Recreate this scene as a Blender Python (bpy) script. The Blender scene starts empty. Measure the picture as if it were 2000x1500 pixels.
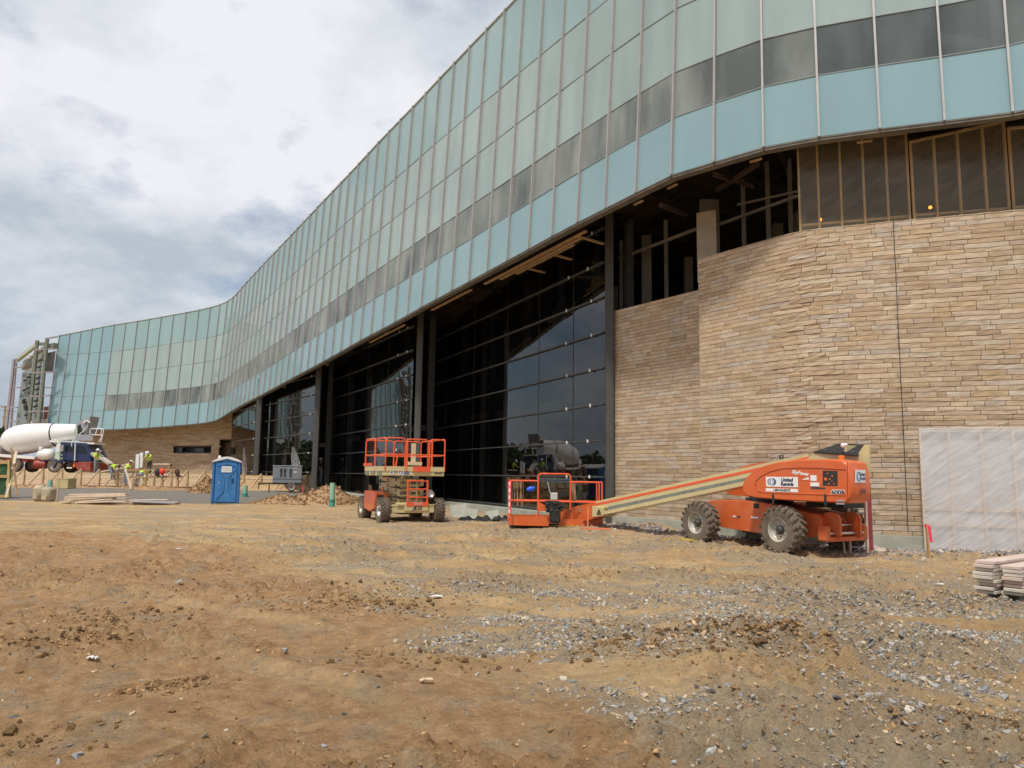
import bpy, math, random
import numpy as np
from mathutils import Vector, Matrix
R = math.radians
rnd = random.Random(7)
rng = np.random.default_rng(7)
sc = bpy.context.scene
col = sc.collection

# ------------------------------------------------------------ camera
FPX, CX, CY, EYE = 1480.0, 1000.0, 750.0, 1.6
PITCH, ROLL = math.atan(179 / FPX), 0.014
_f = Vector((0, math.cos(PITCH), math.sin(PITCH)))
_h = Vector((1, 0, 0))
_v = _h.cross(_f)
_r = (_h * math.cos(ROLL) + _v * math.sin(ROLL))
_u = (_v * math.cos(ROLL) - _h * math.sin(ROLL))
cd = bpy.data.cameras.new('camera')
cam = bpy.data.objects.new('camera', cd)
col.objects.link(cam)
m = Matrix((( _r.x, _u.x, -_f.x, 0), (_r.y, _u.y, -_f.y, 0), (_r.z, _u.z, -_f.z, EYE), (0, 0, 0, 1)))
cam.matrix_world = m
cd.sensor_width = 36.0
cd.lens = 36.0 * FPX / 2000.0
cd.clip_start = 0.05
cd.clip_end = 6000
sc.camera = cam

def at(px, py, Y):
    """world point seen at photo pixel (px,py) at distance Y ahead"""
    d = _r * ((px - CX) / FPX) + _u * ((CY - py) / FPX) + _f
    k = Y / d.y
    return Vector((d.x * k, d.y * k, EYE + d.z * k))

def on(px, py, z=0.0):
    d = _r * ((px - CX) / FPX) + _u * ((CY - py) / FPX) + _f
    k = (z - EYE) / d.z
    return Vector((d.x * k, d.y * k, z))

# ------------------------------------------------------------ world, sun, exposure
SUN_EL, SUN_AZ = R(62), R(205)      # azimuth clockwise from +Y
w = bpy.data.worlds.new("World")
sc.world = w
w.use_nodes = True
nt = w.node_tree
nt.nodes.clear()
N = nt.nodes.new
L = nt.links.new
out = N('ShaderNodeOutputWorld')
sky = N('ShaderNodeTexSky')
sky.sky_type = 'NISHITA'
sky.sun_disc = False
sky.sun_elevation = SUN_EL
sky.sun_rotation = SUN_AZ
b1 = N('ShaderNodeBackground'); b1.inputs['Strength'].default_value = 0.11
L(sky.outputs[0], b1.inputs['Color'])
tc = N('ShaderNodeTexCoord')
sx = N('ShaderNodeSeparateXYZ'); L(tc.outputs['Generated'], sx.inputs[0])
def wm(op, a, b=None, c=None):
    n = N('ShaderNodeMath'); n.operation = op
    for i, v in enumerate((a, b, c)):
        if v is None: continue
        if isinstance(v, (int, float)): n.inputs[i].default_value = v
        else: L(v, n.inputs[i])
    return n.outputs[0]
zz = wm('ADD', wm('MAXIMUM', sx.outputs[2], 0.0), 0.34)
cx_ = N('ShaderNodeCombineXYZ')
L(wm('DIVIDE', sx.outputs[0], zz), cx_.inputs[0]); L(wm('DIVIDE', sx.outputs[1], zz), cx_.inputs[1])
cx_.inputs[2].default_value = 3.7
def wnoise(scale, det, rough, off):
    mp = N('ShaderNodeMapping'); mp.inputs['Location'].default_value = off
    L(cx_.outputs[0], mp.inputs['Vector'])
    n = N('ShaderNodeTexNoise'); n.inputs['Scale'].default_value = scale
    n.inputs['Detail'].default_value = det; n.inputs['Roughness'].default_value = rough
    n.inputs['Distortion'].default_value = 0.0
    L(mp.outputs[0], n.inputs['Vector'])
    return n.outputs['Fac']
n1 = wnoise(1.9, 9, 0.58, (2.3, 0.4, 0))
cov = N('ShaderNodeMapRange'); L(n1, cov.inputs[0])
cov.inputs[1].default_value = 0.34; cov.inputs[2].default_value = 0.50
n2 = wnoise(2.1, 9, 0.58, (5.9, 7.2, 1.0))
shd = N('ShaderNodeMapRange'); L(n2, shd.inputs[0]); shd.inputs[1].default_value = 0.40; shd.inputs[2].default_value = 0.66
# towards the horizon the cloud bases are seen: greyer
hz = N('ShaderNodeMapRange'); L(sx.outputs[2], hz.inputs[0]); hz.inputs[1].default_value = 0.03; hz.inputs[2].default_value = 0.36
shade = wm('MULTIPLY', shd.outputs[0], wm('ADD', wm('MULTIPLY', hz.outputs[0], 0.65), 0.35))
shade = wm('ADD', shade, wm('MULTIPLY', hz.outputs[0], 0.26))
cr = N('ShaderNodeValToRGB'); L(shade, cr.inputs[0])
cr.color_ramp.elements[0].position = 0.0; cr.color_ramp.elements[0].color = (0.42, 0.49, 0.58, 1)
cr.color_ramp.elements[1].position = 1.0; cr.color_ramp.elements[1].color = (0.94, 0.95, 1.0, 1)
e = cr.color_ramp.elements.new(0.5); e.color = (0.72, 0.765, 0.83, 1)
b2 = N('ShaderNodeBackground'); L(cr.outputs[0], b2.inputs['Color']); b2.inputs['Strength'].default_value = 0.92
mx = N('ShaderNodeMixShader'); L(cov.outputs[0], mx.inputs[0]); L(b1.outputs[0], mx.inputs[1]); L(b2.outputs[0], mx.inputs[2])
L(mx.outputs[0], out.inputs['Surface'])

sd = bpy.data.lights.new('sun', 'SUN')
sd.energy = 3.5; sd.angle = R(6); sd.color = (1.0, 0.94, 0.84)
so = bpy.data.objects.new('sun', sd); col.objects.link(so)
sdir = Vector((math.sin(SUN_AZ) * math.cos(SUN_EL), math.cos(SUN_AZ) * math.cos(SUN_EL), math.sin(SUN_EL)))
so.rotation_euler = sdir.to_track_quat('Z', 'Y').to_euler()
so.location = (0, 0, 60)
sc.view_settings.view_transform = 'Standard'
sc.view_settings.look = 'None'
sc.view_settings.exposure = 0.0
sc.view_settings.gamma = 1.0
sc.view_settings.use_curve_mapping = False

# ------------------------------------------------------------ materials
def new_mat(name):
    mt = bpy.data.materials.new(name); mt.use_nodes = True
    return mt, mt.node_tree, mt.node_tree.nodes['Principled BSDF']

def mat(name, c, rough=0.6, metal=0.0, var=0.12, scale=4.0, bump=0.0, bscale=40.0, spec=0.5, coat=0.0, dust=0.0, dustc=(0.36, 0.27, 0.17), stretch=None, c2=None):
    mt, t, p = new_mat(name)
    n_, l_ = t.nodes.new, t.links.new
    tc = n_('ShaderNodeTexCoord'); mp = n_('ShaderNodeMapping')
    l_(tc.outputs['Object'], mp.inputs['Vector'])
    if stretch: mp.inputs['Scale'].default_value = stretch
    nz = n_('ShaderNodeTexNoise'); nz.inputs['Scale'].default_value = scale; nz.inputs['Detail'].default_value = 6
    l_(mp.outputs[0], nz.inputs['Vector'])
    r = n_('ShaderNodeValToRGB'); l_(nz.outputs['Fac'], r.inputs[0])
    a = [max(0, x * (1 - var)) for x in c]; b = [min(1, x * (1 + var)) for x in c]
    if c2: b = list(c2)
    r.color_ramp.elements[0].position = 0.3; r.color_ramp.elements[0].color = (*a, 1)
    r.color_ramp.elements[1].position = 0.7; r.color_ramp.elements[1].color = (*b, 1)
    src = r.outputs[0]
    if dust > 0:
        n2 = n_('ShaderNodeTexNoise'); n2.inputs['Scale'].default_value = 3.1; n2.inputs['Detail'].default_value = 8; n2.inputs['Roughness'].default_value = 0.65
        l_(tc.outputs['Object'], n2.inputs['Vector'])
        mr = n_('ShaderNodeMapRange'); l_(n2.outputs['Fac'], mr.inputs[0])
        mr.inputs[1].default_value = 0.42; mr.inputs[2].default_value = 0.75; mr.inputs[4].default_value = dust
        mm = n_('ShaderNodeMix'); mm.data_type = 'RGBA'
        l_(mr.outputs[0], mm.inputs[0]); l_(src, mm.inputs[6]); mm.inputs[7].default_value = (*dustc, 1)
        src = mm.outputs[2]
    l_(src, p.inputs['Base Color'])
    p.inputs['Roughness'].default_value = rough; p.inputs['Metallic'].default_value = metal
    p.inputs['Specular IOR Level'].default_value = spec
    p.inputs['Coat Weight'].default_value = coat
    if bump > 0:
        n3 = n_('ShaderNodeTexNoise'); n3.inputs['Scale'].default_value = bscale; n3.inputs['Detail'].default_value = 5
        l_(mp.outputs[0], n3.inputs['Vector'])
        bp = n_('ShaderNodeBump'); bp.inputs['Strength'].default_value = bump; bp.inputs['Distance'].default_value = 0.02
        l_(n3.outputs['Fac'], bp.inputs['Height']); l_(bp.outputs[0], p.inputs['Normal'])
    return mt

def glass_mat(name, tint, ior=1.45, rough=0.01, dustw=0.05, dustc=(0.3, 0.3, 0.28)):
    mt = bpy.data.materials.new(name); mt.use_nodes = True
    t = mt.node_tree; t.nodes.clear(); n_, l_ = t.nodes.new, t.links.new
    o = n_('ShaderNodeOutputMaterial'); tr = n_('ShaderNodeBsdfTransparent'); tr.inputs[0].default_value = (*tint, 1)
    gl = n_('ShaderNodeBsdfGlossy'); gl.inputs['Roughness'].default_value = rough
    fr = n_('ShaderNodeFresnel'); fr.inputs['IOR'].default_value = ior
    m1 = n_('ShaderNodeMixShader'); l_(fr.outputs[0], m1.inputs[0]); l_(tr.outputs[0], m1.inputs[1]); l_(gl.outputs[0], m1.inputs[2])
    df = n_('ShaderNodeBsdfDiffuse'); df.inputs[0].default_value = (*dustc, 1)
    m2 = n_('ShaderNodeMixShader')
    tc = n_('ShaderNodeTexCoord'); nz = n_('ShaderNodeTexNoise'); nz.inputs['Scale'].default_value = 0.8; nz.inputs['Detail'].default_value = 6
    mp = n_('ShaderNodeMapping'); mp.inputs['Scale'].default_value = (1, 1, 0.35)
    l_(tc.outputs['Object'], mp.inputs[0]); l_(mp.outputs[0], nz.inputs['Vector'])
    mr = n_('ShaderNodeMapRange'); l_(nz.outputs['Fac'], mr.inputs[0]); mr.inputs[1].default_value = .35; mr.inputs[2].default_value = .8
    mr.inputs[3].default_value = dustw * 0.5; mr.inputs[4].default_value = dustw * 2
    l_(mr.outputs[0], m2.inputs[0]); l_(m1.outputs[0], m2.inputs[1]); l_(df.outputs[0], m2.inputs[2])
    l_(m2.outputs[0], o.inputs['Surface'])
    return mt

def frit_mat(name, c, rough=0.12, ior=1.5, var=0.05):
    mt, t, p = new_mat(name)
    n_, l_ = t.nodes.new, t.links.new
    tc = n_('ShaderNodeTexCoord'); mp = n_('ShaderNodeMapping'); mp.inputs['Scale'].default_value = (1.6, 1.6, 0.3)
    l_(tc.outputs['Object'], mp.inputs[0])
    nz = n_('ShaderNodeTexNoise'); nz.inputs['Scale'].default_value = 0.9; nz.inputs['Detail'].default_value = 7; l_(mp.outputs[0], nz.inputs['Vector'])
    at_ = n_('ShaderNodeAttribute'); at_.attribute_type = 'OBJECT'; at_.attribute_name = 'tone'
    r = n_('ShaderNodeMapRange'); l_(nz.outputs['Fac'], r.inputs[0]); r.inputs[1].default_value = .3; r.inputs[2].default_value = .7
    r.inputs[3].default_value = 1 - var; r.inputs[4].default_value = 1 + var
    ad = n_('ShaderNodeMath'); ad.operation = 'ADD'; l_(r.outputs[0], ad.inputs[0]); l_(at_.outputs['Fac'], ad.inputs[1])
    hs = n_('ShaderNodeHueSaturation'); hs.inputs['Color'].default_value = (*c, 1); l_(ad.outputs[0], hs.inputs['Value'])
    l_(hs.outputs[0], p.inputs['Base Color'])
    p.inputs['Roughness'].default_value = 0.75; p.inputs['Specular IOR Level'].default_value = 0.0
    p.inputs['Coat Weight'].default_value = 1.0; p.inputs['Coat Roughness'].default_value = rough; p.inputs['Coat IOR'].default_value = ior
    return mt

# ------------------------------------------------------------ mesh builder
def rotm(rx=0, ry=0, rz=0):
    return Matrix.Rotation(rz, 3, 'Z') @ Matrix.Rotation(ry, 3, 'Y') @ Matrix.Rotation(rx, 3, 'X')

class MB:
    def __init__(s): s.v = []; s.f = []; s.m = []; s.sm = []
    def add(s, vs, fs, mi=0, smooth=False):
        o = len(s.v); s.v += [tuple(q) for q in vs]
        for f in fs: s.f.append([o + i for i in f]); s.m.append(mi); s.sm.append(smooth)
        return s
    def box(s, c, d, rot=None, mi=0, bev=0.0, taper=1.0):
        x, y, z = d[0] / 2, d[1] / 2, d[2] / 2
        c = Vector(c); rot = rot or Matrix.Identity(3)
        if bev > 0:
            b = min(bev, x * .9, y * .9, z * .9)
            vs = []
            for sx in (-1, 1):
                for sy in (-1, 1):
                    for sz in (-1, 1):
                        vs += [(sx * (x - b), sy * (y - b), sz * z), (sx * (x - b), sy * y, sz * (z - b)), (sx * x, sy * (y - b), sz * (z - b))]
            def I(sx, sy, sz, k): return (((sx > 0) * 4 + (sy > 0) * 2 + (sz > 0)) * 3 + k)
            fs = []
            for q in (-1, 1):
                fs.append([I(-1, -1, q, 0), I(1, -1, q, 0), I(1, 1, q, 0), I(-1, 1, q, 0)])
                fs.append([I(-1, q, -1, 1), I(1, q, -1, 1), I(1, q, 1, 1), I(-1, q, 1, 1)])
                fs.append([I(q, -1, -1, 2), I(q, 1, -1, 2), I(q, 1, 1, 2), I(q, -1, 1, 2)])
                for p in (-1, 1):
                    fs.append([I(-1, p, q, 0), I(1, p, q, 0), I(1, p, q, 1), I(-1, p, q, 1)])
                    fs.append([I(p, -1, q, 0), I(p, 1, q, 0), I(p, 1, q, 2), I(p, -1, q, 2)])
                    fs.append([I(p, q, -1, 1), I(p, q, 1, 1), I(p, q, 1, 2), I(p, q, -1, 2)])
                    for t in (-1, 1): fs.append([I(q, p, t, 0), I(q, p, t, 1), I(q, p, t, 2)])
        else:
            vs = [(sx * x * (taper if sz > 0 else 1), sy * y * (taper if sz > 0 else 1), sz * z) for sx in (-1, 1) for sy in (-1, 1) for sz in (-1, 1)]
            fs = [[0, 1, 3, 2], [4, 6, 7, 5], [0, 4, 5, 1], [2, 3, 7, 6], [0, 2, 6, 4], [1, 5, 7, 3]]
        return s.add([c + rot @ Vector(q) for q in vs], fs, mi)
    def bar(s, p0, p1, wd, ht, mi=0, up=(0, 0, 1), bev=0.0):
        p0 = Vector(p0); p1 = Vector(p1); a = p1 - p0; ln = a.length
        if ln < 1e-6: return s
        a.normalize(); upv = Vector(up)
        if abs(a.dot(upv)) > .98: upv = Vector((0, 1, 0)) if abs(a.y) < .9 else Vector((1, 0, 0))
        y = upv.cross(a).normalized(); z = a.cross(y)
        rot = Matrix((a, y, z)).transposed()
        return s.box((p0 + p1) / 2, (ln, wd, ht), rot, mi, bev)
    def tube(s, pts, r, n=8, mi=0, closed=False, r2=None):
        pts = [Vector(p) for p in pts]
        k = len(pts); rings = []
        prev = None
        for i, p in enumerate(pts):
            if closed: a = pts[(i + 1) % k] - pts[i - 1]
            else: a = pts[min(i + 1, k - 1)] - pts[max(i - 1, 0)]
            a.normalize()
            if prev is None:
                y = a.orthogonal().normalized()
            else:
                y = (prev - a * prev.dot(a)).normalized()
            prev = y; z = a.cross(y)
            rr = r if r2 is None else r + (r2 - r) * i / max(1, k - 1)
            rings.append([p + (y * math.cos(2 * math.pi * j / n) + z * math.sin(2 * math.pi * j / n)) * rr for j in range(n)])
        vs = [q for rg in rings for q in rg]; fs = []
        K = k if closed else k - 1
        for i in range(K):
            for j in range(n):
                a0 = i * n + j; a1 = i * n + (j + 1) % n; b0 = ((i + 1) % k) * n + j; b1 = ((i + 1) % k) * n + (j + 1) % n
                fs.append([a0, a1, b1, b0])
        if not closed:
            fs.append(list(range(n))[::-1]); fs.append([(k - 1) * n + j for j in range(n)])
        return s.add(vs, fs, mi, True)
    def lathe(s, prof, c=(0, 0, 0), rot=None, n=24, mi=0, smooth=True, caps=True):
        """prof: (axial, radius) along local x axis"""
        rot = rot or Matrix.Identity(3); c = Vector(c); vs = []; fs = []
        for x, r in prof:
            for j in range(n):
                t = 2 * math.pi * j / n
                vs.append(c + rot @ Vector((x, r * math.cos(t), r * math.sin(t))))
        for i in range(len(prof) - 1):
            for j in range(n):
                fs.append([i * n + j, i * n + (j + 1) % n, (i + 1) * n + (j + 1) % n, (i + 1) * n + j])
        if caps:
            fs.append([j for j in range(n)][::-1]); fs.append([(len(prof) - 1) * n + j for j in range(n)])
        return s.add(vs, fs, mi, smooth)
    def prism(s, pts2, y0, y1, frame=None, mi=0, bev=0.0):
        """outline in local (x,z), extruded along local y"""
        fr = frame or (lambda q: Vector(q)); n = len(pts2); vs = []
        if bev > 0:
            cxm = sum(p[0] for p in pts2) / n; czm = sum(p[1] for p in pts2) / n
            def ins(p):
                d = Vector((cxm - p[0], czm - p[1])); l = d.length or 1
                return (p[0] + d[0] / l * bev * 1.2, p[1] + d[1] / l * bev * 1.2)
            sg = 1 if y1 > y0 else -1
            layers = [(y0, [ins(p) for p in pts2]), (y0 + sg * bev, pts2), (y1 - sg * bev, pts2), (y1, [ins(p) for p in pts2])]
        else:
            layers = [(y0, pts2), (y1, pts2)]
        for y, ps in layers: vs += [fr((p[0], y, p[1])) for p in ps]
        fs = [list(range(n)), [(len(layers) - 1) * n + i for i in range(n)][::-1]]
        for l in range(len(layers) - 1):
            for i in range(n):
                j = (i + 1) % n
                fs.append([l * n + i, (l + 1) * n + i, (l + 1) * n + j, l * n + j])
        return s.add(vs, fs, mi)
    def quad(s, a, b, c, d, mi=0): return s.add([a, b, c, d], [[0, 1, 2, 3]], mi)
    def sphere(s, c, r, n=12, k=8, mi=0, sc_=(1, 1, 1), rot=None):
        c = Vector(c); rot = rot or Matrix.Identity(3); vs = []; fs = []
        for i in range(1, k):
            th = math.pi * i / k
            for j in range(n):
                ph = 2 * math.pi * j / n
                vs.append(c + rot @ Vector((r * sc_[0] * math.sin(th) * math.cos(ph), r * sc_[1] * math.sin(th) * math.sin(ph), r * sc_[2] * math.cos(th))))
        vs.append(c + rot @ Vector((0, 0, r * sc_[2]))); vs.append(c + rot @ Vector((0, 0, -r * sc_[2])))
        T = len(vs) - 2
        for i in range(k - 2):
            for j in range(n):
                fs.append([i * n + j, (i + 1) * n + j, (i + 1) * n + (j + 1) % n, i * n + (j + 1) % n])
        for j in range(n):
            fs.append([T, j, (j + 1) % n]); fs.append([T + 1, (k - 2) * n + (j + 1) % n, (k - 2) * n + j])
        return s.add(vs, fs, mi, True)
    def build(s, name, mats, parent=None, fixn=True):
        me = bpy.data.meshes.new(name)
        me.from_pydata(s.v, [], s.f)
        if not isinstance(mats, (list, tuple)): mats = [mats]
        for x in mats: me.materials.append(x)
        me.polygons.foreach_set('material_index', s.m)
        me.polygons.foreach_set('use_smooth', s.sm)
        if fixn:
            import bmesh
            bm = bmesh.new(); bm.from_mesh(me); bmesh.ops.recalc_face_normals(bm, faces=bm.faces); bm.to_mesh(me); bm.free()
        me.update()
        if any(s.sm):
            try: me.set_sharp_from_angle(angle=R(38))
            except Exception: pass
        o = bpy.data.objects.new(name, me); col.objects.link(o)
        if parent is not None: o.parent = parent
        return o

def tag(o, label=None, cat=None, group=None, kind=None):
    if label: o['label'] = label
    if cat: o['category'] = cat
    if group: o['group'] = group
    if kind: o['kind'] = kind
    return o

def empty(name, loc=(0, 0, 0), rz=0.0, label=None, cat=None, group=None, kind=None):
    o = bpy.data.objects.new(name, None); col.objects.link(o)
    o.empty_display_size = 0.3
    o.location = loc; o.rotation_euler = (0, 0, rz)
    return tag(o, label, cat, group, kind)

def copy_tree(o, parent=None):
    c = o.copy(); col.objects.link(c)
    if parent is not None: c.parent = parent
    for ch in list(o.children): copy_tree(ch, c)
    return c

_dg = None
def text_part(txt, size, m_, parent, loc, rot, name='lettering', ext=0.004, shear=0.0, bold=0.0, align='CENTER', sx=1.0):
    cu = bpy.data.curves.new('t', 'FONT'); cu.body = txt; cu.size = size; cu.extrude = ext; cu.shear = shear
    cu.offset = bold; cu.align_x = align; cu.align_y = 'CENTER'; cu.resolution_u = 3
    tmp = bpy.data.objects.new('t', cu); col.objects.link(tmp)
    bpy.context.view_layer.update()
    me = bpy.data.meshes.new_from_object(tmp.evaluated_get(bpy.context.evaluated_depsgraph_get()))
    bpy.data.objects.remove(tmp); bpy.data.curves.remove(cu)
    for v in me.vertices: v.co.x *= sx
    me.materials.clear(); me.materials.append(m_)
    o = bpy.data.objects.new(name, me); col.objects.link(o)
    o.parent = parent; o.location = loc; o.rotation_euler = rot
    return o

# ------------------------------------------------------------ numpy noise
_perm = rng.permutation(512)
_perm = np.concatenate([_perm, _perm, _perm])
def _hash(ix, iy): return _perm[(_perm[ix & 511] + iy) & 511] / 511.0
def vnoise(x, y):
    ix = np.floor(x).astype(np.int64); iy = np.floor(y).astype(np.int64)
    fx = x - ix; fy = y - iy
    fx = fx * fx * fx * (fx * (fx * 6 - 15) + 10); fy = fy * fy * fy * (fy * (fy * 6 - 15) + 10)
    a = _hash(ix, iy); b = _hash(ix + 1, iy); c = _hash(ix, iy + 1); d = _hash(ix + 1, iy + 1)
    return (a + (b - a) * fx) + ((c + (d - c) * fx) - (a + (b - a) * fx)) * fy
def fbm(x, y, o=4, g=0.5):
    s = 0; a = 1; t = 0
    for i in range(o):
        s = s + a * vnoise(x + 17.3 * i, y + 9.1 * i); t += a; a *= g; x = x * 2.03; y = y * 2.03
    return s / t
def sstep(a, b, x):
    t = np.clip((x - a) / (b - a), 0, 1); return t * t * (3 - 2 * t)
# ------------------------------------------------------------ ground
BX = np.array([3, 4.6, 6.4, 8.7, 11, 14.7, 18.1, 19.7, 21.0]); BXv = np.array([.75, .45, -.2, -1.2, -2.2, -4.0, -8.6, -13.3, -40.0])
GY = np.array([-40, -12, -5.3, -1.4, 3.3, 5.5, 7.6, 9.5, 20]); GYv = np.array([36, 33, 26.3, 21.1, 16.3, 13.9, 13.4, 11.6, 10.0])
def hbase(x, y):
    z = 0.42 * sstep(39, 52, y) * sstep(-6, -12, x)
    z = z + 0.9 * sstep(53.6, 54.3, y) * sstep(-12.6, -14.2, x)
    # low heap in front of the footing of the right-hand stone wall
    return z
TRK = []
for pp, wd, dp in ((((0, 1058), (350, 1062), (700, 1098), (1000, 1130), (1400, 1180), (2000, 1290)), .28, .035), (((0, 1090), (350, 1100), (700, 1145), (1000, 1185), (1400, 1260), (2000, 1420)), .26, .035), (((0, 1150), (300, 1175), (700, 1250), (900, 1330)), .22, .03), (((0, 1225), (300, 1260), (700, 1360), (850, 1430)), .2, .03), (((380, 1105), (520, 1106), (680, 1104)), .12, .045), (((0, 1020), (500, 1030), (1000, 1075), (1500, 1130), (2000, 1215)), .30, .03), (((300, 1010), (800, 1040), (1300, 1090), (2000, 1180)), .28, .03)):
    q_ = np.array([tuple(on(*p)[:2]) for p in pp]); TRK.append((q_[np.argsort(q_[:, 0])], wd, dp))
def hfun(x, y):
    z = hbase(x, y)
    d = np.hypot(x, y)
    fade = 1 - sstep(60, 140, d)
    z = z + (fbm(x * .22, y * .22, 3) - .5) * .16 * fade
    z = z + (fbm(x * .9 + 5, y * .9, 4) - .5) * .10 * fade
    near = 1 - sstep(18, 34, d)
    # wheel ruts along the haul road
    u = (y - 14) + (x + 2) * .22
    rut = np.sin(u * 4.2 + 2.2 * fbm(x * .15, y * .3, 3) * 3)
    z = z + rut * .018 * near * sstep(.38, .62, fbm(x * .25 + 40, y * .25 + 3, 2))
    # churned clods
    cm = sstep(.50, .66, fbm(x * .55 + 11, y * .7 + 31, 4))
    z = z + cm * (np.abs(fbm(x * 6, y * 6, 4) - .5) * .40 + .015) * near
    z = z + (fbm(x * 9, y * 9, 3) - .5) * .034 * near + (fbm(x * 2.7, y * 2.7 + 9, 4) - .5) * .07 * near
    # tyre tracks
    for pts, wd, dp in TRK:
        yc = np.interp(x, pts[:, 0], pts[:, 1]); m_ = (x > pts[0, 0]) & (x < pts[-1, 0])
        q = np.abs(y - yc + .12 * (fbm(x * .6, y * .1, 2) - .5)); w_ = wd * (1 + .25 * (fbm(x * 1.5 + 9, x * .2, 2) - .5))
        brk = sstep(.3, .5, fbm(x * .5 + wd * 90, y * .5, 3))
        z = z + m_ * brk * (-dp * sstep(w_, w_ * .6, q) * (1 + .35 * np.sin(x * 38 + q * 30)) + dp * .9 * np.exp(-((q - w_ * 1.25) / (w_ * .35)) ** 2))
    # dumped lumps seen in the middle right
    for (px, py, hh, rr) in ((1255, 1290, .11, .42), (1410, 1275, .09, .40), (1515, 1300, .20, .32), (900, 1150, .07, .6), (1180, 1235, .10, .45), (1950, 1440, .08, .35), (100, 1275, .06, .45), (640, 1175, .07, .7), (720, 1200, .06, .6), (1350, 1180, .05, .8), (760, 1130, .05, .8)):
        q = on(px, py)
        r2 = ((x - q.x) / (rr * 1.5)) ** 2 + ((y - q.y) / rr) ** 2
        z = z + hh * np.exp(-r2) * (.45 + 1.1 * fbm(x * 6 + px, y * 6, 3))
    # rubble along the foot of the walls
    q = sstep(.45, .7, fbm(x * .5, y * .5 + 8, 3))
    z = z + .09 * q * sstep(14, 17, y) * (1 - sstep(26, 30, y)) * sstep(1.5, 4, x)
    return z

def axis(segs):
    a = [segs[0][0]]
    for lo, hi, st in segs:
        n = max(1, int(round((hi - lo) / st)))
        a += list(np.linspace(lo, hi, n + 1)[1:])
    return np.array(a)
def geo(a, b, s0, g):
    o = []; x = a; s = s0
    while x < b: x += s; s *= g; o.append(min(x, b))
    return o
gx = np.array([-q for q in geo(40, 2500, .8, 1.25)][::-1] + list(axis([(-40, -14, .22), (-14, -7, .10), (-7, 8, .05), (8, 14, .09), (14, 26, .3)])) + geo(26, 2500, .8, 1.25))
gy = np.array([-q for q in geo(2, 600, .8, 1.4)][::-1] + [-2, -1, 0, 1, 2] + list(axis([(2, 3.2, .2), (3.2, 11, .04), (11, 20, .08), (20, 34, .14), (34, 62, .25)]))[1:] + geo(62, 4500, .6, 1.22))
GXm, GYm = np.meshgrid(gx, gy)
Z = hfun(GXm, GYm)
nx, ny = len(gx), len(gy)
co = np.stack([GXm, GYm, Z], -1).reshape(-1, 3)
ii = np.arange((ny - 1) * (nx - 1)); r_ = ii // (nx - 1); c_ = ii % (nx - 1)
b0 = r_ * nx + c_
quads = np.stack([b0, b0 + 1, b0 + nx + 1, b0 + nx], -1)

def np_mesh(name, co, faces, mats, smooth=True, cols=None, mi=None, fverts=4):
    me = bpy.data.meshes.new(name)
    nv, nf = len(co), len(faces)
    me.vertices.add(nv); me.vertices.foreach_set('co', co.astype(np.float32).ravel())
    me.loops.add(nf * fverts); me.loops.foreach_set('vertex_index', faces.astype(np.int32).ravel())
    me.polygons.add(nf); me.polygons.foreach_set('loop_start', (np.arange(nf) * fverts).astype(np.int32))
    me.polygons.foreach_set('use_smooth', np.full(nf, smooth))
    for m_ in mats: me.materials.append(m_)
    if mi is not None: me.polygons.foreach_set('material_index', mi.astype(np.int32))
    me.update(calc_edges=True)
    if cols is not None:
        a = me.color_attributes.new('col', 'FLOAT_COLOR', 'POINT')
        a.data.foreach_set('color', cols.astype(np.float32).ravel())
    o = bpy.data.objects.new(name, me); col.objects.link(o)
    return o

# soil zones (what the ground is made of at each place)
def zones(x, y):
    wob = (fbm(x * .45 + 3, y * .45 + 7, 4) - .5) * 2
    bx = np.interp(y, BX, BXv)
    brown = sstep(.6, -.6, x - bx + wob * 1.3) * sstep(21.5, 19.5, y)
    gyv = np.interp(x, GY, GYv)
    gr_far = sstep(-.8, 1.2, y - gyv + wob * 1.8)
    # stripes of crushed stone left by wheels between brown soil and the machines
    st = fbm(x * .35 + y * .12, y * 1.1 + x * .25, 4)
    st2 = fbm(x * .9 + 31, y * 1.6 + 4, 4)
    near_gr = (1 - brown) * (1 - gr_far) * sstep(.475, .59, st * .55 + st2 * .45 + .12 * sstep(12, 6, y) + .07 * sstep(0, 5, x))
    edge = np.exp(-((x - bx - .9) / 1.0) ** 2) * sstep(17, 13, y) * (1 - brown)
    grav = np.clip(gr_far * (.25 + .75 * sstep(.44, .58, st2)) * (.45 + .55 * sstep(-9, -3, x)) + near_gr + edge * .8 * sstep(.38, .5, st2), 0, 1)
    dark = sstep(-9, -11, x) * sstep(37.5, 39.5, y + wob * .8) * sstep(51.0, 49.5, y + wob * .6)
    for pts, wd, dp in TRK:      # packed paler soil in the wheel paths
        yc = np.interp(x, pts[:, 0], pts[:, 1]); m_ = (x > pts[0, 0]) & (x < pts[-1, 0])
        q = np.abs(y - yc + .12 * (fbm(x * .6, y * .1, 2) - .5)); t = m_ * sstep(wd * 1.5, wd * .8, q) * sstep(.30, .50, fbm(x * .5 + wd * 90, y * .5, 3))
        brown = brown * (1 - .75 * t); grav = grav * (1 - .55 * t)
    return brown, grav, np.clip(dark, 0, 1)
br, gv, dk = zones(GXm, GYm)
cols = np.stack([br, gv, dk, np.ones_like(br)], -1).reshape(-1, 4)

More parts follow.
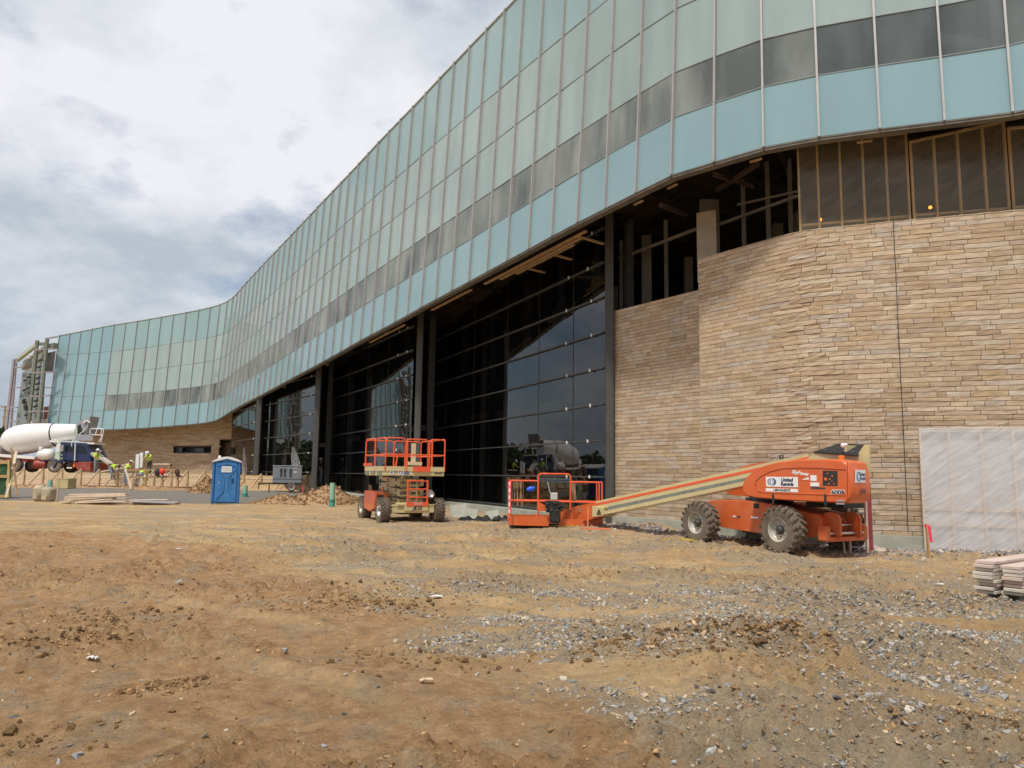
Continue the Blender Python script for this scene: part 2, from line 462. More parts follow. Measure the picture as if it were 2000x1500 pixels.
def ground_mat():
    mt, t, p = new_mat('soil and crushed stone')
    n_, l_ = t.nodes.new, t.links.new
    def noise(scale, det=6, rough=.6, vec=None, dist=0):
        n = n_('ShaderNodeTexNoise'); n.inputs['Scale'].default_value = scale; n.inputs['Detail'].default_value = det; n.inputs['Roughness'].default_value = rough; n.inputs['Distortion'].default_value = dist
        l_(vec or tc.outputs['Object'], n.inputs['Vector']); return n.outputs['Fac']
    def ramp(src, els):
        r = n_('ShaderNodeValToRGB'); l_(src, r.inputs[0])
        r.color_ramp.elements[0].position = els[0][0]; r.color_ramp.elements[0].color = (*els[0][1], 1)
        r.color_ramp.elements[1].position = els[-1][0]; r.color_ramp.elements[1].color = (*els[-1][1], 1)
        for q in els[1:-1]:
            e = r.color_ramp.elements.new(q[0]); e.color = (*q[1], 1)
        return r.outputs[0]
    def mixc(f, a, b):
        m_ = n_('ShaderNodeMix'); m_.data_type = 'RGBA'
        if isinstance(f, float): m_.inputs[0].default_value = f
        else: l_(f, m_.inputs[0])
        l_(a, m_.inputs[6]); l_(b, m_.inputs[7]); return m_.outputs[2]
    def mr(src, a, b, c=0., d=1.):
        n = n_('ShaderNodeMapRange'); l_(src, n.inputs[0]); n.inputs[1].default_value = a; n.inputs[2].default_value = b; n.inputs[3].default_value = c; n.inputs[4].default_value = d; return n.outputs[0]
    def mth(op, a, b):
        n = n_('ShaderNodeMath'); n.operation = op
        for i, v in enumerate((a, b)):
            if isinstance(v, (int, float)): n.inputs[i].default_value = v
            else: l_(v, n.inputs[i])
        return n.outputs[0]
    tc = n_('ShaderNodeTexCoord')
    mp = n_('ShaderNodeMapping'); l_(tc.outputs['Object'], mp.inputs[0]); mp.inputs['Rotation'].default_value = (0, 0, R(-13)); mp.inputs['Scale'].default_value = (.28, 1.3, 1)
    va = n_('ShaderNodeAttribute'); va.attribute_name = 'col'
    sp = n_('ShaderNodeSeparateColor'); l_(va.outputs['Color'], sp.inputs[0])
    big = noise(.55, 5, .6); mid = noise(4.5, 10, .74); fine = noise(34, 6, .72); streak = noise(1.1, 6, .65, mp.outputs[0])
    brown = ramp(mid, [(.28, (.27, .150, .072)), (.5, (.455, .275, .138)), (.72, (.60, .40, .22))])
    tan = ramp(streak, [(.28, (.40, .255, .125)), (.5, (.56, .385, .20)), (.72, (.70, .52, .31))])
    grav = ramp(fine, [(.3, (.15, .14, .125)), (.47, (.31, .27, .21)), (.6, (.41, .34, .25)), (.75, (.54, .46, .35))])
    dgr = ramp(fine, [(.30, (.11, .098, .085)), (.5, (.225, .20, .175)), (.70, (.43, .385, .32))])
    base = mixc(sp.outputs[0], tan, brown)
    base = mixc(mr(big, .40, .62, 0, .5), base, brown)
    base = mixc(mr(noise(1.7, 10, .72), .50, .66, 0, .55), base, grav)
    gm = mr(mth('ADD', sp.outputs[1], mth('ADD', mth('MULTIPLY', mth('SUBTRACT', fine, .5), 1.6), mth('MULTIPLY', mth('SUBTRACT', mid, .5), 2.2))), 1.0 * .2, 1.0)
    base = mixc(mth('MULTIPLY', gm, .60), base, grav)
    base = mixc(sp.outputs[2], base, dgr)
    # little stones and crumbs
    vo = n_('ShaderNodeTexVoronoi'); vo.inputs['Scale'].default_value = 26; l_(tc.outputs['Object'], vo.inputs['Vector'])
    peb = mr(vo.outputs['Distance'], .10, .16, 1, 0)
    sel = n_('ShaderNodeSeparateColor'); l_(vo.outputs['Color'], sel.inputs[0])
    pm = mth('MULTIPLY', peb, mr(sel.outputs[0], .72, .74))
    pc = ramp(sel.outputs[1], [(0, (.16, .16, .17)), (.5, (.40, .33, .25)), (1, (.60, .52, .42))])
    base = mixc(mth('MULTIPLY', pm, .8), base, pc)
    hs = n_('ShaderNodeHueSaturation'); l_(base, hs.inputs['Color']); l_(mr(noise(13, 9, .75),   .3, .7, .76, 1.24), hs.inputs['Value'])
    hs.inputs['Saturation'].default_value = 1.0
    l_(hs.outputs[0], p.inputs['Base Color'])
    p.inputs['Roughness'].default_value = .95; p.inputs['Specular IOR Level'].default_value = .15
    bp = n_('ShaderNodeBump'); bp.inputs['Strength'].default_value = 1.0; bp.inputs['Distance'].default_value = .11
    hh = mth('ADD', mth('ADD', mth('MULTIPLY', mid, .5), mth('MULTIPLY', fine, .55)), mth('MULTIPLY', peb, .25))
    l_(hh, bp.inputs['Height']); l_(bp.outputs[0], p.inputs['Normal'])
    return mt
M_ground = ground_mat()
g = np_mesh('ground', co, quads, [M_ground], True, cols); tag(g, kind='structure')
def gz(x, y): return float(hfun(np.array([float(x)]), np.array([float(y)]))[0])

# stones and clods as real little meshes
def vcol_mat(name, rough=.9, bump=.4, bs=60, mul=1.0):
    mt, t, p = new_mat(name); n_, l_ = t.nodes.new, t.links.new
    va = n_('ShaderNodeAttribute'); va.attribute_name = 'col'
    tc = n_('ShaderNodeTexCoord'); nz = n_('ShaderNodeTexNoise'); nz.inputs['Scale'].default_value = bs; nz.inputs['Detail'].default_value = 5; l_(tc.outputs['Object'], nz.inputs['Vector'])
    mr = n_('ShaderNodeMapRange'); l_(nz.outputs['Fac'], mr.inputs[0]); mr.inputs[1].default_value = .3; mr.inputs[2].default_value = .7; mr.inputs[3].default_value = .78 * mul; mr.inputs[4].default_value = 1.2 * mul
    hs = n_('ShaderNodeHueSaturation'); l_(va.outputs['Color'], hs.inputs['Color']); l_(mr.outputs[0], hs.inputs['Value'])
    l_(hs.outputs[0], p.inputs['Base Color']); p.inputs['Roughness'].default_value = rough; p.inputs['Specular IOR Level'].default_value = .25
    bp = n_('ShaderNodeBump'); bp.inputs['Strength'].default_value = bump; bp.inputs['Distance'].default_value = .02; l_(nz.outputs['Fac'], bp.inputs['Height']); l_(bp.outputs[0], p.inputs['Normal'])
    return mt
M_stone_bits = vcol_mat('loose stones')
M_clod = vcol_mat('earth clods', .97, .7, 40)
CUBEV = np.array([(x, y, z) for x in (-1, 1) for y in (-1, 1) for z in (-1, 1)], float)
CUBEF = np.array([[0, 1, 3, 2], [4, 6, 7, 5], [0, 4, 5, 1], [2, 3, 7, 6], [0, 2, 6, 4], [1, 5, 7, 3]])
def chips(name, P, size, flat, palette, m_, label_kind='stuff', sink=.25):
    n = len(P)
    v = CUBEV[None] * (1 + rng.uniform(-.5, .25, (n, 8, 3)))
    sc3 = size[:, None] * np.stack([rng.uniform(.5, 1.1, n), rng.uniform(.5, 1.1, n), flat * rng.uniform(.6, 1.4, n)], -1) * .5
    v = v * sc3[:, None, :]
    a = rng.uniform(0, 2 * np.pi, n); tl = rng.normal(0, .35, n); tr = rng.normal(0, .35, n)
    z1 = v[..., 2] + v[..., 0] * tl[:, None] + v[..., 1] * tr[:, None]
    x1 = v[..., 0] * np.cos(a)[:, None] - v[..., 1] * np.sin(a)[:, None]
    y1 = v[..., 0] * np.sin(a)[:, None] + v[..., 1] * np.cos(a)[:, None]
    zb = hfun(P[:, 0], P[:, 1]) if P.shape[1] == 2 else P[:, 2]
    co_ = np.stack([x1 + P[:, 0:1], y1 + P[:, 1:2], z1 + (zb + sc3[:, 2] * (1 - 2 * sink))[:, None]], -1).reshape(-1, 3)
    f = (CUBEF[None] + (np.arange(n) * 8)[:, None, None]).reshape(-1, 4)
    pal = np.array(palette); c = pal[rng.integers(0, len(pal), n)] * rng.uniform(.8, 1.2, (n, 1))
    c4 = np.concatenate([c, np.ones((n, 1))], 1); c4 = np.repeat(c4, 8, 0)
    o = np_mesh(name, co_, f, [m_], False, c4)
    if label_kind: tag(o, kind=label_kind)
    return o
_t = (1 + 5 ** .5) / 2
ICOV = np.array([(-1, _t, 0), (1, _t, 0), (-1, -_t, 0), (1, -_t, 0), (0, -1, _t), (0, 1, _t), (0, -1, -_t), (0, 1, -_t), (_t, 0, -1), (_t, 0, 1), (-_t, 0, -1), (-_t, 0, 1)]) / 1.9
ICOF = np.array([(0, 11, 5), (0, 5, 1), (0, 1, 7), (0, 7, 10), (0, 10, 11), (1, 5, 9), (5, 11, 4), (11, 10, 2), (10, 7, 6), (7, 1, 8), (3, 9, 4), (3, 4, 2), (3, 2, 6), (3, 6, 8), (3, 8, 9), (4, 9, 5), (2, 4, 11), (6, 2, 10), (8, 6, 7), (9, 8, 1)])
def lumps(name, P, size, flat, palette, m_):
    n = len(P)
    v = ICOV[None] * (1 + rng.uniform(-.6, .35, (n, 12, 3)))
    v = v * (size[:, None] * np.stack([rng.uniform(.6, 1.2, n), rng.uniform(.6, 1.2, n), flat * rng.uniform(.6, 1.3, n)], -1) * .5)[:, None, :]
    zb = hfun(P[:, 0], P[:, 1])
    co_ = (v + np.concatenate([P, (zb + size * flat * .12)[:, None]], 1)[:, None, :]).reshape(-1, 3)
    f = (ICOF[None] + (np.arange(n) * 12)[:, None, None]).reshape(-1, 3)
    pal = np.array(palette); c = pal[rng.integers(0, len(pal), n)] * rng.uniform(.8, 1.2, (n, 1))
    c4 = np.repeat(np.concatenate([c, np.ones((n, 1))], 1), 12, 0)
    o = np_mesh(name, co_, f, [m_], False, c4, fverts=3)
    return tag(o, kind='stuff')
def scatter(n, x0, x1, y0, y1, pw=1.0):
    t = rng.random(n) ** pw
    return np.stack([rng.uniform(x0, x1, n), y0 + (y1 - y0) * t], -1)
P = np.concatenate([scatter(260000, -6, 9, 3.4, 11, .9), scatter(70000, -10, 13, 10, 20), scatter(30000, -10, 13, 19, 30)])
b_, g_, d_ = zones(P[:, 0], P[:, 1])
keep = rng.random(len(P)) < (g_ * .46 * (1 - b_) + .008) * (.35 + 1.2 * sstep(.4, .62, fbm(P[:, 0] * 1.7, P[:, 1] * 1.7, 3)))
P = P[keep]
dist = np.hypot(P[:, 0], P[:, 1])
size = rng.lognormal(-4.5, .58, len(P)) * (1 + .035 * dist); size = np.clip(size, .008, .055)
o = chips('gravel', P, size, .42, [(.17, .17, .17), (.225, .225, .225), (.31, .305, .295), (.26, .26, .258), (.36, .35, .34), (.30, .29, .28), (.46, .40, .32), (.46, .34, .21), (.42, .31, .19), (.46, .40, .32), (.46,.35,.22)], M_stone_bits)
tag(o, 'grey and tan angular crushed stone spread over the soil', 'gravel')
# heavier rubble at the foot of the right-hand walls
P = []
for i in range(5200):
    t = rnd.random(); 
    x = 2.5 + t * 9; yb = np.interp(x, [2.5, 5.5, 7.6, 9.5, 11.8], [25.6, 21.6, 18.8, 18.0, 17.1])
    P.append((x + rnd.gauss(0, .2), yb - abs(rnd.gauss(0, 1.0))))
P = np.array(P); size = np.clip(rng.lognormal(-3.0, .45, len(P)), .03, .2)
o = chips('rubble', P, size, .5, [(.34, .30, .27), (.42, .36, .30), (.28, .27, .27), (.38, .30, .24), (.5, .44, .38), (.25, .24, .25)], M_stone_bits)
tag(o, 'pinkish grey broken rock heaped along the foot of the stone wall', 'rubble')
P = np.concatenate([scatter(42000, -7, 6, 3.4, 13, .9), scatter(10000, -12, 6, 11, 20)])
cm = sstep(.50, .66, fbm(P[:, 0] * .55 + 11, P[:, 1] * .7 + 31, 4))
for (px, py, rr, nn) in ((1255, 1290, .45, 170), (1410, 1275, .45, 130), (1515, 1300, .30, 260), (1180, 1235, .5, 90), (100, 1275, .35, 90), (320, 1345, .25, 60), (700, 1190, .6, 200), (1950, 1440, .35, 120), (900, 1150, .6, 90), (240, 1205, .6, 120)):
    q = on(px, py); nn = nn * 4; ex = np.stack([rng.normal(q.x, rr * .8, nn), rng.normal(q.y, rr * .5, nn)], -1)
    P = np.concatenate([P, ex]); cm = np.concatenate([cm, np.ones(len(ex)) * 1.5])
keep = rng.random(len(P)) < cm * .7 + .03
P = P[keep]; size = np.clip(rng.lognormal(-4.1, .55, len(P)), .007, .05)
o = lumps('earth_clods', P, size, .75, [(.27, .155, .075), (.35, .21, .105), (.21, .12, .055), (.42, .27, .14)], M_clod)
tag(o, 'brown crumbly clods of churned soil in the foreground', 'soil')

# dark damp clods thrown up in heaps
PP = []
for (px, py, rr, nn) in ((1515, 1300, .24, 420), (1265, 1290, .34, 260), (1410, 1275, .28, 180), (1940, 1430, .34, 200), (90, 1278, .34, 160), (230, 1215, .5, 150), (720, 1190, .55, 260), (640, 1150, .5, 160), (820, 1290, .4, 120), (330, 1345, .18, 70), (60, 1440, .3, 80)):
    q = on(px, py); PP.append(np.stack([rng.normal(q.x, rr, nn), rng.normal(q.y, rr * .6, nn)], -1))
P = np.concatenate(PP); o = lumps('damp_clods', P, np.clip(rng.lognormal(-3.35, .45, len(P)), .015, .10), .8, [(.17, .10, .045), (.23, .14, .065), (.13, .08, .04), (.30, .19, .09)], M_clod)
tag(o, 'darker damp clods heaped in small clusters over the foreground', 'soil')
# ------------------------------------------------------------ building
M_teal = frit_mat('teal fritted glass', (.245, .38, .42), .06, 1.42, .03)
M_frost = frit_mat('frosted pale glass', (.31, .395, .388), .05, 1.5, .08)
M_tealtop = frit_mat('pale teal fritted glass', (.27, .395, .405), .06, 1.42, .04)
M_band = glass_mat('tinted vision glass', (.42, .48, .46), 1.6, .03, .46, (.40, .45, .43))
M_band2 = glass_mat('clear vision glass', (.50, .56, .56), 1.6, .02, .22, (.36, .42, .42))
M_store = glass_mat('dark bay glass', (.50, .50, .51), 1.85, .003, .010, (.2, .2, .2))
M_alu = mat('aluminium mullion', (.40, .39, .385), .45, .2, .08, 3)
M_dkframe = mat('dark bronze frame', (.060, .057, .052), .5, .3, .15, 3)
M_col = mat('dark steel column', (.085, .082, .076), .55, .2, .15, 2)
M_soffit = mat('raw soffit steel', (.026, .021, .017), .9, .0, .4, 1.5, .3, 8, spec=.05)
M_trim = mat('soffit edge trim', (.16, .145, .12), .6, .2, .25, 3)
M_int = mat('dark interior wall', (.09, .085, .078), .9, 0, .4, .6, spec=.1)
M_intf = mat('interior concrete', (.16, .15, .135), .9, 0, .3, 1)
M_wood = mat('pale new lumber', (.62, .47, .30), .75, 0, .18, 6, .15, 50, c2=(.72, .58, .40))
M_woodd = mat('weathered lumber', (.36, .24, .13), .85, 0, .25, 5, .2, 40)
M_woodo = mat('orange framing lumber', (.46, .28, .12), .8, 0, .2, 6, .1, 40)
M_conc = mat('green grey concrete footing', (.36, .37, .31), .9, 0, .2, 2.5, .4, 20)
M_galv = mat('galvanised steel', (.36, .37, .38), .45, .6, .15, 4)
M_white = mat('white paint', (.78, .78, .77), .4, 0, .05, 3)

bld = empty('museum_building', (0, 0, 0), 0, 'long curved building with teal glass facade above stone walls, still under construction', 'building')

# bottom corners and tops of every mullion of the sweeping facade (photo x,y of bottom; y of top)
BOT = [(2268, 168), (2118, 192), (1979.4, 218.8), (1844.3, 236), (1717.6, 251.3), (1596, 267.8), (1489.7, 287.7), (1393.5, 316.8), (1309.8, 342.3), (1243.8, 375.5), (1185.2, 405.4), (1129.9, 433.4), (1080.9, 459.5), (1034.2, 485.2), (993.3, 507.5), (953.8, 529), (917.5, 548.8), (884, 566.6), (853, 583.6), (824.4, 598.6), (798, 614), (772.6, 628), (748.2, 641), (725.8, 652.8), (705.2, 663.5), (685.7, 674.7), (667.6, 685.3), (649.2, 695.5), (632.4, 704.8), (616.4, 713.6), (601.2, 722), (587.4, 729), (574, 736.3), (561.1, 743.4), (548.6, 750), (537.2, 756.3), (526.4, 762.4), (515.3, 768), (504.9, 773.6), (494.7, 778.7), (485.9, 783.4), (477.6, 787.6), (469.4, 792), (460.5, 797), (452.3, 802), (444, 807.5), (436.5, 812.5), (429.5, 817), (420.1, 821.3), (406.4, 824.4), (388.4, 826.8), (367.3, 829), (339.9, 831.3), (315.6, 833.2), (290.9, 835), (267.2, 836.6), (244, 837.8), (221.2, 838.6), (198.4, 839), (176, 839.2), (155, 839.2), (133.8, 839), (112.3, 838.8), (91.4, 838.5)]
DX = [(80, 71.5), (91, 71), (198, 67.3), (267, 65), (340, 62.8), (388, 61.4), (421, 60.2), (444, 58.3), (478, 55), (515, 50.8), (561, 46.0), (601, 42.0), (632, 39.5), (668, 37.3), (705, 35.4), (748, 33.4), (798, 31.4), (853, 29.6), (916, 27.7), (993, 25.8), (1081, 24.0), (1185, 22.0), (1244, 21.05), (1310, 20.2), (1393, 19.4), (1490, 18.8), (1596, 18.35), (1718, 17.9), (1844, 17.4), (1979, 16.8), (2118, 16.1), (2268, 15.3)]
TOPX = [(1900, -1500), (1100, -300), (986, 22), (950.8, 57.5), (918, 90.5), (888, 122.5), (859, 152), (832, 180), (806.8, 205.8), (782, 230.8), (760.5, 254), (739, 274), (718, 296.6), (699, 317), (681, 334), (664, 352), (648, 369), (632.6, 387.6), (618, 401.6), (603.5, 416), (590, 430), (577, 444), (565, 456), (553, 469), (542, 481), (531, 493), (521, 504), (511, 515), (501.6, 525.5), (492, 534.5), (483, 544), (467, 561), (455, 575), (443, 587), (429.6, 593), (411, 598.4), (390, 602.8), (363, 608.5), (338, 612.7), (290, 622), (243, 631), (200, 639.8), (133.6, 653), (112.7, 657), (60, 668)]
dxs = np.array(DX); tops = np.array(TOPX[::-1])
Bp = []
for (x, y) in BOT:
    d = float(np.interp(x, dxs[:, 0], dxs[:, 1])); Dold = globals().setdefault('Dold', []); Dold.append(d)
    if len(Bp) >= 8:        # equal panel widths: step 1.45 m along the ground from one mullion to the next
        q = at(x, y, 1.0); pv = Bp[-1]
        qa = q.x ** 2 + q.y ** 2; qb = -2 * (q.x * pv.x + q.y * pv.y); qc = pv.x ** 2 + pv.y ** 2 - 1.45 ** 2
        d = (-qb + math.sqrt(max(0, qb * qb - 4 * qa * qc))) / (2 * qa)
    Bp.append(at(x, y, d))
# smooth the plan curve a little
for it in range(2):
    Q = [p.copy() for p in Bp]
    for i in range(1, len(Bp) - 1):
        Q[i] = Bp[i] * .5 + (Bp[i - 1] + Bp[i + 1]) * .25
        Q[i].z = Bp[i].z
    Bp = Q
nM = len(Bp)
_bx = np.array(sorted(BOT))
for i in range(nM):
    for it in range(4):
        q = Bp[i] - Vector((0, 0, EYE)); px = CX + FPX * q.dot(_r) / q.dot(_f)
        Bp[i].z = at(px, float(np.interp(px, _bx[:, 0], _bx[:, 1])), Bp[i].y).z
inw = []
for i in range(nM):
    t = (Bp[min(i + 1, nM - 1)] - Bp[max(i - 1, 0)]); t.z = 0; t.normalize()
    inw.append(Vector((-t.y, t.x, 0)) * -1)        # into the building
LEAN = .055
def proj(p):
    q = p - Vector((0, 0, EYE)); zc = q.dot(_f)
    return CX + FPX * q.dot(_r) / zc, CY - FPX * q.dot(_u) / zc
Hh = []
for i in range(nM):
    # height at which the leaning mullion meets the photographed roof line
    lo, hi = 3.0, 16.0
    found = None
    for k in range(60):
        h = 6 + k * .08
        q = Bp[i] + Vector((0, 0, h)) + inw[i] * h * LEAN
        px, py = proj(q)
        ty = float(np.interp(px, tops[:, 0], tops[:, 1]))
        if px > 986: break
        if py <= ty: found = h; break
    Hh.append(found)
known = [(i, h) for i, h in enumerate(Hh) if h]
ki = [k[0] for k in known]; kh = [k[1] for k in known]
pass
k0 = ki[0]; slope = (kh[0] - kh[4]) / 4 * .42
Hh = [float(np.interp(i, ki, kh)) if i >= k0 else kh[0] + slope * min(k0 - i, 8) for i in range(nM)]
for it in range(3): Hh = [Hh[0]] + [Hh[i] * .5 + (Hh[i - 1] + Hh[i + 1]) * .25 for i in range(1, nM - 1)] + [Hh[-1]]
def FP(i, h, off=0.0):
    return Bp[i] + Vector((0, 0, h)) + inw[i] * (h * LEAN - off)
KR = [Bp[i].y / Dold[i] for i in range(nM)]
ROW = [0.0, 1.70, 3.08, 5.08, 7.10]
def panel(i, h0a, h1a, h0b, h1b, name, m_, parent, off=0.0, thick=.05, tone=0.0, gap=.009):
    a0, a1, b1_, b0_ = FP(i, h0a + gap, off), FP(i, h1a - gap, off), FP(i + 1, h1b - gap, off), FP(i + 1, h0b + gap, off)
    s = (b0_ - a0) * (.015 / max(.1, (b0_ - a0).length))
    a0 = a0 + s; a1 = a1 + s; b0_ = b0_ - s; b1_ = b1_ - s
    nn = (inw[i] + inw[i + 1]).normalized() * thick
    a0, a1, b1_, b0_ = [q_ + inw[i] * rnd.uniform(-.006, .006) for q_ in (a0, a1, b1_, b0_)]
    mb = MB(); mb.add([a0, a1, b1_, b0_, a0 + nn, a1 + nn, b1_ + nn, b0_ + nn], [[0, 1, 2, 3], [7, 6, 5, 4], [0, 4, 5, 1], [2, 6, 7, 3], [1, 5, 6, 2], [0, 3, 7, 4]])
    o = mb.build(name, m_, parent); o['tone'] = tone
    return o
fac = tag(empty('glass_facade', (0, 0, 0)), None); fac.parent = bld
LASTBAND = 58      # left of here the wing is all teal
for i in range(nM - 1):
    w1 = LASTBAND
    allteal = i >= w1
    tn = lambda a=.035: rnd.uniform(-a, a)
    ha, hb = Hh[i], Hh[i + 1]; ka, kb = KR[i], KR[i + 1]
    panel(i, 0, ROW[1] * ka, 0, ROW[1] * kb, 'teal_panel', M_teal, fac, tone=tn())
    panel(i, ROW[1] * ka, ROW[2] * ka, ROW[1] * kb, ROW[2] * kb, 'teal_panel' if allteal else 'tinted_window', M_teal if allteal else (M_band2 if i < 5 else M_band), fac, tone=tn(.06), thick=.03)
    panel(i, ROW[2] * ka, ROW[3] * ka, ROW[2] * kb, ROW[3] * kb, 'frosted_panel', M_teal if allteal else M_frost, fac, tone=tn(.045))
    panel(i, ROW[3] * ka, ROW[4] * ka, ROW[3] * kb, ROW[4] * kb, 'frosted_panel', M_teal if allteal else M_frost, fac, tone=tn(.045))
    panel(i, ROW[4] * ka, ha, ROW[4] * kb, hb, 'top_panel', M_teal if allteal else M_tealtop, fac, tone=tn())
for i in range(nM):
    mb = MB(); top = Hh[i] + .06
    sd_ = (Bp[min(i + 1, nM - 1)] - Bp[max(i - 1, 0)]); sd_.z = 0; sd_.normalize()
    p0 = FP(i, -.02, .05); p1 = FP(i, top, .05)
    mb.bar(p0, p1, .05, .10, 0, up=tuple(inw[i]))
    mb.build('mullion', M_alu, fac)
M_trans = mat('grey green transom', (.27, .31, .30), .5, 0, .1, 3)
# transom lines, one thin rail per level
for k, hh in enumerate(ROW[1:]):
    mb = MB()
    for i in range(nM - 1):
        mb.bar(FP(i, hh * KR[i], .006), FP(i + 1, hh * KR[i + 1], .006), .025, .022, 0)
    mb.build('transom', M_trans, fac)
mb = MB(); mt_ = MB()
for i in range(nM - 1):
    mb.bar(FP(i, Hh[i] + .02, -.02), FP(i + 1, Hh[i + 1] + .02, -.02), .16, .05)
    mt_.bar(FP(i, -.07, -.10), FP(i + 1, -.07, -.10), .26, .08)
    mt_.bar(FP(i, -.035, .02), FP(i + 1, -.035, .02), .06, .03)
mb.build('coping', mat('light roof coping', (.6, .62, .6), .5, .1), fac); mt_.build('edge_trim', M_trim, fac)
# roof and back so that no daylight falls inside
DEPTH = 16.0
mb = MB(); ms = MB(); 
def inn(i, dd, z):
    p = Bp[i] + inw[i] * dd; return Vector((p.x, p.y, z))
innd = [DEPTH if i < 44 else max(6.0, DEPTH - (i - 44) * 1.2) for i in range(nM)]
for i in range(nM - 1):
    a, b = FP(i, Hh[i] - .25, -.1), FP(i + 1, Hh[i + 1] - .25, -.1)
    c, d = inn(i + 1, innd[i + 1], FP(i + 1, Hh[i + 1] - .25).z), inn(i, innd[i], FP(i, Hh[i] - .25).z)
    mb.quad(a, b, c, d); mb.quad(a - Vector((0, 0, .2)), b - Vector((0, 0, .2)), c - Vector((0, 0, .2)), d - Vector((0, 0, .2)))
    if i < 9:
        zc_ = Bp[i].z
        ms.quad(Vector((d.x, d.y, zc_ + 1.0)), Vector((c.x, c.y, zc_ + 1.0)), Vector((c.x, c.y, -.8)), Vector((d.x, d.y, -.8)))
        if i % 2: ms.quad(d, c, Vector((c.x, c.y, zc_ + 1.0)), Vector((d.x, d.y, zc_ + 1.0)))
        else: ms.quad(d, c, Vector((c.x, c.y, zc_ + 5)), Vector((d.x, d.y, zc_ + 5)))
        continue
    ms.quad(d, c, Vector((c.x, c.y, -.8)), Vector((d.x, d.y, -.8)))
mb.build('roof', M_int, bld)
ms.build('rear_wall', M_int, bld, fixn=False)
# upper floor slab / soffit
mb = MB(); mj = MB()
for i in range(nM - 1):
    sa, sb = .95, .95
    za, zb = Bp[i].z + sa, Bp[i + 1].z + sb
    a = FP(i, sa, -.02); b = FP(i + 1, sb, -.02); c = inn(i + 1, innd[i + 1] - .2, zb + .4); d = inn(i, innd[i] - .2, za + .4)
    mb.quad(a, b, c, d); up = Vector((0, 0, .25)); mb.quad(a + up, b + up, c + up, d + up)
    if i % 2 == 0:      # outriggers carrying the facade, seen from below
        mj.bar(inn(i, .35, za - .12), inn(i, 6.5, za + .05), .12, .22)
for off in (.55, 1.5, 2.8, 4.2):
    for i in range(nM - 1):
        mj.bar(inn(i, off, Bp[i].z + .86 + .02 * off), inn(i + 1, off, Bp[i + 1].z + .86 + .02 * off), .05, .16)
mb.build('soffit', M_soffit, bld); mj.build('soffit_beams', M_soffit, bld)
# steel seen inside the clear windows at the right
mi_ = MB()
for i in range(0, 14):
    p = inn(i, 1.8 + .6 * (i % 3), 0); z0 = Bp[i].z
    mi_.bar((p.x, p.y, z0 + 1.3), (p.x, p.y, z0 + 7), .25, .25)
    p2 = inn(i + 1, 4.5, 0)
    mi_.bar((p.x, p.y, z0 + 2.2), (p2.x, p2.y, z0 + 3.6), .12, .18)
    mi_.bar((p.x, p.y, z0 + 3.2), (*inn(i + 1, 1.8, 0).to_2d(), z0 + 3.2), .15, .3)
mi_.build('inner_steel_frame', M_galv, bld)

# ---- stone walls built course by course
def stone_mat():
    mt, t, p = new_mat('split face sandstone'); n_, l_ = t.nodes.new, t.links.new
    va = n_('ShaderNodeAttribute'); va.attribute_name = 'col'
    tc = n_('ShaderNodeTexCoord'); mp = n_('ShaderNodeMapping'); mp.inputs['Scale'].default_value = (1, 1, 2.6); l_(tc.outputs['Object'], mp.inputs[0])
    nz = n_('ShaderNodeTexNoise'); nz.inputs['Scale'].default_value = 3.4; nz.inputs['Detail'].default_value = 8; nz.inputs['Roughness'].default_value = .68; l_(mp.outputs[0], nz.inputs['Vector'])
    n2 = n_('ShaderNodeTexNoise'); n2.inputs['Scale'].default_value = 1.1; n2.inputs['Detail'].default_value = 5; l_(mp.outputs[0], n2.inputs['Vector'])
    r = n_('ShaderNodeValToRGB'); l_(nz.outputs['Fac'], r.inputs[0])
    r.color_ramp.elements[0].position = .3; r.color_ramp.elements[0].color = (.80, .73, .65, 1)
    r.color_ramp.elements[1].position = .68; r.color_ramp.elements[1].color = (1.18, 1.16, 1.12, 1)
    m1 = n_('ShaderNodeMix'); m1.data_type = 'RGBA'; m1.blend_type = 'MULTIPLY'; m1.inputs[0].default_value = 1
    l_(va.outputs['Color'], m1.inputs[6]); l_(r.outputs[0], m1.inputs[7])
    m2 = n_('ShaderNodeMix'); m2.data_type = 'RGBA'; mr = n_('ShaderNodeMapRange'); l_(n2.outputs['Fac'], mr.inputs[0]); mr.inputs[1].default_value = .55; mr.inputs[2].default_value = .72; mr.inputs[4].default_value = .35
    l_(mr.outputs[0], m2.inputs[0]); l_(m1.outputs[2], m2.inputs[6]); m2.inputs[7].default_value = (.36, .24, .13, 1)
    l_(m2.outputs[2], p.inputs['Base Color']); p.inputs['Roughness'].default_value = .9; p.inputs['Specular IOR Level'].default_value = .2
    bp = n_('ShaderNodeBump'); bp.inputs['Strength'].default_value = .4; bp.inputs['Distance'].default_value = .018; l_(nz.outputs['Fac'], bp.inputs['Height']); l_(bp.outputs[0], p.inputs['Normal'])
    return mt
M_stone = stone_mat()
M_joint = mat('brown mortar joint', (.055, .042, .03), .95, 0, .2, 5)
PAL = [(0.499, 0.405, 0.303), (0.456, 0.359, 0.266), (0.49, 0.395, 0.296), (0.416, 0.323, 0.235), (0.515, 0.42, 0.32), (0.453, 0.363, 0.276), (0.465, 0.358, 0.257), (0.502, 0.407, 0.319), (0.446, 0.357, 0.278), (0.399, 0.305, 0.22), (0.535, 0.442, 0.342), (0.465, 0.404, 0.345), (0.477, 0.37, 0.252), (0.508, 0.443, 0.363)]
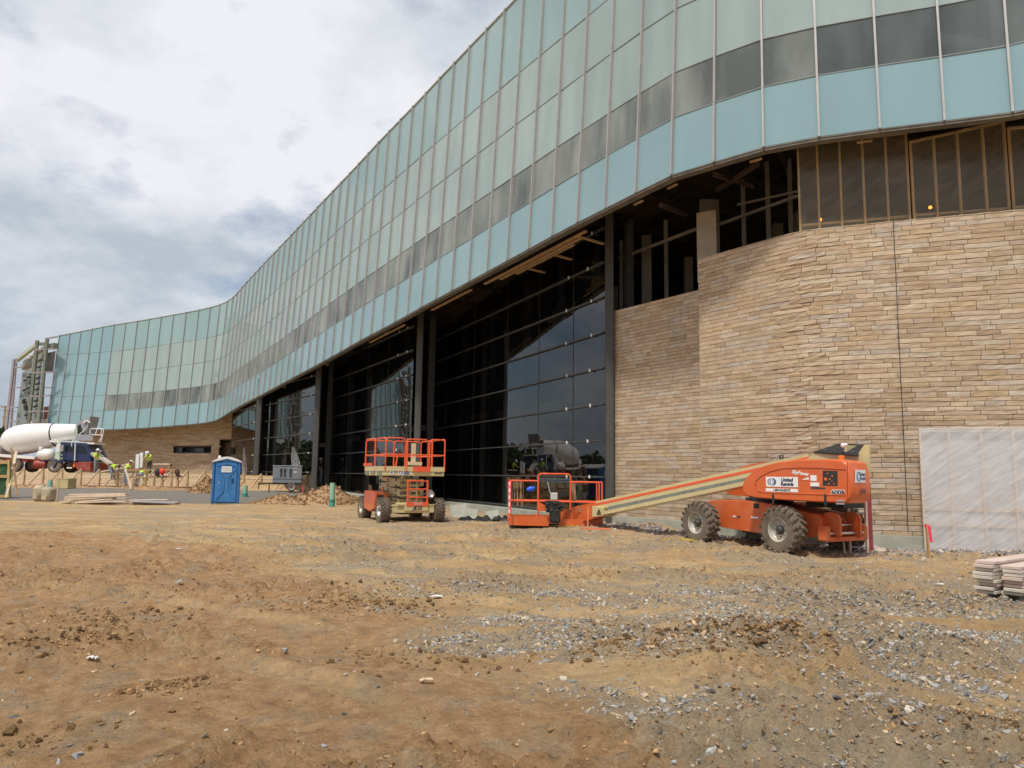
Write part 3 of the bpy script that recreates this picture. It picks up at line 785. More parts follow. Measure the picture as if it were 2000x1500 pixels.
def stone_wall(name, plan, z0, topf, course=.122, lmin=.32, lmax=1.05, rough=.02, parent=None, roughx=None, holes=(), seg=.17):
    """plan: polyline in plan; stones laid along it; topf(s)-> top height"""
    pl = [Vector((p[0], p[1], 0)) for p in plan]
    cum = [0]
    for a, b in zip(pl, pl[1:]): cum.append(cum[-1] + (b - a).length)
    tot = cum[-1]; cumA = np.array(cum); pxA = np.array([p.x for p in pl]); pyA = np.array([p.y for p in pl])
    def pos(s): return np.interp(s, cumA, pxA), np.interp(s, cumA, pyA)
    def nrm(s):
        x0, y0 = pos(s - .15); x1, y1 = pos(s + .15); t = Vector((x1 - x0, y1 - y0, 0)).normalized(); return Vector((t.y, -t.x, 0))
    V = []; F = []; C = []
    z = z0; rowi = 0
    nmax = 400
    while z < topf(0) + .001 or z < topf(tot) - .001:
        ch = course * rnd.choice((.86, 1, 1, 1.12, 1.0))
        s = -rnd.uniform(0, lmax)
        while s < tot:
            ln = rnd.uniform(lmin, lmax)
            if rnd.random() < .12: ln *= .5
            a = max(s, 0); b = min(s + ln, tot)
            s2 = s; s += ln
            if b - a < .05: continue
            tp = topf((a + b) / 2)
            if z > tp - .03: continue
            zt = min(z + ch, tp)
            if any(b > h[0] and a < h[1] and zt > h[2] and z < h[3] for h in holes):
                hh = [h for h in holes if b > h[0] and a < h[1] and zt > h[2] and z < h[3]][0]
                if a < hh[0] - .06: b = hh[0]
                elif b > hh[1] + .06: a = hh[1]
                else: continue
            g_ = .0055
            rr = rough * (1 + (roughx((a + b) / 2) if roughx else 0))
            base = rnd.uniform(0, rr); c = PAL[rnd.randrange(len(PAL))]; k = rnd.uniform(.93, 1.07)
            c = (c[0] * k, c[1] * k, c[2] * k, 1)
            na = max(1, int(round((b - a) / seg))); nb = 2 if seg < .3 else 1
            o = len(V)
            bias = rnd.uniform(-.5, .5)
            sk = rnd.uniform(-.02, .02) if rnd.random() < .12 else 0
            for j in range(nb + 3):
                for i in range(na + 3):
                    edge = i == 0 or j == 0 or i == na + 2 or j == nb + 2
                    u = min(max(i - 1, 0), na) / na; v = min(max(j - 1, 0), nb) / nb
                    ss = a + g_ + (b - a - 2 * g_) * u; zz_ = z + g_ + (zt - z - 2 * g_) * v
                    n_ = nrm(ss); x, y = pos(ss)
                    if edge: dep = -.06
                    else:
                        dep = .006 + base + rnd.uniform(0, rr) * (1.0 if 0 < u < 1 or 0 < v < 1 else .35) + bias * rr * (v - .5)
                    V.append((x + n_.x * dep, y + n_.y * dep, zz_)); C.append(c)
            W = na + 3
            for j in range(nb + 2):
                for i in range(na + 2):
                    F.append((o + j * W + i, o + j * W + i + 1, o + (j + 1) * W + i + 1, o + (j + 1) * W + i))
        z += ch; rowi += 1
    ob = np_mesh(name, np.array(V), np.array(F), [M_stone], False, np.array(C))
    ob.parent = parent
    mb = MB()
    K = max(2, int(tot / .4))
    for k in range(K):
        s0, s1 = tot * k / K, tot * (k + 1) / K
        n0, n1 = nrm(s0), nrm(s1); (x0, y0), (x1, y1) = pos(s0), pos(s1)
        i0, i1 = -.012, -.45
        zt0 = topf((s0 + s1) / 2) - .01
        seg_z = [(z0, zt0)]
        for h in holes:
            if s1 > h[0] and s0 < h[1]:
                seg_z = [(z0, h[2]), (h[3], zt0)]
        for (za, zb) in seg_z:
            if zb - za < .02: continue
            pts = [(x0 + n0.x * i0, y0 + n0.y * i0), (x1 + n1.x * i0, y1 + n1.y * i0), (x1 + n1.x * i1, y1 + n1.y * i1), (x0 + n0.x * i1, y0 + n0.y * i1)]
            mb.add([(p[0], p[1], za) for p in pts] + [(p[0], p[1], zb) for p in pts], [[0, 1, 2, 3], [4, 7, 6, 5], [0, 4, 5, 1], [2, 6, 7, 3], [1, 5, 6, 2], [0, 3, 7, 4]])
    mo = mb.build('mortar_backing', M_joint, ob)
    return ob, pos, nrm, tot
PW = [(5.53, 22.1), (6.1, 21.25), (6.7, 20.4), (7.15, 19.8), (7.5, 19.42), (7.85, 19.17), (8.4, 18.93), (9.46, 18.5), (11.9, 17.6), (16, 16.05)]
ZT1 = sum(at(*q).z for q in ((1500, 468, 20.1), (1757, 432, 18.47), (1900, 419, 17.95))) / 3
ZT2 = (at(1200, 608, 26.2).z + at(1365, 566, 23.1).z) / 2
sw1, pos1, nrm1, tot1 = stone_wall('stone_wall', PW, .30, lambda s: ZT1, rough=.005, parent=bld, roughx=lambda s: 2.6 * math.exp(-((s - 3.45) / .6) ** 2) + 1.0 * sstep(2.2, 3.4, s))
RW = [(3.45, 26.35), (5.86, 22.85)]
sw2, _, _, _ = stone_wall('stone_wall', RW, .30, lambda s: ZT2, rough=.003, parent=bld)
sw3, _, _, _ = stone_wall('stone_wall', [(5.84, 22.55), (5.55, 22.12)], .30, lambda s: ZT1, rough=.005, parent=bld, lmin=.25, lmax=.5)
# concrete footing below the stone
mb = MB()
for pl in (PW, RW):
    for a, b in zip(pl, pl[1:]):
        a = Vector((*a, 0)); b = Vector((*b, 0)); t = (b - a).normalized(); n_ = Vector((t.y, -t.x, 0))
        e = t * .03
        mb.bar(a - e + n_ * .05 - Vector((0, 0, .12)), b + e + n_ * .05 - Vector((0, 0, .12)), .3, .84)
mb.build('concrete_footing', M_conc, bld)
# control joint + white drip lines
j1 = at(1757, 700, 18.47)
mb = MB(); n_ = Vector((-.35, -.94, 0)).normalized()
mb.bar(Vector((j1.x, j1.y, .4)) + n_ * .05, Vector((j1.x, j1.y, ZT1)) + n_ * .05, .012, .012)
mb.build('control_joint', mat('black sealant', (.02, .02, .02), .6), bld)
mb = MB()
for (s0, s1, z) in ((5.9, 7.9, .66),):
    p0 = pos1(s0); p1 = pos1(s1); mb.bar((p0[0] - .03, p0[1] - .09, z), (p1[0] - .03, p1[1] - .09, z), .03, .02)
mb.build('flashing', M_white, bld)

# ---- dark glass bays below the facade
def soff(x, y):
    k = min(range(nM), key=lambda i: (Bp[i].x - x) ** 2 + (Bp[i].y - y) ** 2)
    return Bp[k].z + .85
BAYS = [((3.27, 26.35), (-5.07, 44.36), 6, 1.63 - 2.6), ((-5.07, 38.5), (-12.3, 52.0), 4, 1.63 - 2.6), ((-12.9, 49.5), (-18.8, 58.0), 3, .33), ((-19.6, 58.4), (-24.3, 66.0), 2, .33)]
for bi, (A, B, npan, zt0) in enumerate(BAYS):
    bay = empty('glass_bay', (0, 0, 0)); bay.parent = bld
    A = Vector((*A, 0)); B = Vector((*B, 0)); t = (B - A).normalized(); n_ = Vector((-t.y, t.x, 0))      # towards the yard
    if n_.x > 0: n_ = -n_
    ln = (B - A).length
    fr = [0, .115, .26, .42, .62, .82, 1.0] if npan == 6 else [k / npan for k in range(npan + 1)]
    levels = []
    z = 1.63 + (-1 if bi > 0 else -1) * 1.3
    z = -.9 if bi < 2 else .4
    zs = [z]; zl = 1.63 - 1.3 if bi < 2 else 1.63
    while zl < 12: zs.append(zl); zl += 1.27
    for k in range(len(fr) - 1):
        a = A + t * ln * fr[k]; b = A + t * ln * fr[k + 1]
        top = max(soff(a.x, a.y), soff(b.x, b.y)) + .3
        for q in range(len(zs) - 1):
            if zs[q] > top: break
            z1 = min(zs[q + 1], top + .02)
            mb = MB(); tl = Vector((0, 0, 0)) + n_ * rnd.uniform(-.004, .004)
            p = [a + t * .012, b - t * .012]
            mb.add([p[0] + Vector((0, 0, zs[q] + .02)), p[1] + Vector((0, 0, zs[q] + .02)) + tl, p[1] + Vector((0, 0, z1 - .02)), p[0] + Vector((0, 0, z1 - .02)) + tl] +
                   [v - n_ * .03 for v in (p[0] + Vector((0, 0, zs[q] + .02)), p[1] + Vector((0, 0, zs[q] + .02)), p[1] + Vector((0, 0, z1 - .02)), p[0] + Vector((0, 0, z1 - .02)))], [[0, 1, 2, 3]])
            mb.v = mb.v[:4]
            vv = [Vector(q_) for q_ in mb.v]
            if (vv[1] - vv[0]).cross(vv[2] - vv[0]).dot(n_) < 0: mb.f = [[3, 2, 1, 0]]
            mb.build('glass_pane', M_store, bay, fixn=False)
    for q in range(1, len(zs)):
        if zs[q] > soff(A.x, A.y) + .3: break
        mb = MB()
        # the slab of the soffit swallows the far ends of the higher rails
        end = B
        mb.bar(A + n_ * .05 + Vector((0, 0, zs[q])), end + n_ * .05 + Vector((0, 0, zs[q])), .09, .05)
        mb.build('rail', mat('rail', (.075, .073, .07), .5, .2) if 'M_rail' not in globals() else M_rail, bay)
        M_rail = bpy.data.materials['rail']
    for k in range(1, len(fr) - 1):
        mb = MB(); a = A + t * ln * fr[k]; top = soff(a.x, a.y) + .3
        mb.bar(a + Vector((0, 0, zs[0])) + n_ * .004, a + Vector((0, 0, top)) + n_ * .004, .018, .016, up=tuple(n_)); mb.build('joint', M_dkframe, bay)
    # inner supports
    mb = MB()
    for k in range(0, len(fr)):
        a = A + t * ln * fr[k] - n_ * 1.0; mb.bar(a + Vector((0, 0, -.8)), a + Vector((0, 0, soff(a.x, a.y) + .2)), .18, .3, up=tuple(n_))
    mb.build('inner_post', M_dkframe, bay)
    # small white clips on rails nearest the corner column
    for q in range(1, len(zs)):
        if zs[q] > soff(A.x, A.y): break
        for f in (.045, .13) if bi < 2 else (.05,):
            p = A + t * ln * (f + rnd.uniform(-.008, .008)) + n_ * .11 + Vector((0, 0, zs[q])); mb = MB(); mb.box(p, (.05, .05, .11)); mb.build('clip', M_white, bay)
# main columns
for (px, d, wd, zb) in ((1190.5, 26.15, .28, -.3), (814, 38.0, .34, -.3), (616, 49.0, .38, 0), (502, 57.6, .42, .3)):
    p = at(px, 900, d); mb = MB()
    zt = soff(p.x, p.y) + .5
    mb.box((p.x, p.y, (zb + zt) / 2), (.05 + wd * .2, wd * 1.1, zt - zb)); mb.box((p.x - wd * .38, p.y, (zb + zt) / 2 - .002), (.05, wd, zt - zb)); mb.box((p.x + wd * .38, p.y, (zb + zt) / 2 - .004), (.05, wd, zt - zb)); mb.box((p.x, p.y - wd * .45, (zb + zt) / 2 - .006), (wd * .8, .05, zt - zb))
    mb.build('column', M_col, bld)
# interior floor slab, cross walls and columns behind the glass
mb = MB(); z = -.75
mb.add([(30, 15, z), (30, 60, z), (-10, 90, z), (-40, 90, z), (-25, 66, z + 1.8), (-12.9, 53, z), (-4.5, 46, z), (3.4, 28, z), (12, 19.5, z)], [list(range(9))])
mb.build('floor_slab', M_intf, bld, fixn=False)
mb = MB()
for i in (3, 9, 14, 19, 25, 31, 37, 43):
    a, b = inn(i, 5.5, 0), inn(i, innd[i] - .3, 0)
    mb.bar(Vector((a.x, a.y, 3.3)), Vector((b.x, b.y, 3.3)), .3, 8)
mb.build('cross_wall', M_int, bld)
mb = MB()
for i in range(6, 46, 3):
    a = inn(i, 6.5, 0); zt = Bp[i].z + .3
    mb.bar((a.x, a.y, -.8), (a.x, a.y, zt), .3, .3)
    b = inn(i + 3 if i + 3 < nM else i, 6.5, 0)
    mb.bar((a.x, a.y, zt * .52), (b.x, b.y, zt * .52), .25, .35)
mb.build('inner_column', M_intf, bld)
# concrete kerb beneath the glass bays
mb = MB()
mb.bar((3.1, 26.15, -.15), (-5.15, 44.1, -.15), .5, .75); mb.bar((-5.3, 38.4, -.1), (-12.5, 51.8, .1), .5, .75)
mb.build('concrete_kerb', M_conc, bld)
# stone wall under the left wing, with its slot window and doorway
LWp = [(-44.8, 78.8), (-38.7, 77.0), (-26.6, 72.2)]
L1 = sum(math.dist(a, b) for a, b in zip(LWp, LWp[1:]))
def s_of(px):
    u = (px - 1000) / 1480
    best = min(range(2000), key=lambda k: abs(u - (np.interp(k / 2000 * L1, [0, math.dist(LWp[0], LWp[1]), L1], [p[0] for p in LWp])) / np.interp(k / 2000 * L1, [0, math.dist(LWp[0], LWp[1]), L1], [p[1] for p in LWp])))
    return best / 2000 * L1
wz1 = at(380, 874, 74.7).z; wz0 = at(380, 883.5, 74.7).z
dz1 = at(445, 860, 73).z
hs_ = [(s_of(343), s_of(417), wz0, wz1), (s_of(432), s_of(457), 0, dz1)]
sw4, _, _, _ = stone_wall('stone_wall', LWp, .9, lambda s: 7.4, course=.15, lmin=.5, lmax=1.5, rough=.03, parent=bld, holes=hs_, seg=.8)
M_slot = mat('grey window glass', (.14, .155, .17), .15, 0, .1, 2)
win = empty('slot_window', (0, 0, 0)); win.parent = bld
for (a, b) in ((343, 355), (356.5, 398), (399.5, 417)):
    p0 = at(a, 879, 75.6); p1 = at(b, 879, 74.5)
    mb = MB(); mb.bar((p0.x, p0.y, (wz0 + wz1) / 2), (p1.x, p1.y, (wz0 + wz1) / 2), .04, wz1 - wz0 - .05); mb.build('window_pane', M_slot, win)
mb = MB()
for x in (355.7, 398.7):
    p = at(x, 879, 74.7); mb.box((p.x, p.y, (wz0 + wz1) / 2), (.09, .1, wz1 - wz0))
mb.build('window_frame', M_alu, win)
dr = empty('doorway', (0, 0, 0)); dr.parent = bld
p0 = at(432, 900, 73.7); p1 = at(457, 900, 72.6); mb = MB()
mb.bar((p0.x, p0.y, 2.6), (p1.x, p1.y, 2.6), .1, 3.6); mb.build('door_recess_shade', mat('recess shade brown', (.09, .06, .045), .9, 0, .3), dr)  # dark brown panel painted as the shade inside the doorway
mb = MB()
for p in (p0, p1): mb.bar((p.x, p.y - .2, .9), (p.x, p.y - .2, dz1), .1, .1)
mb.bar((p0.x, p0.y - .2, dz1), (p1.x, p1.y - .2, dz1), .1, .1); mb.build('door_frame', M_col, dr)
# structure above the stone wall, behind the openings on the right
mb = MB()
for (px, py0, py1, d, wd) in ((1385, 390, 500, 24.0, .62), (1213, 470, 600, 27.5, .12), (1262, 460, 585, 27.5, .35), (1497, 300, 470, 22, .10), (1540, 290, 460, 22, .10), (1300, 430, 570, 26, .12), (1450, 330, 480, 23, .1)):
    a, b = at(px, py0, d), at(px, py1, d); mb.bar((a.x, a.y, a.z), (a.x, a.y, b.z - .3), wd, .12)
mb.bar(at(1400, 440, 23.2), at(1565, 380, 21), .06, .08); mb.bar(at(1210, 505, 27.3), at(1400, 432, 23.4), .06, .1); mb.bar(at(1440, 400, 22.5), at(1565, 372, 21), .04, .06)
mb.build('upper_framing', M_intf, bld)
mb = MB()
for a, b in (((1395, 340, 20.8), (1470, 365, 23.5)), ((1480, 320, 20), (1400, 372, 23)), ((1290, 400, 22), (1340, 420, 25))):
    mb.bar(at(*a), at(*b), .1, .12)
mb.build('rusty_beam', mat('rusty steel beam', (.05, .028, .02), .8, .0, .3), bld)
# back panels above the stone so that the opening reads as a dark room with a pale board
mb = MB(); a, b = at(1362, 500, 22.8), at(1400, 500, 22.5)
mb.bar((a.x, a.y, 8.7), (b.x, b.y, 8.7), .05, 2.2); mb.build('plywood_board', mat('plain plywood', (.35, .29, .22), .8), bld)

# raw lumber blocking fixed under the soffit edge
mb = MB()
for (i0, i1, off, dz) in ((11.2, 15.8, .55, -.12), (11.6, 15.2, .75, -.14), (12.2, 14.6, .95, -.13), (12.0, 12.25, .9, -.16), (16.5, 19, .5, -.1), (21, 24, .5, -.1)):
    def ip(f, o_): k = int(f); a = inn(k, o_, Bp[k].z); b_ = inn(k + 1, o_, Bp[k + 1].z); return a.lerp(b_, f - k)
    mb = MB(); mb.bar(ip(i0, off) + Vector((0, 0, dz)), ip(i1, off) + Vector((0, 0, dz)), .12, .05); mb.build('lumber_blocking', M_woodd, bld)
for f in (11.6, 12.9, 14.1): mb = MB(); mb.bar(ip(f, .6) + Vector((0, 0, -.1)), ip(f + .1, 1.9) + Vector((0, 0, -.1)), .12, .05); mb.build('lumber_blocking', M_woodd, bld)
for i in (4, 6, 8, 9, 22, 28, 34, 39):
    mb = MB(); a = inn(i, .35, Bp[i].z - .14); b_ = inn(i + 1, .35, Bp[i + 1].z - .14); mb.bar(a.lerp(b_, .1), a.lerp(b_, .36), .07, .04); mb.build('soffit_bracket', M_woodd, bld)
# ------------------------------------------------------------ machines
M_or = mat('orange machine paint', (.66, .12, .025), .30, 0, .06, 3, coat=.5, dust=.22, dustc=(.50, .25, .12))
M_or2 = mat('dusty orange chassis paint', (.62, .12, .03), .5, 0, .10, 3, dust=.45, dustc=(.42, .25, .13))
M_rail = bpy.data.materials['rail']
M_orr = mat('orange tube paint', (.80, .11, .035), .38, 0, .08, 5, coat=.3)
M_cream = mat('cream machine paint', (.62, .52, .27), .4, 0, .07, 3, coat=.3, dust=.25)
M_blk = mat('black rubber and plastic', (.022, .022, .022), .65, 0, .3, 6)
M_grip = mat('black grip cover', (.018, .018, .02), .8, 0, .3, 20, .4, 60)
M_tyre = mat('dusty tyre rubber', (.125, .10, .075), .92, 0, .3, 5, .5, 30, dust=.7, dustc=(.27, .205, .14))
M_rim = mat('pale steel rim', (.50, .48, .42), .5, .2, .12, 6, dust=.5)
M_hub = mat('greasy hub', (.07, .065, .06), .55, .4, .3, 12)
M_sil = mat('silver metal', (.62, .61, .59), .28, .9, .08, 6)
M_dgrey = mat('grey power track', (.22, .24, .20), .7, .2, .25, 14)
M_sign = mat('white decal', (.80, .81, .82), .4, 0, .02, 3)
M_ink = mat('dark lettering', (.045, .05, .075), .5, 0, .02, 3)
M_blue = mat('decal blue', (.035, .12, .33), .4, 0, .03, 3)
M_sgrey = mat('decal grey', (.33, .33, .36), .4, 0, .03, 3)
M_panel = mat('control panel face', (.03, .03, .03), .5, 0, .3, 15)
M_lens = mat('amber lens', (.8, .18, .03), .25, 0, .05, 3)

def W4(loc, rz): return Matrix.Translation(Vector(loc)) @ Matrix.Rotation(rz, 4, 'Z')
def pix2loc(M, yp, px, py):
    """where the sight line through a photo pixel meets the local plane y=yp: returns local (x, z)"""
    Mi = M.inverted(); o = Mi @ Vector((0, 0, EYE)); q = Mi @ at(px, py, 10.0); d = q - o
    k = (yp - o.y) / d.y; r = o + d * k; return r.x, r.z
def pixx(M, xp, px, py):
    Mi = M.inverted(); o = Mi @ Vector((0, 0, EYE)); q = Mi @ at(px, py, 10.0); d = q - o
    k = (xp - o.x) / d.x; r = o + d * k; return r.y, r.z

def wheel(parent, loc, Rr, Wd, side, style='lug', rz=0.0, rimm=None, rr=.52):
    """axle along local y; side=+1 when the outer face looks to +y"""
    w_ = empty('wheel', loc, rz); w_.parent = parent
    rot = Matrix.Rotation(R(90) * side, 3, 'Z')
    mb = MB()
    prof = [(-Wd * .5, Rr * rr), (-Wd * .5, Rr * .62), (-Wd * .54, Rr * .78), (-Wd * .5, Rr * .90), (-Wd * .40, Rr * .955), (0, Rr * .97), (Wd * .40, Rr * .955), (Wd * .5, Rr * .90), (Wd * .54, Rr * .78), (Wd * .5, Rr * .62), (Wd * .5, Rr * rr)]
    mb.lathe(prof, rot=rot, n=36, caps=False)
    nl = 20 if style == 'lug' else 22
    if style != 'road':
        for k in range(nl):
            for s_ in (-1, 1):
                a = 2 * math.pi * (k + (.5 if s_ > 0 else 0)) / nl
                a2 = a + (.17 if style == 'lug' else .26)
                pts = []
                for (xx, aa, rr_) in ((s_ * Wd * .53, a, .90), (s_ * Wd * .50, a, .965), (s_ * Wd * .10, a2, 1.0)):
                    pts.append((xx, aa, rr_ * Rr))
                P_ = [rot @ Vector((x, r * math.cos(t), r * math.sin(t))) for x, t, r in pts]
                wl = Rr * (.115 if style == 'lug' else .085)
                for p, q in ((P_[0], P_[1]), (P_[1], P_[2])):
                    up = (p + q); up.normalize()
                    mb.bar(p, q, wl, Rr * .11, up=tuple(up))
    mb.build('tyre', M_tyre, w_)
    mb = MB()
    o_ = Wd * .5
    mb.lathe([(o_ * .98, Rr * rr), (o_ * 1.02, Rr * rr * .99), (o_ * .95, Rr * rr * .93), (o_ * .45, Rr * rr * .86), (o_ * .35, Rr * rr * .80), (o_ * .42, Rr * .22), (o_ * .42, .001)], rot=rot, n=32, caps=False)
    mb.lathe([(-o_ * .9, Rr * rr), (-o_ * .5, Rr * rr * .8), (-o_ * .5, .001)], rot=rot, n=24, caps=False)
    mb.build('rim', rimm or M_rim, w_)
    mb = MB()
    mb.lathe([(o_ * .40, Rr * .21), (o_ * .62, Rr * .20), (o_ * .66, Rr * .15), (o_ * .9, Rr * .10), (o_ * .92, .001)], rot=rot, n=18, caps=False)
    for k in range(8):
        t = 2 * math.pi * k / 8; mb.lathe([(o_ * .4, .012), (o_ * .55, .012), (o_ * .55, .0005)], c=rot @ Vector((0, Rr * .29 * math.cos(t), Rr * .29 * math.sin(t))), rot=rot, n=6, caps=False)
    mb.build('hub', M_hub, w_)
    return w_

def rental_sign(parent, loc, rot, w_, h_, withtext=True):
    """white rental decal: two overlapping rings and two lines of lettering"""
    mb = MB(); mb.box((0, 0, 0), (w_, h_, .006), bev=.002)
    s = mb.build('sign', M_sign, parent); s.location = loc; s.rotation_euler = rot
    for cx_, m_ in ((-w_ * .36, M_sgrey), (-w_ * .265, M_blue)):
        mb = MB(); n = 28; r0, r1 = h_ * .36, h_ * .24; off = h_ * .10 * (1 if m_ is M_sgrey else -1)
        vs = []; fs = []
        for k in range(n):
            t = 2 * math.pi * k / n
            vs.append((cx_ + r0 * math.cos(t), r0 * math.sin(t), .004 + (.0015 if m_ is M_blue else 0)))
            vs.append((cx_ + off + r1 * .75 * math.cos(t), r1 * 1.25 * math.sin(t), .004 + (.0015 if m_ is M_blue else 0)))
        for k in range(n): fs.append([2 * k, 2 * ((k + 1) % n), 2 * ((k + 1) % n) + 1, 2 * k + 1])
        mb.add(vs, fs); q = mb.build('emblem', m_, parent, fixn=False)
        q.location = Vector(loc) + rotm(*rot) @ Vector((0, 0, 0)); q.rotation_euler = rot
    rm = rotm(*rot)
    for k, t_ in enumerate(('United', 'Rentals')):
        text_part(t_, h_ * .50, M_ink, parent, Vector(loc) + rm @ Vector((w_ * .165, h_ * (.20 - .42 * k), .0035)), rot, ext=.0015, bold=.006, shear=.15, sx=1.0)
    return s

# ============ boom lift
T0 = (6.19, 18.3, gz(5.4, 17.7) + .0)
RZ = R(120)
boom = empty('boom_lift', T0, RZ, 'orange and cream telescopic boom lift parked by the stone wall with its boom lowered leftward', 'boom lift')
MW = W4(T0, RZ); SUP = R(5); MS = MW @ Matrix.Rotation(SUP, 4, 'Z')
def sup(o): o.rotation_euler = (0, 0, SUP); return o
for (x, y) in ((1.25, 1), (-1.25, 1), (1.25, -1), (-1.25, -1)):
    wheel(boom, (x, y * 1.03, .49), .50, .34, y, 'lug')
mb = MB(); mb.prism([(1.55, .42), (1.55, .98), (1.2, 1.05), (.1, 1.06), (-.6, 1.01), (-1.5, .87), (-1.78, .84), (-1.86, .74), (-1.86, .45), (-1.7, .35), (-.9, .30), (.2, .34)], -.56, .56, bev=.02)
ch = mb.build('chassis', M_or2, boom)
mb = MB()
for yy in (.34, -.34):
    mb.prism([(-1.80, .36), (-1.80, .86), (-1.95, .90), (-2.12, .86), (-2.18, .76), (-2.18, .40), (-2.1, .34)], yy - .03, yy + .03)
mb.box((-1.98, 0, .33), (.22, 1.2, .09)); mb.box((-1.98, .62, .45), (.25, .14, .32), bev=.03); mb.box((-1.98, -.62, .45), (.25, .14, .32), bev=.03)
mb.build('axle_bracket', M_or2, boom)
mb = MB(); mb.tube([(-2.06, .62, .45), (-2.06, -.62, .45)], .035, 10); mb.tube([(-2.02, .3, .62), (-2.02, -.28, .62)], .018, 8); mb.build('steering_cylinder', M_sil, boom)
mb = MB(); mb.tube([(-1.25, -.98, .49), (-1.25, .98, .49)], .11, 12); mb.tube([(1.25, -.98, .49), (1.25, .98, .49)], .11, 12); mb.box((-.1, 0, .33), (1.2, .5, .2))
for k in range(3): mb.tube([(-1.9, .2 - .18 * k, .8), (-2.03, .12 - .15 * k, .6), (-1.95, .05 - .1 * k, .45)], .012, 6)
mb.build('axle', M_hub, boom)
mb = MB(); x0, z0 = pix2loc(MW, .565, 1477, 988); mb.box((x0, .563, z0), (.16, .012, .11)); mb.build('vent', M_blk, boom)
for sx_, m_ in ((.10, M_sign), (-.04, M_ink)):
    x0, z0 = pix2loc(MW, .57, 1440, 1009); mb = MB(); s_ = 1 if m_ is M_sign else -1
    mb.add([(x0 + sx_ - .0, .568, z0 - .03), (x0 + sx_ - .0, .568, z0 + .03), (x0 + sx_ + s_ * .06, .568, z0)], [[0, 1, 2]]); mb.box((x0 + sx_ - s_ * .03, .567, z0), (.06, .003, .03)); mb.build('arrow_decal', m_, boom)
x0, z0 = pix2loc(MW, .57, 1477, 1011); mb = MB(); mb.box((x0 + .05, .568, z0), (.22, .004, .04)); mb.build('label_strip', M_sign, boom)
# turntable
mb = MB(); mb.lathe([(0, .55), (.10, .55), (.10, .45), (.14, .45)], c=(0, 0, 1.03), rot=Matrix.Rotation(R(-90), 3, 'Y'), n=28)
mb.box((-1.0, .1, 1.15), (2.3, .9, .08)); mb.box((-1.7, 0, 1.06), (.9, .8, .16)); sup(mb.build('turntable', M_blk, boom))
HO = [(-.50, 1.15), (-.24, 1.19), (-.12, 1.30), (-.12, 1.44), (-.22, 1.60), (-.42, 1.75), (-.72, 1.88), (-1.10, 1.965), (-1.6, 2.005), (-2.3, 2.01), (-2.62, 1.99), (-2.74, 1.93), (-2.80, 1.72), (-2.82, 1.35), (-2.78, 1.20), (-2.68, 1.115), (-2.0, 1.11), (-1.2, 1.12)]
def hood(y0, y1, nm):
    mb = MB()
    # rounded shell: several inset layers make a soft edge
    cxm, czm = -1.6, 1.55
    n = len(HO); s = 1 if y1 > y0 else -1
    lay = [(y0, 1.0), (y1 - s * .13, 1.0), (y1 - s * .06, .988), (y1 - s * .02, .965), (y1, .93)]
    vs = []
    for y, k in lay:
        for (x, z) in HO: vs.append((cxm + (x - cxm) * (1 - (1 - k) * .45), y, czm + (z - czm) * k))
    fs = [list(range(n)), [(len(lay) - 1) * n + i for i in range(n)][::-1]]
    for l in range(len(lay) - 1):
        for i in range(n): fs.append([l * n + i, (l + 1) * n + i, (l + 1) * n + (i + 1) % n, l * n + (i + 1) % n])
    mb.add(vs, fs, 0, True)
    o = mb.build(nm, M_or, boom); return sup(o)
hd = hood(.50, 1.18, 'hood'); hd2 = hood(-.50, -1.0, 'hood'); hd2.location = (1.9, .15, 0)
YH = 1.181
def H(px, py, y=YH): 
    x, z = pix2loc(MS, y, px, py); return x, z
def hpoly(pts, m_, nm, th=.006, off=0.0):
    mb = MB(); q = [H(*p) for p in pts]; mb.prism(q, YH + off, YH + off + th); return mb.build(nm, m_, hd)
def hline(pts, r, m_, nm):
    mb = MB(); mb.tube([(H(*p)[0], YH + .001, H(*p)[1]) for p in pts], r, 6); return mb.build(nm, m_, hd)
M_seam = mat('seam shadow gap', (.22, .03, .008), .7, 0, .1, 3)
hline([(1476, 952), (1476, 940), (1487, 930), (1505, 921), (1530, 915.5), (1560, 914), (1605, 915), (1652, 917.5)], .008, M_seam, 'panel_seam')
hline([(1476, 952), (1482, 959), (1500, 962), (1560, 964), (1652, 967)], .013, M_or, 'lower_lip')
hline([(1655, 902), (1655.5, 986)], .006, M_seam, 'door_seam')
rt = (R(90), 0, R(180))
xa, za = H(1496, 931); xb, zb_ = H(1559, 952)
rental_sign(hd, ((xa + xb) / 2, YH + .004, (za + zb_) / 2), rt, abs(xb - xa), abs(za - zb_) * .98)
xa, za = H(1496, 953.5); xb, zb2 = H(1559, 961.5)
mb = MB(); mb.box(((xa + xb) / 2, YH + .004, (za + zb2) / 2), (abs(xb - xa), .006, abs(za - zb2))); mb.build('phone_sign', M_sign, hd)
text_part('1-800-UR-RENTS', abs(za - zb2) * .98, M_ink, hd, ((xa + xb) / 2, YH + .008, (za + zb2) / 2), rt, ext=.0015, bold=.003, shear=.12, sx=.88)
x_, z_ = H(1636.5, 962.3); text_part('600S', .125, M_sign, hd, (x_, YH + .003, z_), rt, ext=.001, bold=.016, sx=1.15); text_part('600S', .125, M_ink, hd, (x_, YH + .006, z_), rt, ext=.001, bold=.004, sx=1.15)
x_, z_ = H(1563, 924); text_part('SkyPower', .10, M_sign, hd, (x_, YH + .003, z_), (R(90), R(8), R(180)), ext=.001, bold=.004, shear=.3)
hpoly([(1583, 928), (1595, 928.5), (1595, 939.5), (1583, 939)], M_sign, 'notice')
hpoly([(1583, 942), (1600, 942.5), (1600, 950), (1583, 949.5)], M_sign, 'notice')
hpoly([(1584, 951), (1612, 952), (1612, 955), (1584, 954.5)], M_ink, 'notice_strip')
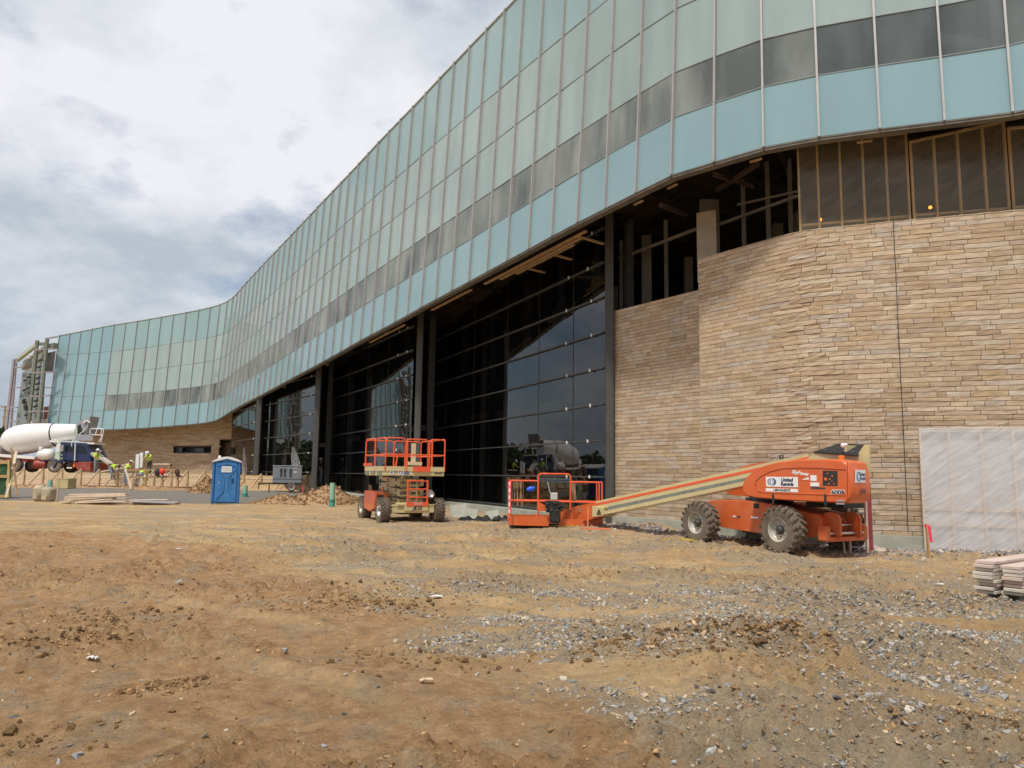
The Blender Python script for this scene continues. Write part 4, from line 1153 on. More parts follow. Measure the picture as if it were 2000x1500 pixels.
hpoly([(1573, 934), (1579, 932), (1580, 937), (1566, 937)], M_sign, 'star_decal')
hpoly([(1607, 919), (1636, 920), (1636, 949), (1607, 948.5)], M_panel, 'control_recess', .004)
mb = MB()
for (px, py, r) in ((1613, 936, .035), (1621, 936, .02), (1626, 930, .02), (1617, 925, .015), (1630, 945, .015), (1619, 945, .018), (1625, 940, .012)):
    x, z = H(px, py); mb.box((x, YH + .01, z), (r * 1.6, .02, r * 1.6), bev=.006)
mb.build('switch', M_lens, hd)
hpoly([(1633, 976), (1650, 976.5), (1650, 979.5), (1633, 979)], M_sgrey, 'label_strip'); hpoly([(1633, 982), (1650, 982.5), (1650, 985.5), (1633, 985)], M_sgrey, 'label_strip')
for px in (1510, 1612):
    x, z = H(px, 972); mb = MB(); mb.box((x, YH + .0, z - .05), (.05, .05, .26), bev=.015); mb.build('latch', M_blk, hd)
# rear face decal
mb = MB(); mb.box((-2.82, .86, 1.66), (.01, .36, .26), rot=rotm(0, R(-3), 0)); mb.build('tail_sign', M_sign, hd)
mb = MB(); n_k = 20
for k in range(n_k): t0, t1 = 2 * math.pi * k / n_k, 2 * math.pi * (k + 1) / n_k; mb.bar((-2.829, .94 + .06 * math.cos(t0), 1.66 + .09 * math.sin(t0)), (-2.829, .94 + .06 * math.cos(t1), 1.66 + .09 * math.sin(t1)), .025, .006)
mb.build('emblem', M_blue, hd)
for k, t_ in enumerate(('United', 'Rentals')): text_part(t_, .085, M_ink, hd, (-2.83, .79, 1.70 - .08 * k), (R(90), 0, R(-90)), ext=.001, bold=.002, sx=.8)
text_part('JLG', .12, M_ink, hd, (-2.84, .80, 1.36), (R(90), 0, R(-90)), ext=.002, bold=.004, shear=.2)
# boom
A1 = pix2loc(MS, .2, 1162, 979.5); A2 = pix2loc(MS, .2, 1440, 916.8); sl = (A2[1] - A1[1]) / (A2[0] - A1[0])
B1 = pix2loc(MS, .2, 1168, 1009)
def bz(x): return A1[1] + sl * (x - A1[0])
xe, xt = A1[0], -1.2
Hb_ = A1[1] - B1[1]
mb = MB(); mb.prism([(xe, bz(xe) - Hb_ * .60), (xe, bz(xe)), (xt, bz(xt)), (xt, bz(xt) - Hb_ * .60)], -.2, .2, bev=.015)
bo = sup(mb.build('boom_section', M_cream, boom))
mb = MB(); mb.prism([(xe + .05, bz(xe) - Hb_ * .32), (xe + .05, bz(xe) - Hb_ * .17), (-1.4, bz(-1.4) - Hb_ * .17), (-1.4, bz(-1.4) - Hb_ * .32)], .2, .206); mb.build('stripe', M_orr, bo)
mb = MB(); mb.prism([(xe - .6, bz(xe - .6) - Hb_ * .80), (xe - .6, bz(xe - .6) - Hb_ * .56), (-.2, bz(-.2) - Hb_ * .56), (-.2, bz(-.2) - Hb_ * .80)], .08, .24)
mb.build('power_track', M_dgrey, bo)
mb = MB(); mb.prism([(xe - .35, bz(xe - .35) - Hb_ * 1.02), (xe - .35, bz(xe - .35) - Hb_ * .80), (-.2, bz(-.2) - Hb_ * .76), (-.2, bz(-.2) - Hb_ * .98)], -.2, .27, bev=.01)
mb.build('track_tray', M_cream, bo)
mb = MB(); mb.prism([(xe + .04, bz(xe) - Hb_ * 1.05), (xe + .04, bz(xe) - Hb_ * .3), (xe - .5, bz(xe - .5) - Hb_ * .55), (xe - .42, bz(xe - .4) - Hb_ * 1.1)], -.22, .28, bev=.01); mb.build('boom_end', M_cream, bo)
mb = MB(); mb.tube([(xe - .30, .30, bz(xe) - Hb_ * .55), (xe - .42, .36, bz(xe) - Hb_ * .8), (xe - .25, .33, bz(xe) - Hb_ * .85), (xe - .3, .3, bz(xe) - Hb_ * .5)], .022, 6); mb.build('hose', M_blk, bo)
# orange tip bracket
q = [pix2loc(MS, .22, *p) for p in ((1163, 981), (1128, 988), (1092, 998), (1088, 1009), (1094, 1021), (1112, 1025), (1164, 1012))]
mb = MB(); mb.prism(q, -.22, .22, bev=.012); jb = sup(mb.build('boom_tip', M_or, boom))
x_, z_ = pix2loc(MS, .24, 1132, 995); mb = MB(); mb.tube([(x_, .23, z_ + .08), (x_ + .02, .25, z_ - .06), (x_ - .03, .25, z_ - .07), (x_ - .03, .24, z_ + .08)], .012, 6); mb.build('hose_loop', M_sil, jb)
x_, z_ = pix2loc(MS, .24, 1127, 1017); mb = MB(); mb.box((x_, .226, z_), (.22, .006, .05)); mb.build('label_strip', M_sign, jb)
# tail: cream uprights, black cover, beacon
tp = [pix2loc(MS, .28, *p) for p in ((1590, 880), (1590, 905), (1692, 936), (1699, 932), (1699, 868), (1690, 867), (1674, 889), (1600, 884))]
mb = MB(); mb.prism([pix2loc(MS, .30, *p) for p in ((1562, 908), (1592, 883.5), (1674, 889.5), (1688, 869), (1698, 870), (1697, 933), (1682, 936), (1620, 912))], .25, .30, bev=.005)
mb.box((-2.15, .0, bz(-2.1) - .15), (.05, .5, .3))
sup(mb.build('tail_upright', M_cream, boom))
zc = bz(-2.2)
MSi = MS.inverted()
mb = MB(); a = [tuple(MSi @ at(*q_)) for q_ in ((1589, 882, 16.95), (1675, 888.5, 16.02), (1690, 868.0, 16.55), (1634, 867.5, 17.4))]
mb.add([Vector(p) for p in a] + [Vector(p) - Vector((0, 0, .03)) for p in a], [[0, 1, 2, 3], [7, 6, 5, 4], [0, 4, 5, 1], [1, 5, 6, 2], [2, 6, 7, 3], [3, 7, 4, 0]])
cv = sup(mb.build('black_cover', M_grip, boom))
mb = MB()
for k in range(4):
    t = .15 + .23 * k; p = Vector(a[0]).lerp(Vector(a[1]), t).lerp(Vector(a[3]).lerp(Vector(a[2]), t), .25) + Vector((0, 0, .012)); mb.box(p, (.09, .012, .008), rot=rotm(0, 0, 0))
mb.build('slot', M_sgrey, cv)
mb = MB(); mb.lathe([(0, .07), (.08, .07), (.10, .04)], c=(-2.2, .5, 2.0), rot=Matrix.Rotation(R(-90), 3, 'Y'), n=14); sup(mb.build('beacon', M_lens, boom))
mb = MB(); mb.sphere((-2.16, .36, zc - .03), .05, sc_=(1, .8, 1.1)); mb.sphere((-2.23, .36, zc - .02), .035); sup(mb.build('horn', M_sign, boom))
mb = MB(); p = pix2loc(MS, .0, 1525, 892); mb.tube([(p[0], 0, p[1] - .1), (p[0] + .03, 0, p[1] + .03), (p[0] - .05, 0, p[1] + .04), (p[0] - .06, 0, p[1] - .1)], .02, 8); sup(mb.build('hose_guide', M_blk, boom))
# platform at the boom tip, turned to face the yard
PB = Vector(on(1086, 1036, .0)); PBm = W4((1.36, 24.0, 0), R(4)); loc = MW.inverted() @ PBm
pf = bpy.data.objects.new('platform', None); col.objects.link(pf); pf.parent = boom; pf.matrix_local = loc
yf = -.45     # front face of the basket (towards the yard)
def BQ(px, py, y=yf): return pix2loc(PBm, y, px, py)
XL, XR = BQ(997, 980)[0], BQ(1176, 980)[0]
ZT = BQ(1030, 939)[1]; ZM = BQ(1030, 978)[1]; ZK = BQ(1030, 1008)[1]; ZB = max(.07, BQ(1030, 1026)[1]); ZR = BQ(1080, 925.5)[1]
CL, CR_ = BQ(1051, 980)[0], BQ(1114, 980)[0]
mb = MB(); mb.box(((XL + XR) / 2, 0, ZB + .02), (XR - XL, .9, .03)); mb.build('floor', M_blk, pf)
XM = BQ(1072, 1000)[0]; XN = BQ(1090, 1000)[0]
mb = MB(); mb.prism([(XL, ZB), (XL, ZK), (XM - .12, ZK), (XM, ZK - .04), (XM, ZB - .02)], yf - .02, yf + .01); mb.box((XL, 0, (ZB + ZK) / 2), (.02, .88, ZK - ZB)); mb.prism([(XN, ZB - .02), (XN + .1, ZK - .1), (XR, ZK - .02), (XR, ZB)], yf - .02, yf + .01); mb.box((XR, 0, (ZB + ZK) / 2), (.02, .88, ZK - ZB)); mb.box(((XL + XR) / 2, .45, (ZB + ZK) / 2), (XR - XL, .02, ZK - ZB))
mb.build('kick_plate', M_or, pf)
mb = MB(); r_ = .024
for yy in (yf, .45):
    mb.tube([(XL, yy, ZB), (XL, yy, ZT), (XL + .02, yy, ZT)], r_, 8)
    mb.tube([(XL, yy, ZT), (CL, yy, ZT)], r_, 8); mb.tube([(CR_, yy, ZT - .02), (XR, yy, ZT - .02)], r_, 8); mb.tube([(XL, yy, ZM), (XR, yy, ZM - .03)], r_, 8)
    mb.tube([(XR, yy, ZB), (XR, yy, ZT - .02)], r_, 8)
mb.tube([(CL, yf, ZK - .1), (CL, yf, ZR - .07), (CL + .03, yf, ZR - .02), (CL + .08, yf, ZR), (CR_ - .08, yf, ZR), (CR_ - .03, yf, ZR - .02), (CR_, yf, ZR - .07), (CR_, yf, ZM - .25)], .027, 8)
for xx in (XL, XR):
    for zz_ in (ZT - (.02 if xx == XR else 0), ZM): mb.tube([(xx, yf, zz_), (xx, .45, zz_)], r_, 8)
mb.tube([(XR - .09, yf, ZM), (XR - .09, yf, ZT)], r_, 8)
mb.build('guard_rail', M_orr, pf)
mb = MB(); x0, z0 = BQ(1084, 936); mb.box(((CL + CR_) / 2, yf + .12, z0 - .06), (CR_ - CL - .08, .24, .10), bev=.02); mb.box(((CL + CR_) / 2, yf + .10, z0 + .01), (CR_ - CL - .04, .28, .03)); mb.build('control_console', mat('blue grey console', (.12, .15, .165), .5), pf)
mb = MB(); x0, z0 = BQ(1081, 969); mb.box((x0, yf - .12, z0), (.21, .14, .22), bev=.015); mb.box((x0, yf - .195, z0 + .05), (.12, .004, .02)); mb.build('white_box', mat('pale grey box', (.5, .5, .46), .5), pf)
mb = MB(); a_, b_ = BQ(1069, 941), BQ(1074, 963); mb.bar((a_[0], yf - .08, a_[1]), (b_[0], yf - .1, b_[1]), .05, .03); mb.build('arm', M_sgrey, pf)
mb = MB(); x0, z0 = BQ(1081, 990)
for k in range(16):
    aa = [Vector((x0 + rnd.uniform(-.3, .3), yf - .15 - rnd.uniform(0, .25), z0 + rnd.uniform(-.15, .2))) for _ in range(3)]
    mb.tube([aa[0], aa[1], aa[2]], .022, 6)
mb.box((x0 - .02, yf - .2, z0 + .06), (.5, .26, .22), bev=.05); mb.box((x0 + .02, yf - .2, z0 - .24), (.32, .3, .45), bev=.05)
mb.build('rotator_hoses', M_blk, pf)
mb = MB(); mb.box((BQ(1075, 1000)[0], 0.0, ZB - .02), (.5, .6, .12), bev=.03); mb.build('rotator_base', M_hub, pf)
mb = MB(); a_ = BQ(1051, 983); mb.prism([(a_[0], a_[1] + .05), (a_[0] + .2, a_[1] - .05), (a_[0] + .25, a_[1] - .22), (a_[0] - .02, a_[1] - .25)], yf - .05, yf + .02); mb.build('gusset', M_or, pf)
# things hanging in the basket
def hang(name, cat, label, px, py, mb_, m_):
    o = mb_.build(name, m_); o.matrix_world = PBm; tag(o, label, cat); return o
mb = MB(); x0, z0 = BQ(1038, 955); mb.sphere((x0, yf + .1, z0), .11, sc_=(1.1, .7, .8)); mb.sphere((x0 - .08, yf + .08, z0 - .02), .07); mb.sphere((x0 + .08, yf + .1, z0 + .03), .06)
hang('plastic_bag', 'bag', 'crumpled bright blue bag tied inside the boom lift basket', 0, 0, mb, mat('bright blue plastic', (.02, .12, .75), .35))
mb = MB()
for k in range(7):
    xx, _ = BQ(1004 + 3 * k, 950); 
    for t in range(1): mb.tube([(xx, yf + .15, ZT), (xx + rnd.uniform(-.04, .04), yf + .15, ZT - .3), (xx + rnd.uniform(-.05, .05), yf + .2, ZT - .6 - rnd.uniform(0, .25))], .010 + .008 * (k % 3), 5)
hang('safety_harness', 'harness', 'tangled tan safety harness straps hung from the left basket rail', 0, 0, mb, mat('faded strap webbing', (.32, .20, .11), .8))
mb = MB()
for k in range(4):
    xx, _ = BQ(1119 + 2 * k, 950); mb.bar((xx, yf + .3, ZT - .05), (xx + .05, yf + .3, ZM - .02), .03, .05)
hang('harness_straps', 'harness', 'bundle of brown straps hanging at the right side of the basket', 0, 0, mb, bpy.data.materials['faded strap webbing'])

# ============ scissor lift
RS = R(116); hv = Vector((math.cos(RS), math.sin(RS), 0)); lv = Vector((-hv.y, hv.x, 0))
fm = Vector((-3.44, 26.45, 0)); rt_ = fm + hv * 1.15; rt_.z = gz(rt_.x, rt_.y)
sci = empty('scissor_lift', rt_, RS, 'cream and orange rough terrain scissor lift with its railed platform lowered', 'scissor lift')
MC = W4(rt_, RS)
for (x, y) in ((-1.15, 1), (1.15, 1), (-1.15, -1), (1.15, -1)):
    wheel(sci, (x, y * .97, .405), .41, .32, y, 'ag', rimm=M_sil if x < 0 else M_rim)
mb = MB(); mb.box((0, 0, .52), (2.9, 1.15, .28), bev=.02); mb.box((-1.32, 0, .44), (.26, 1.55, .26), bev=.02); mb.box((1.32, 0, .44), (.26, 1.5, .26), bev=.02)
mb.box((-1.475, -.1, .47), (.06, .85, .17), bev=.01); mb.box((-1.47, 0, .59), (.02, 1.56, .03))
chs = mb.build('chassis', M_cream, sci)
mb = MB(); mb.tube([(-1.15, -.95, .405), (-1.15, .95, .405)], .10, 10); mb.tube([(1.15, -.95, .405), (1.15, .95, .405)], .10, 10); mb.box((-.2, 0, .33), (1.2, .5, .2)); mb.build('axle', M_hub, sci)
text_part('JLG', .16, M_ink, chs, (-1.508, -.12, .475), (R(90), 0, R(-90)), ext=.002, bold=.008, shear=.35, sx=1.3)
mb = MB(); mb.prism([(-.55, .42), (-.62, .98), (.75, 1.02), (.80, .40), (.1, .30)], .62, 1.12, bev=.03); eb = mb.build('engine_box', M_or, sci)
mb = MB(); mb.box((-.60, .92, .80), (.03, .22, .2), rot=rotm(0, R(-5), 0)); mb.build('panel', M_blk, eb)
mb = MB(); mb.prism([(-.55, .42), (-.6, .95), (.75, .95), (.80, .40)], -1.1, -.62, bev=.03); mb.build('tank_box', M_or2, sci)
# folded scissor stack
for k in range(5):
    z0 = .72 + k * .172
    mb = MB()
    for yy in (-.42, .42): mb.bar((-1.12, yy, z0 + (.05 if k % 2 else -.02)), (1.15, yy, z0 + (-.02 if k % 2 else .05)), .10, .145, bev=.01)
    mb.box((-1.0, 0, z0), (.08, .84, .07)); mb.box((1.0, 0, z0), (.08, .84, .07))
    s_ = mb.build('scissor_arm', M_cream, sci)
    mb = MB()
    for x in (-.95, 0, .95): mb.lathe([(0, .035), (.035, .035), (.04, .02)], c=(x, .465, z0), rot=Matrix.Rotation(R(90), 3, 'Z'), n=10)
    mb.build('pin', M_hub, s_)
# deck
XF, XB_ = -1.55, .95; YW = 1.06
mb = MB(); mb.box(((XF + XB_) / 2, 0, 1.66), (XB_ - XF, 2 * YW, .20), bev=.02)
mb.box(((XF + XB_) / 2, YW, 1.80), (XB_ - XF, .04, .16)); mb.box(((XF + XB_) / 2, -YW, 1.80), (XB_ - XF, .04, .16)); mb.box((XF, 0, 1.80), (.04, 2 * YW, .16)); mb.box((XB_, 0, 1.80), (.04, 2 * YW, .16))
dk_ = mb.build('deck', M_cream, sci)
mb = MB(); mb.box((XF - .025, -.22, 1.80), (.02, .62, .17)); mb.box((XF - .04, -.22, 1.73), (.04, .6, .03)); mb.build('entry_plate', M_orr, dk_)
rental_sign(dk_, (XF - .008, .38, 1.665), (R(90), 0, R(-90)), .44, .15)
mb = MB(); mb.box((XF - .006, .82, 1.665), (.006, .18, .12)); mb.build('yellow_notice', M_sign, dk_)
text_part('4394RT', .10, M_ink, dk_, (XF - .008, -.85, 1.66), (R(90), 0, R(-90)), ext=.002, bold=.002)
text_part('417', .12, M_ink, dk_, (XF - .008, .80, 1.665), (R(90), 0, R(-90)), ext=.003, bold=.004)
for k in range(3): mb = MB(); mb.box((-.9 + .8 * k, YW + .014, 1.66), (.5, .006, .13)); mb.build('slot_panel', M_dgrey, dk_)
mb = MB(); r_ = .025
z1, z2, zm = 1.72, 2.84, 2.28
def loop(p0, p1, za, zb, rad=.10):
    p0 = Vector(p0); p1 = Vector(p1); d = (p1 - p0).normalized(); u = Vector((0, 0, 1))
    mb.tube([p0 + u * za, p0 + u * (zb - rad), p0 + u * (zb - rad * .3) + d * rad * .3, p0 + u * zb + d * rad, p1 + u * zb - d * rad, p1 + u * (zb - rad * .3) - d * rad * .3, p1 + u * (zb - rad), p1 + u * za], r_, 8)
    mb.tube([p0 + u * zm, p1 + u * zm], r_, 8)
loop((XF, YW, 0), (XF, .38, 0), z1, z2); loop((XF, .33, 0), (XF, -.45, 0), z1 + .0, z2 - .03); loop((XF, -.50, 0), (XF, -YW, 0), z1, z2 - .02)
mb.tube([(XF, .30, z1), (XF, .30, z2)], r_, 8)
loop((XF, YW, 0), (-.3, YW, 0), z1, z2); loop((-.25, YW, 0), (XB_, YW, 0), z1, z2 + .02)
loop((XF, -YW, 0), (-.3, -YW, 0), z1, z2); loop((-.25, -YW, 0), (XB_, -YW, 0), z1, z2)
loop((XB_, YW, 0), (XB_, 0, 0), z1, z2); loop((XB_, 0, 0), (XB_, -YW, 0), z1, z2)
mb.box((XB_ - .3, YW, 1.95), (1.1, .02, .1)); mb.tube([(-.9, .5, z1), (-.95, .45, 2.3), (-.7, .5, z1)], .02, 6)
mb.build('guard_rail', M_orr, sci)
mb = MB(); mb.box((XF + .1, .42, 2.45), (.10, .10, .34), bev=.02); mb.tube([(XF + .05, .42, 2.6), (XF - .05, .46, 2.72), (XF, .40, 2.78)], .02, 6); mb.build('control_box', mat('dark grey control box', (.10, .10, .105), .5), sci)
mb = MB(); mb.box((XF + 1.3, -.35, 2.35), (.05, .16, .75)); mb.box((XF + 1.2, -.35, 2.0), (.3, .5, .12)); mb.build('board', M_wood, sci)
# ladder frame at the end
LY0, LZ1 = pixx(MC, -1.50, 797, 937); LY1, LZ0 = pixx(MC, -1.50, 834, 989)
mb = MB()
for yy in (LY0, LY1): mb.box((-1.5, yy, (LZ0 + LZ1) / 2), (.05, .06, LZ1 - LZ0), bev=.01)
for k in range(4): mb.box((-1.5, (LY0 + LY1) / 2, LZ0 + .03 + (LZ1 - LZ0 - .07) * k / 3), (.045, abs(LY0 - LY1), .045), bev=.01)
mb.box((-1.505, (LY0 + LY1) / 2, LZ0 + .08), (.03, abs(LY0 - LY1), .14))
lf = mb.build('ladder', M_orr, sci)
mb = MB()
for yy in (LY0 - .12, LY0 - .36): mb.box((-1.38, yy, (LZ0 + LZ1) / 2 + .03), (.04, .03, LZ1 - LZ0))
for k in range(5): mb.box((-1.38, LY0 - .24, LZ0 + .14 + .19 * k), (.06, .24, .035))
mb.build('step', M_cream, lf)
mb = MB(); mb.box((-1.525, (LY0 + LY1) / 2 - .02, LZ0 + .09), (.006, .32, .1)); mb.build('warning_notice', mat('pink notice', (.62, .25, .2), .5), lf)
Y_, Z_ = pixx(MC, -1.45, 839, 964)
mb = MB(); mb.lathe([(.16, .06), (.05, .13), (-.08, .14), (-.12, .125), (-.10, .10), (-.06, .08), (-.04, .05), (-.02, .001)], c=(-1.42, Y_, Z_), n=22, caps=False); mb.build('lamp', M_sil, sci)
mb = MB(); mb.box((-1.30, Y_ + .05, Z_ - .30), (.1, .22, .5), bev=.03); mb.build('lamp_bracket', M_blk, sci)
mb = MB(); mb.lathe([(0, .05), (.10, .05), (.13, .03)], c=(-.3, .75, 1.03), rot=Matrix.Rotation(R(-90), 3, 'Y'), n=12); mb.build('beacon', M_lens, sci)
# ------------------------------------------------------------ mixer truck on the raised pad
M_drum = mat('white drum paint', (.80, .79, .77), .35, 0, .03, .8, coat=.3, dust=.25, dustc=(.5, .45, .38))
M_red = mat('maroon truck paint', (.28, .03, .028), .45, 0, .15, 2, dust=.4)
M_navy = mat('navy cab paint', (.012, .028, .10), .4, 0, .1, 2, coat=.2, dust=.1)
M_cabg = mat('dark cab glass', (.015, .018, .02), .08, 0, .1, 2)
M_road = mat('grey road tyre', (.09, .085, .08), .9, 0, .2, 4, dust=.6, dustc=(.2, .18, .15))
YT = 57.5; SC = YT / FPX
TR = Vector(at(100, 925, YT)); TR.z = 1.33
truck = empty('mixer_truck', TR, 0, 'concrete mixer truck with white drum, navy cab and maroon frame', 'mixer truck')
def TP(px, py, dy=0.0):
    p = at(px, py, YT + dy) - TR; return p.x, p.z
def TV(px, py, dy=0.0):
    p = at(px, py, YT + dy) - TR; return Vector((p.x, dy, p.z))
a0 = TV(4, 864.5); a1 = TV(158, 842); ax = (a1 - a0); ln = ax.length; ax.normalize()
rotD = Matrix((ax, Vector((0, 1, 0)), ax.cross(Vector((0, 1, 0))))).transposed()
k = SC
prof = [(0, .05), (.02, 8 * k), (5 * k, 14 * k), (12 * k, 21 * k), (20 * k, 25.5 * k), (32 * k, 28.6 * k), (45 * k, 29.2 * k), (62 * k, 28.3 * k), (82 * k, 25.8 * k), (104 * k, 22.2 * k), (130 * k, 17.5 * k), (152 * k, 13.6 * k), (154 * k, 11 * k)]
mb = MB(); mb.lathe(prof, c=a0, rot=rotD, n=40); dr_ = mb.build('drum', M_drum, truck)
mb = MB(); mb.lathe([(104 * k, 22.4 * k), (104 * k, 22.9 * k), (106 * k, 22.6 * k), (106 * k, 22.0 * k)], c=a0, rot=rotD, n=40, caps=False); mb.build('drum_band', M_blk, dr_)
mb = MB(); mb.lathe([(150 * k, 14.6 * k), (150 * k, 15.2 * k), (153 * k, 15.0 * k), (153 * k, 14 * k)], c=a0, rot=rotD, n=32, caps=False); mb.build('drum_ring', M_galv, dr_)
def tb(nm, p0, p1, dy, wd, m_, par=None, bev=.02):
    """box spanning photo pixels p0-p1, centred dy from the truck's near side plane, wd wide"""
    x0, z0 = TP(*p0); x1, z1 = TP(*p1); mb = MB(); mb.box(((x0 + x1) / 2, dy, (z0 + z1) / 2), (abs(x1 - x0), wd, abs(z1 - z0)), bev=bev); return mb.build(nm, m_, par or truck)
tb('frame', (-60, 893), (150, 902), 0, .9, M_red); 
mb = MB(); mb.bar(TV(-60, 885, -1.0), TV(70, 894.5, -1.0), .35, .20); mb.bar(TV(-60, 885, 1.0), TV(70, 894.5, 1.0), .35, .20); mb.build('fender_rail', M_drum, truck)
tb('pedestal', (-2, 866), (9, 889), 0, 1.2, M_drum); tb('step_box', (61, 893), (71, 903), -.85, .5, M_red)
for px in (46.8, 14, -22):
    for s_ in (-1, 1):
        w_ = wheel(truck, (TP(px, 909.6)[0], s_ * 1.02, .53), .53, .42, s_ , 'road', rr=.55)
for s_ in (-1, 1): wheel(truck, (TP(123.3, 920)[0], s_ * 1.02, .55), .56, .36, s_, 'road', rr=.55)
mb = MB(); p = TV(90, 888, -.95); mb.lathe([(-.58, .04), (-.56, .2), (-.46, .36), (-.25, .44), (.25, .44), (.46, .36), (.56, .2), (.58, .04)], c=p, n=22); mb.box(p + Vector((-.28, -.25, .42)), (.22, .2, .3), bev=.03); mb.build('water_tank', M_drum, truck)
mb = MB(); p = TV(80, 907, -.9); mb.lathe([(-.48, .05), (-.46, .25), (-.38, .33), (.38, .33), (.46, .28), (.48, .05)], c=p, n=20); mb.build('fuel_tank', M_red, truck)
# cab
q = [TP(*p, -1.15) for p in ((117, 899), (117, 866), (122, 863), (166, 865), (176, 888), (178, 902), (140, 901))]
mb = MB(); mb.prism(q, -1.15, 1.15, bev=.05); cab = mb.build('cab', M_navy, truck)
q = [TP(*p, -1.17) for p in ((126, 882), (127, 869), (146, 870), (146, 882))]
mb = MB(); mb.prism(q, -1.18, -1.15); mb.build('side_window', M_cabg, cab)
q = [TP(*p, -1.17) for p in ((152, 884), (152, 870), (164, 871), (171, 886))]
mb = MB(); mb.prism(q, -1.18, -1.15); mb.build('windscreen', M_cabg, cab)
mb = MB()
for (y, w1) in ((889.5, 13), (896, 11)):
    for j in range(4):
        x0, z0 = TP(129 + j * 3.2, y); mb.box((x0, -1.175, z0), (.09, .01, .12))
mb.build('door_lettering', M_sign, cab)
tb('mirror', (133, 870), (139, 884), -1.45, .08, M_drum, cab); tb('mirror', (142, 871), (145.5, 883), -1.45, .08, M_sgrey, cab)
mb = MB(); mb.tube([TV(147, 866, -1.3), TV(146, 900, -1.3)], .04, 6); mb.tube([TV(140, 862, -1.35), TV(140, 872, -1.35)], .03, 6); mb.build('grab_pole', M_drum, cab)
mb = MB(); q = [TP(*p, -1.2) for p in ((107, 899), (112, 863), (118, 862), (119, 882), (116, 900))]; mb.prism(q, -1.2, -.6); mb.build('rear_shield', mat('pale green shield', (.5, .6, .52), .4), truck)
tb('running_board', (104, 899), (142, 901.5), -1.05, .35, M_navy)
q = [TP(*p, -1.2) for p in ((142, 903), (178, 903), (177, 921), (152, 919), (147, 912))]
mb = MB(); mb.prism(q, -1.22, 1.22, bev=.04); bp_ = mb.build('front_hull', M_red, truck)
tb('headlight', (149, 907), (155, 912), -1.23, .04, M_blk, bp_); tb('lamp', (161, 908), (164.5, 913), -1.23, .05, M_lens, bp_); tb('plate', (148.5, 913), (159, 915.5), -1.23, .03, M_sign, bp_)
mb = MB(); mb.bar(TV(105, 915, -1.1), TV(113, 902, -1.1), .3, .06); mb.bar(TV(113, 902, -1.1), TV(138, 902, -1.1), .3, .05); mb.build('wheel_fender', M_navy, truck)
# roof deck and rails over the cab
mb = MB(); mb.bar(TV(110, 862.5), TV(196, 867), 1.7, .14); dk2 = mb.build('roof_deck', M_drum, truck)
mb = MB()
for dy in (-.8, .8):
    for p0, p1 in (((176, 849), (176, 840)), ((176, 840), (179, 837)), ((179, 837), (201, 837.5)), ((201, 837.5), (202.5, 843)), ((202.5, 843), (197, 864)), ((178, 849), (200, 850)), ((190, 838), (186, 850)), ((199, 838), (197, 850)), ((200, 850), (193, 863))):
        mb.tube([TV(*p0, dy), TV(*p1, dy)], .035, 6)
mb.build('deck_rail', M_drum, truck)
tb('deck_side', (159, 850), (192, 862), -.75, .05, M_sgrey)
mb = MB()
for dy in (-.7, .7):
    mb.bar(TV(150, 831, dy), TV(150.5, 864, dy), .1, .13); mb.bar(TV(141, 862, dy), TV(167, 838, dy), .07, .07)
mb.build('drum_yoke', mat('pale green yoke', (.55, .62, .5), .5), truck)
q = [TP(*p) for p in ((156, 832), (163, 824), (172, 821), (186, 814), (181, 832), (176, 850), (166, 850), (160, 848))]
mb = MB(); mb.prism(q, -.62, -.56); mb.prism(q, .56, .62); mb.bar(TV(186, 814), TV(175, 850), 1.1, .05); hp = mb.build('charge_hopper', M_sgrey, truck)
mb = MB(); q = [TP(*p) for p in ((159, 836), (166, 829), (173, 850), (162, 849))]; mb.prism(q, -.64, -.62); mb.build('hopper_mouth_shade', M_blk, hp)  # black plate painted as the darkness inside the hopper opening
mb = MB(); mb.bar(TV(163, 826, -.7), TV(169, 821, -.7), .08, .1); mb.bar(TV(169, 821, -.7), TV(176, 825, -.7), .08, .1); mb.build('hopper_trim', M_drum, hp)
mb = MB(); mb.bar(TV(160, 871, -.5), TV(190, 893, -.9), .5, .12); mb.bar(TV(190, 888, -.9), TV(217, 907, -1.6), .45, .14); mb.tube([TV(190, 890, -1.2), TV(217, 912, -1.6)], .05, 6); mb.tube([TV(186, 887, -1.0), TV(190, 878, -1.0)], .04, 6); mb.tube([TV(193, 886, -1.2), TV(199, 880, -1.2)], .04, 6)
mb.build('chute', mat('concrete crusted chute', (.42, .38, .32), .85, 0, .2, 4), truck)

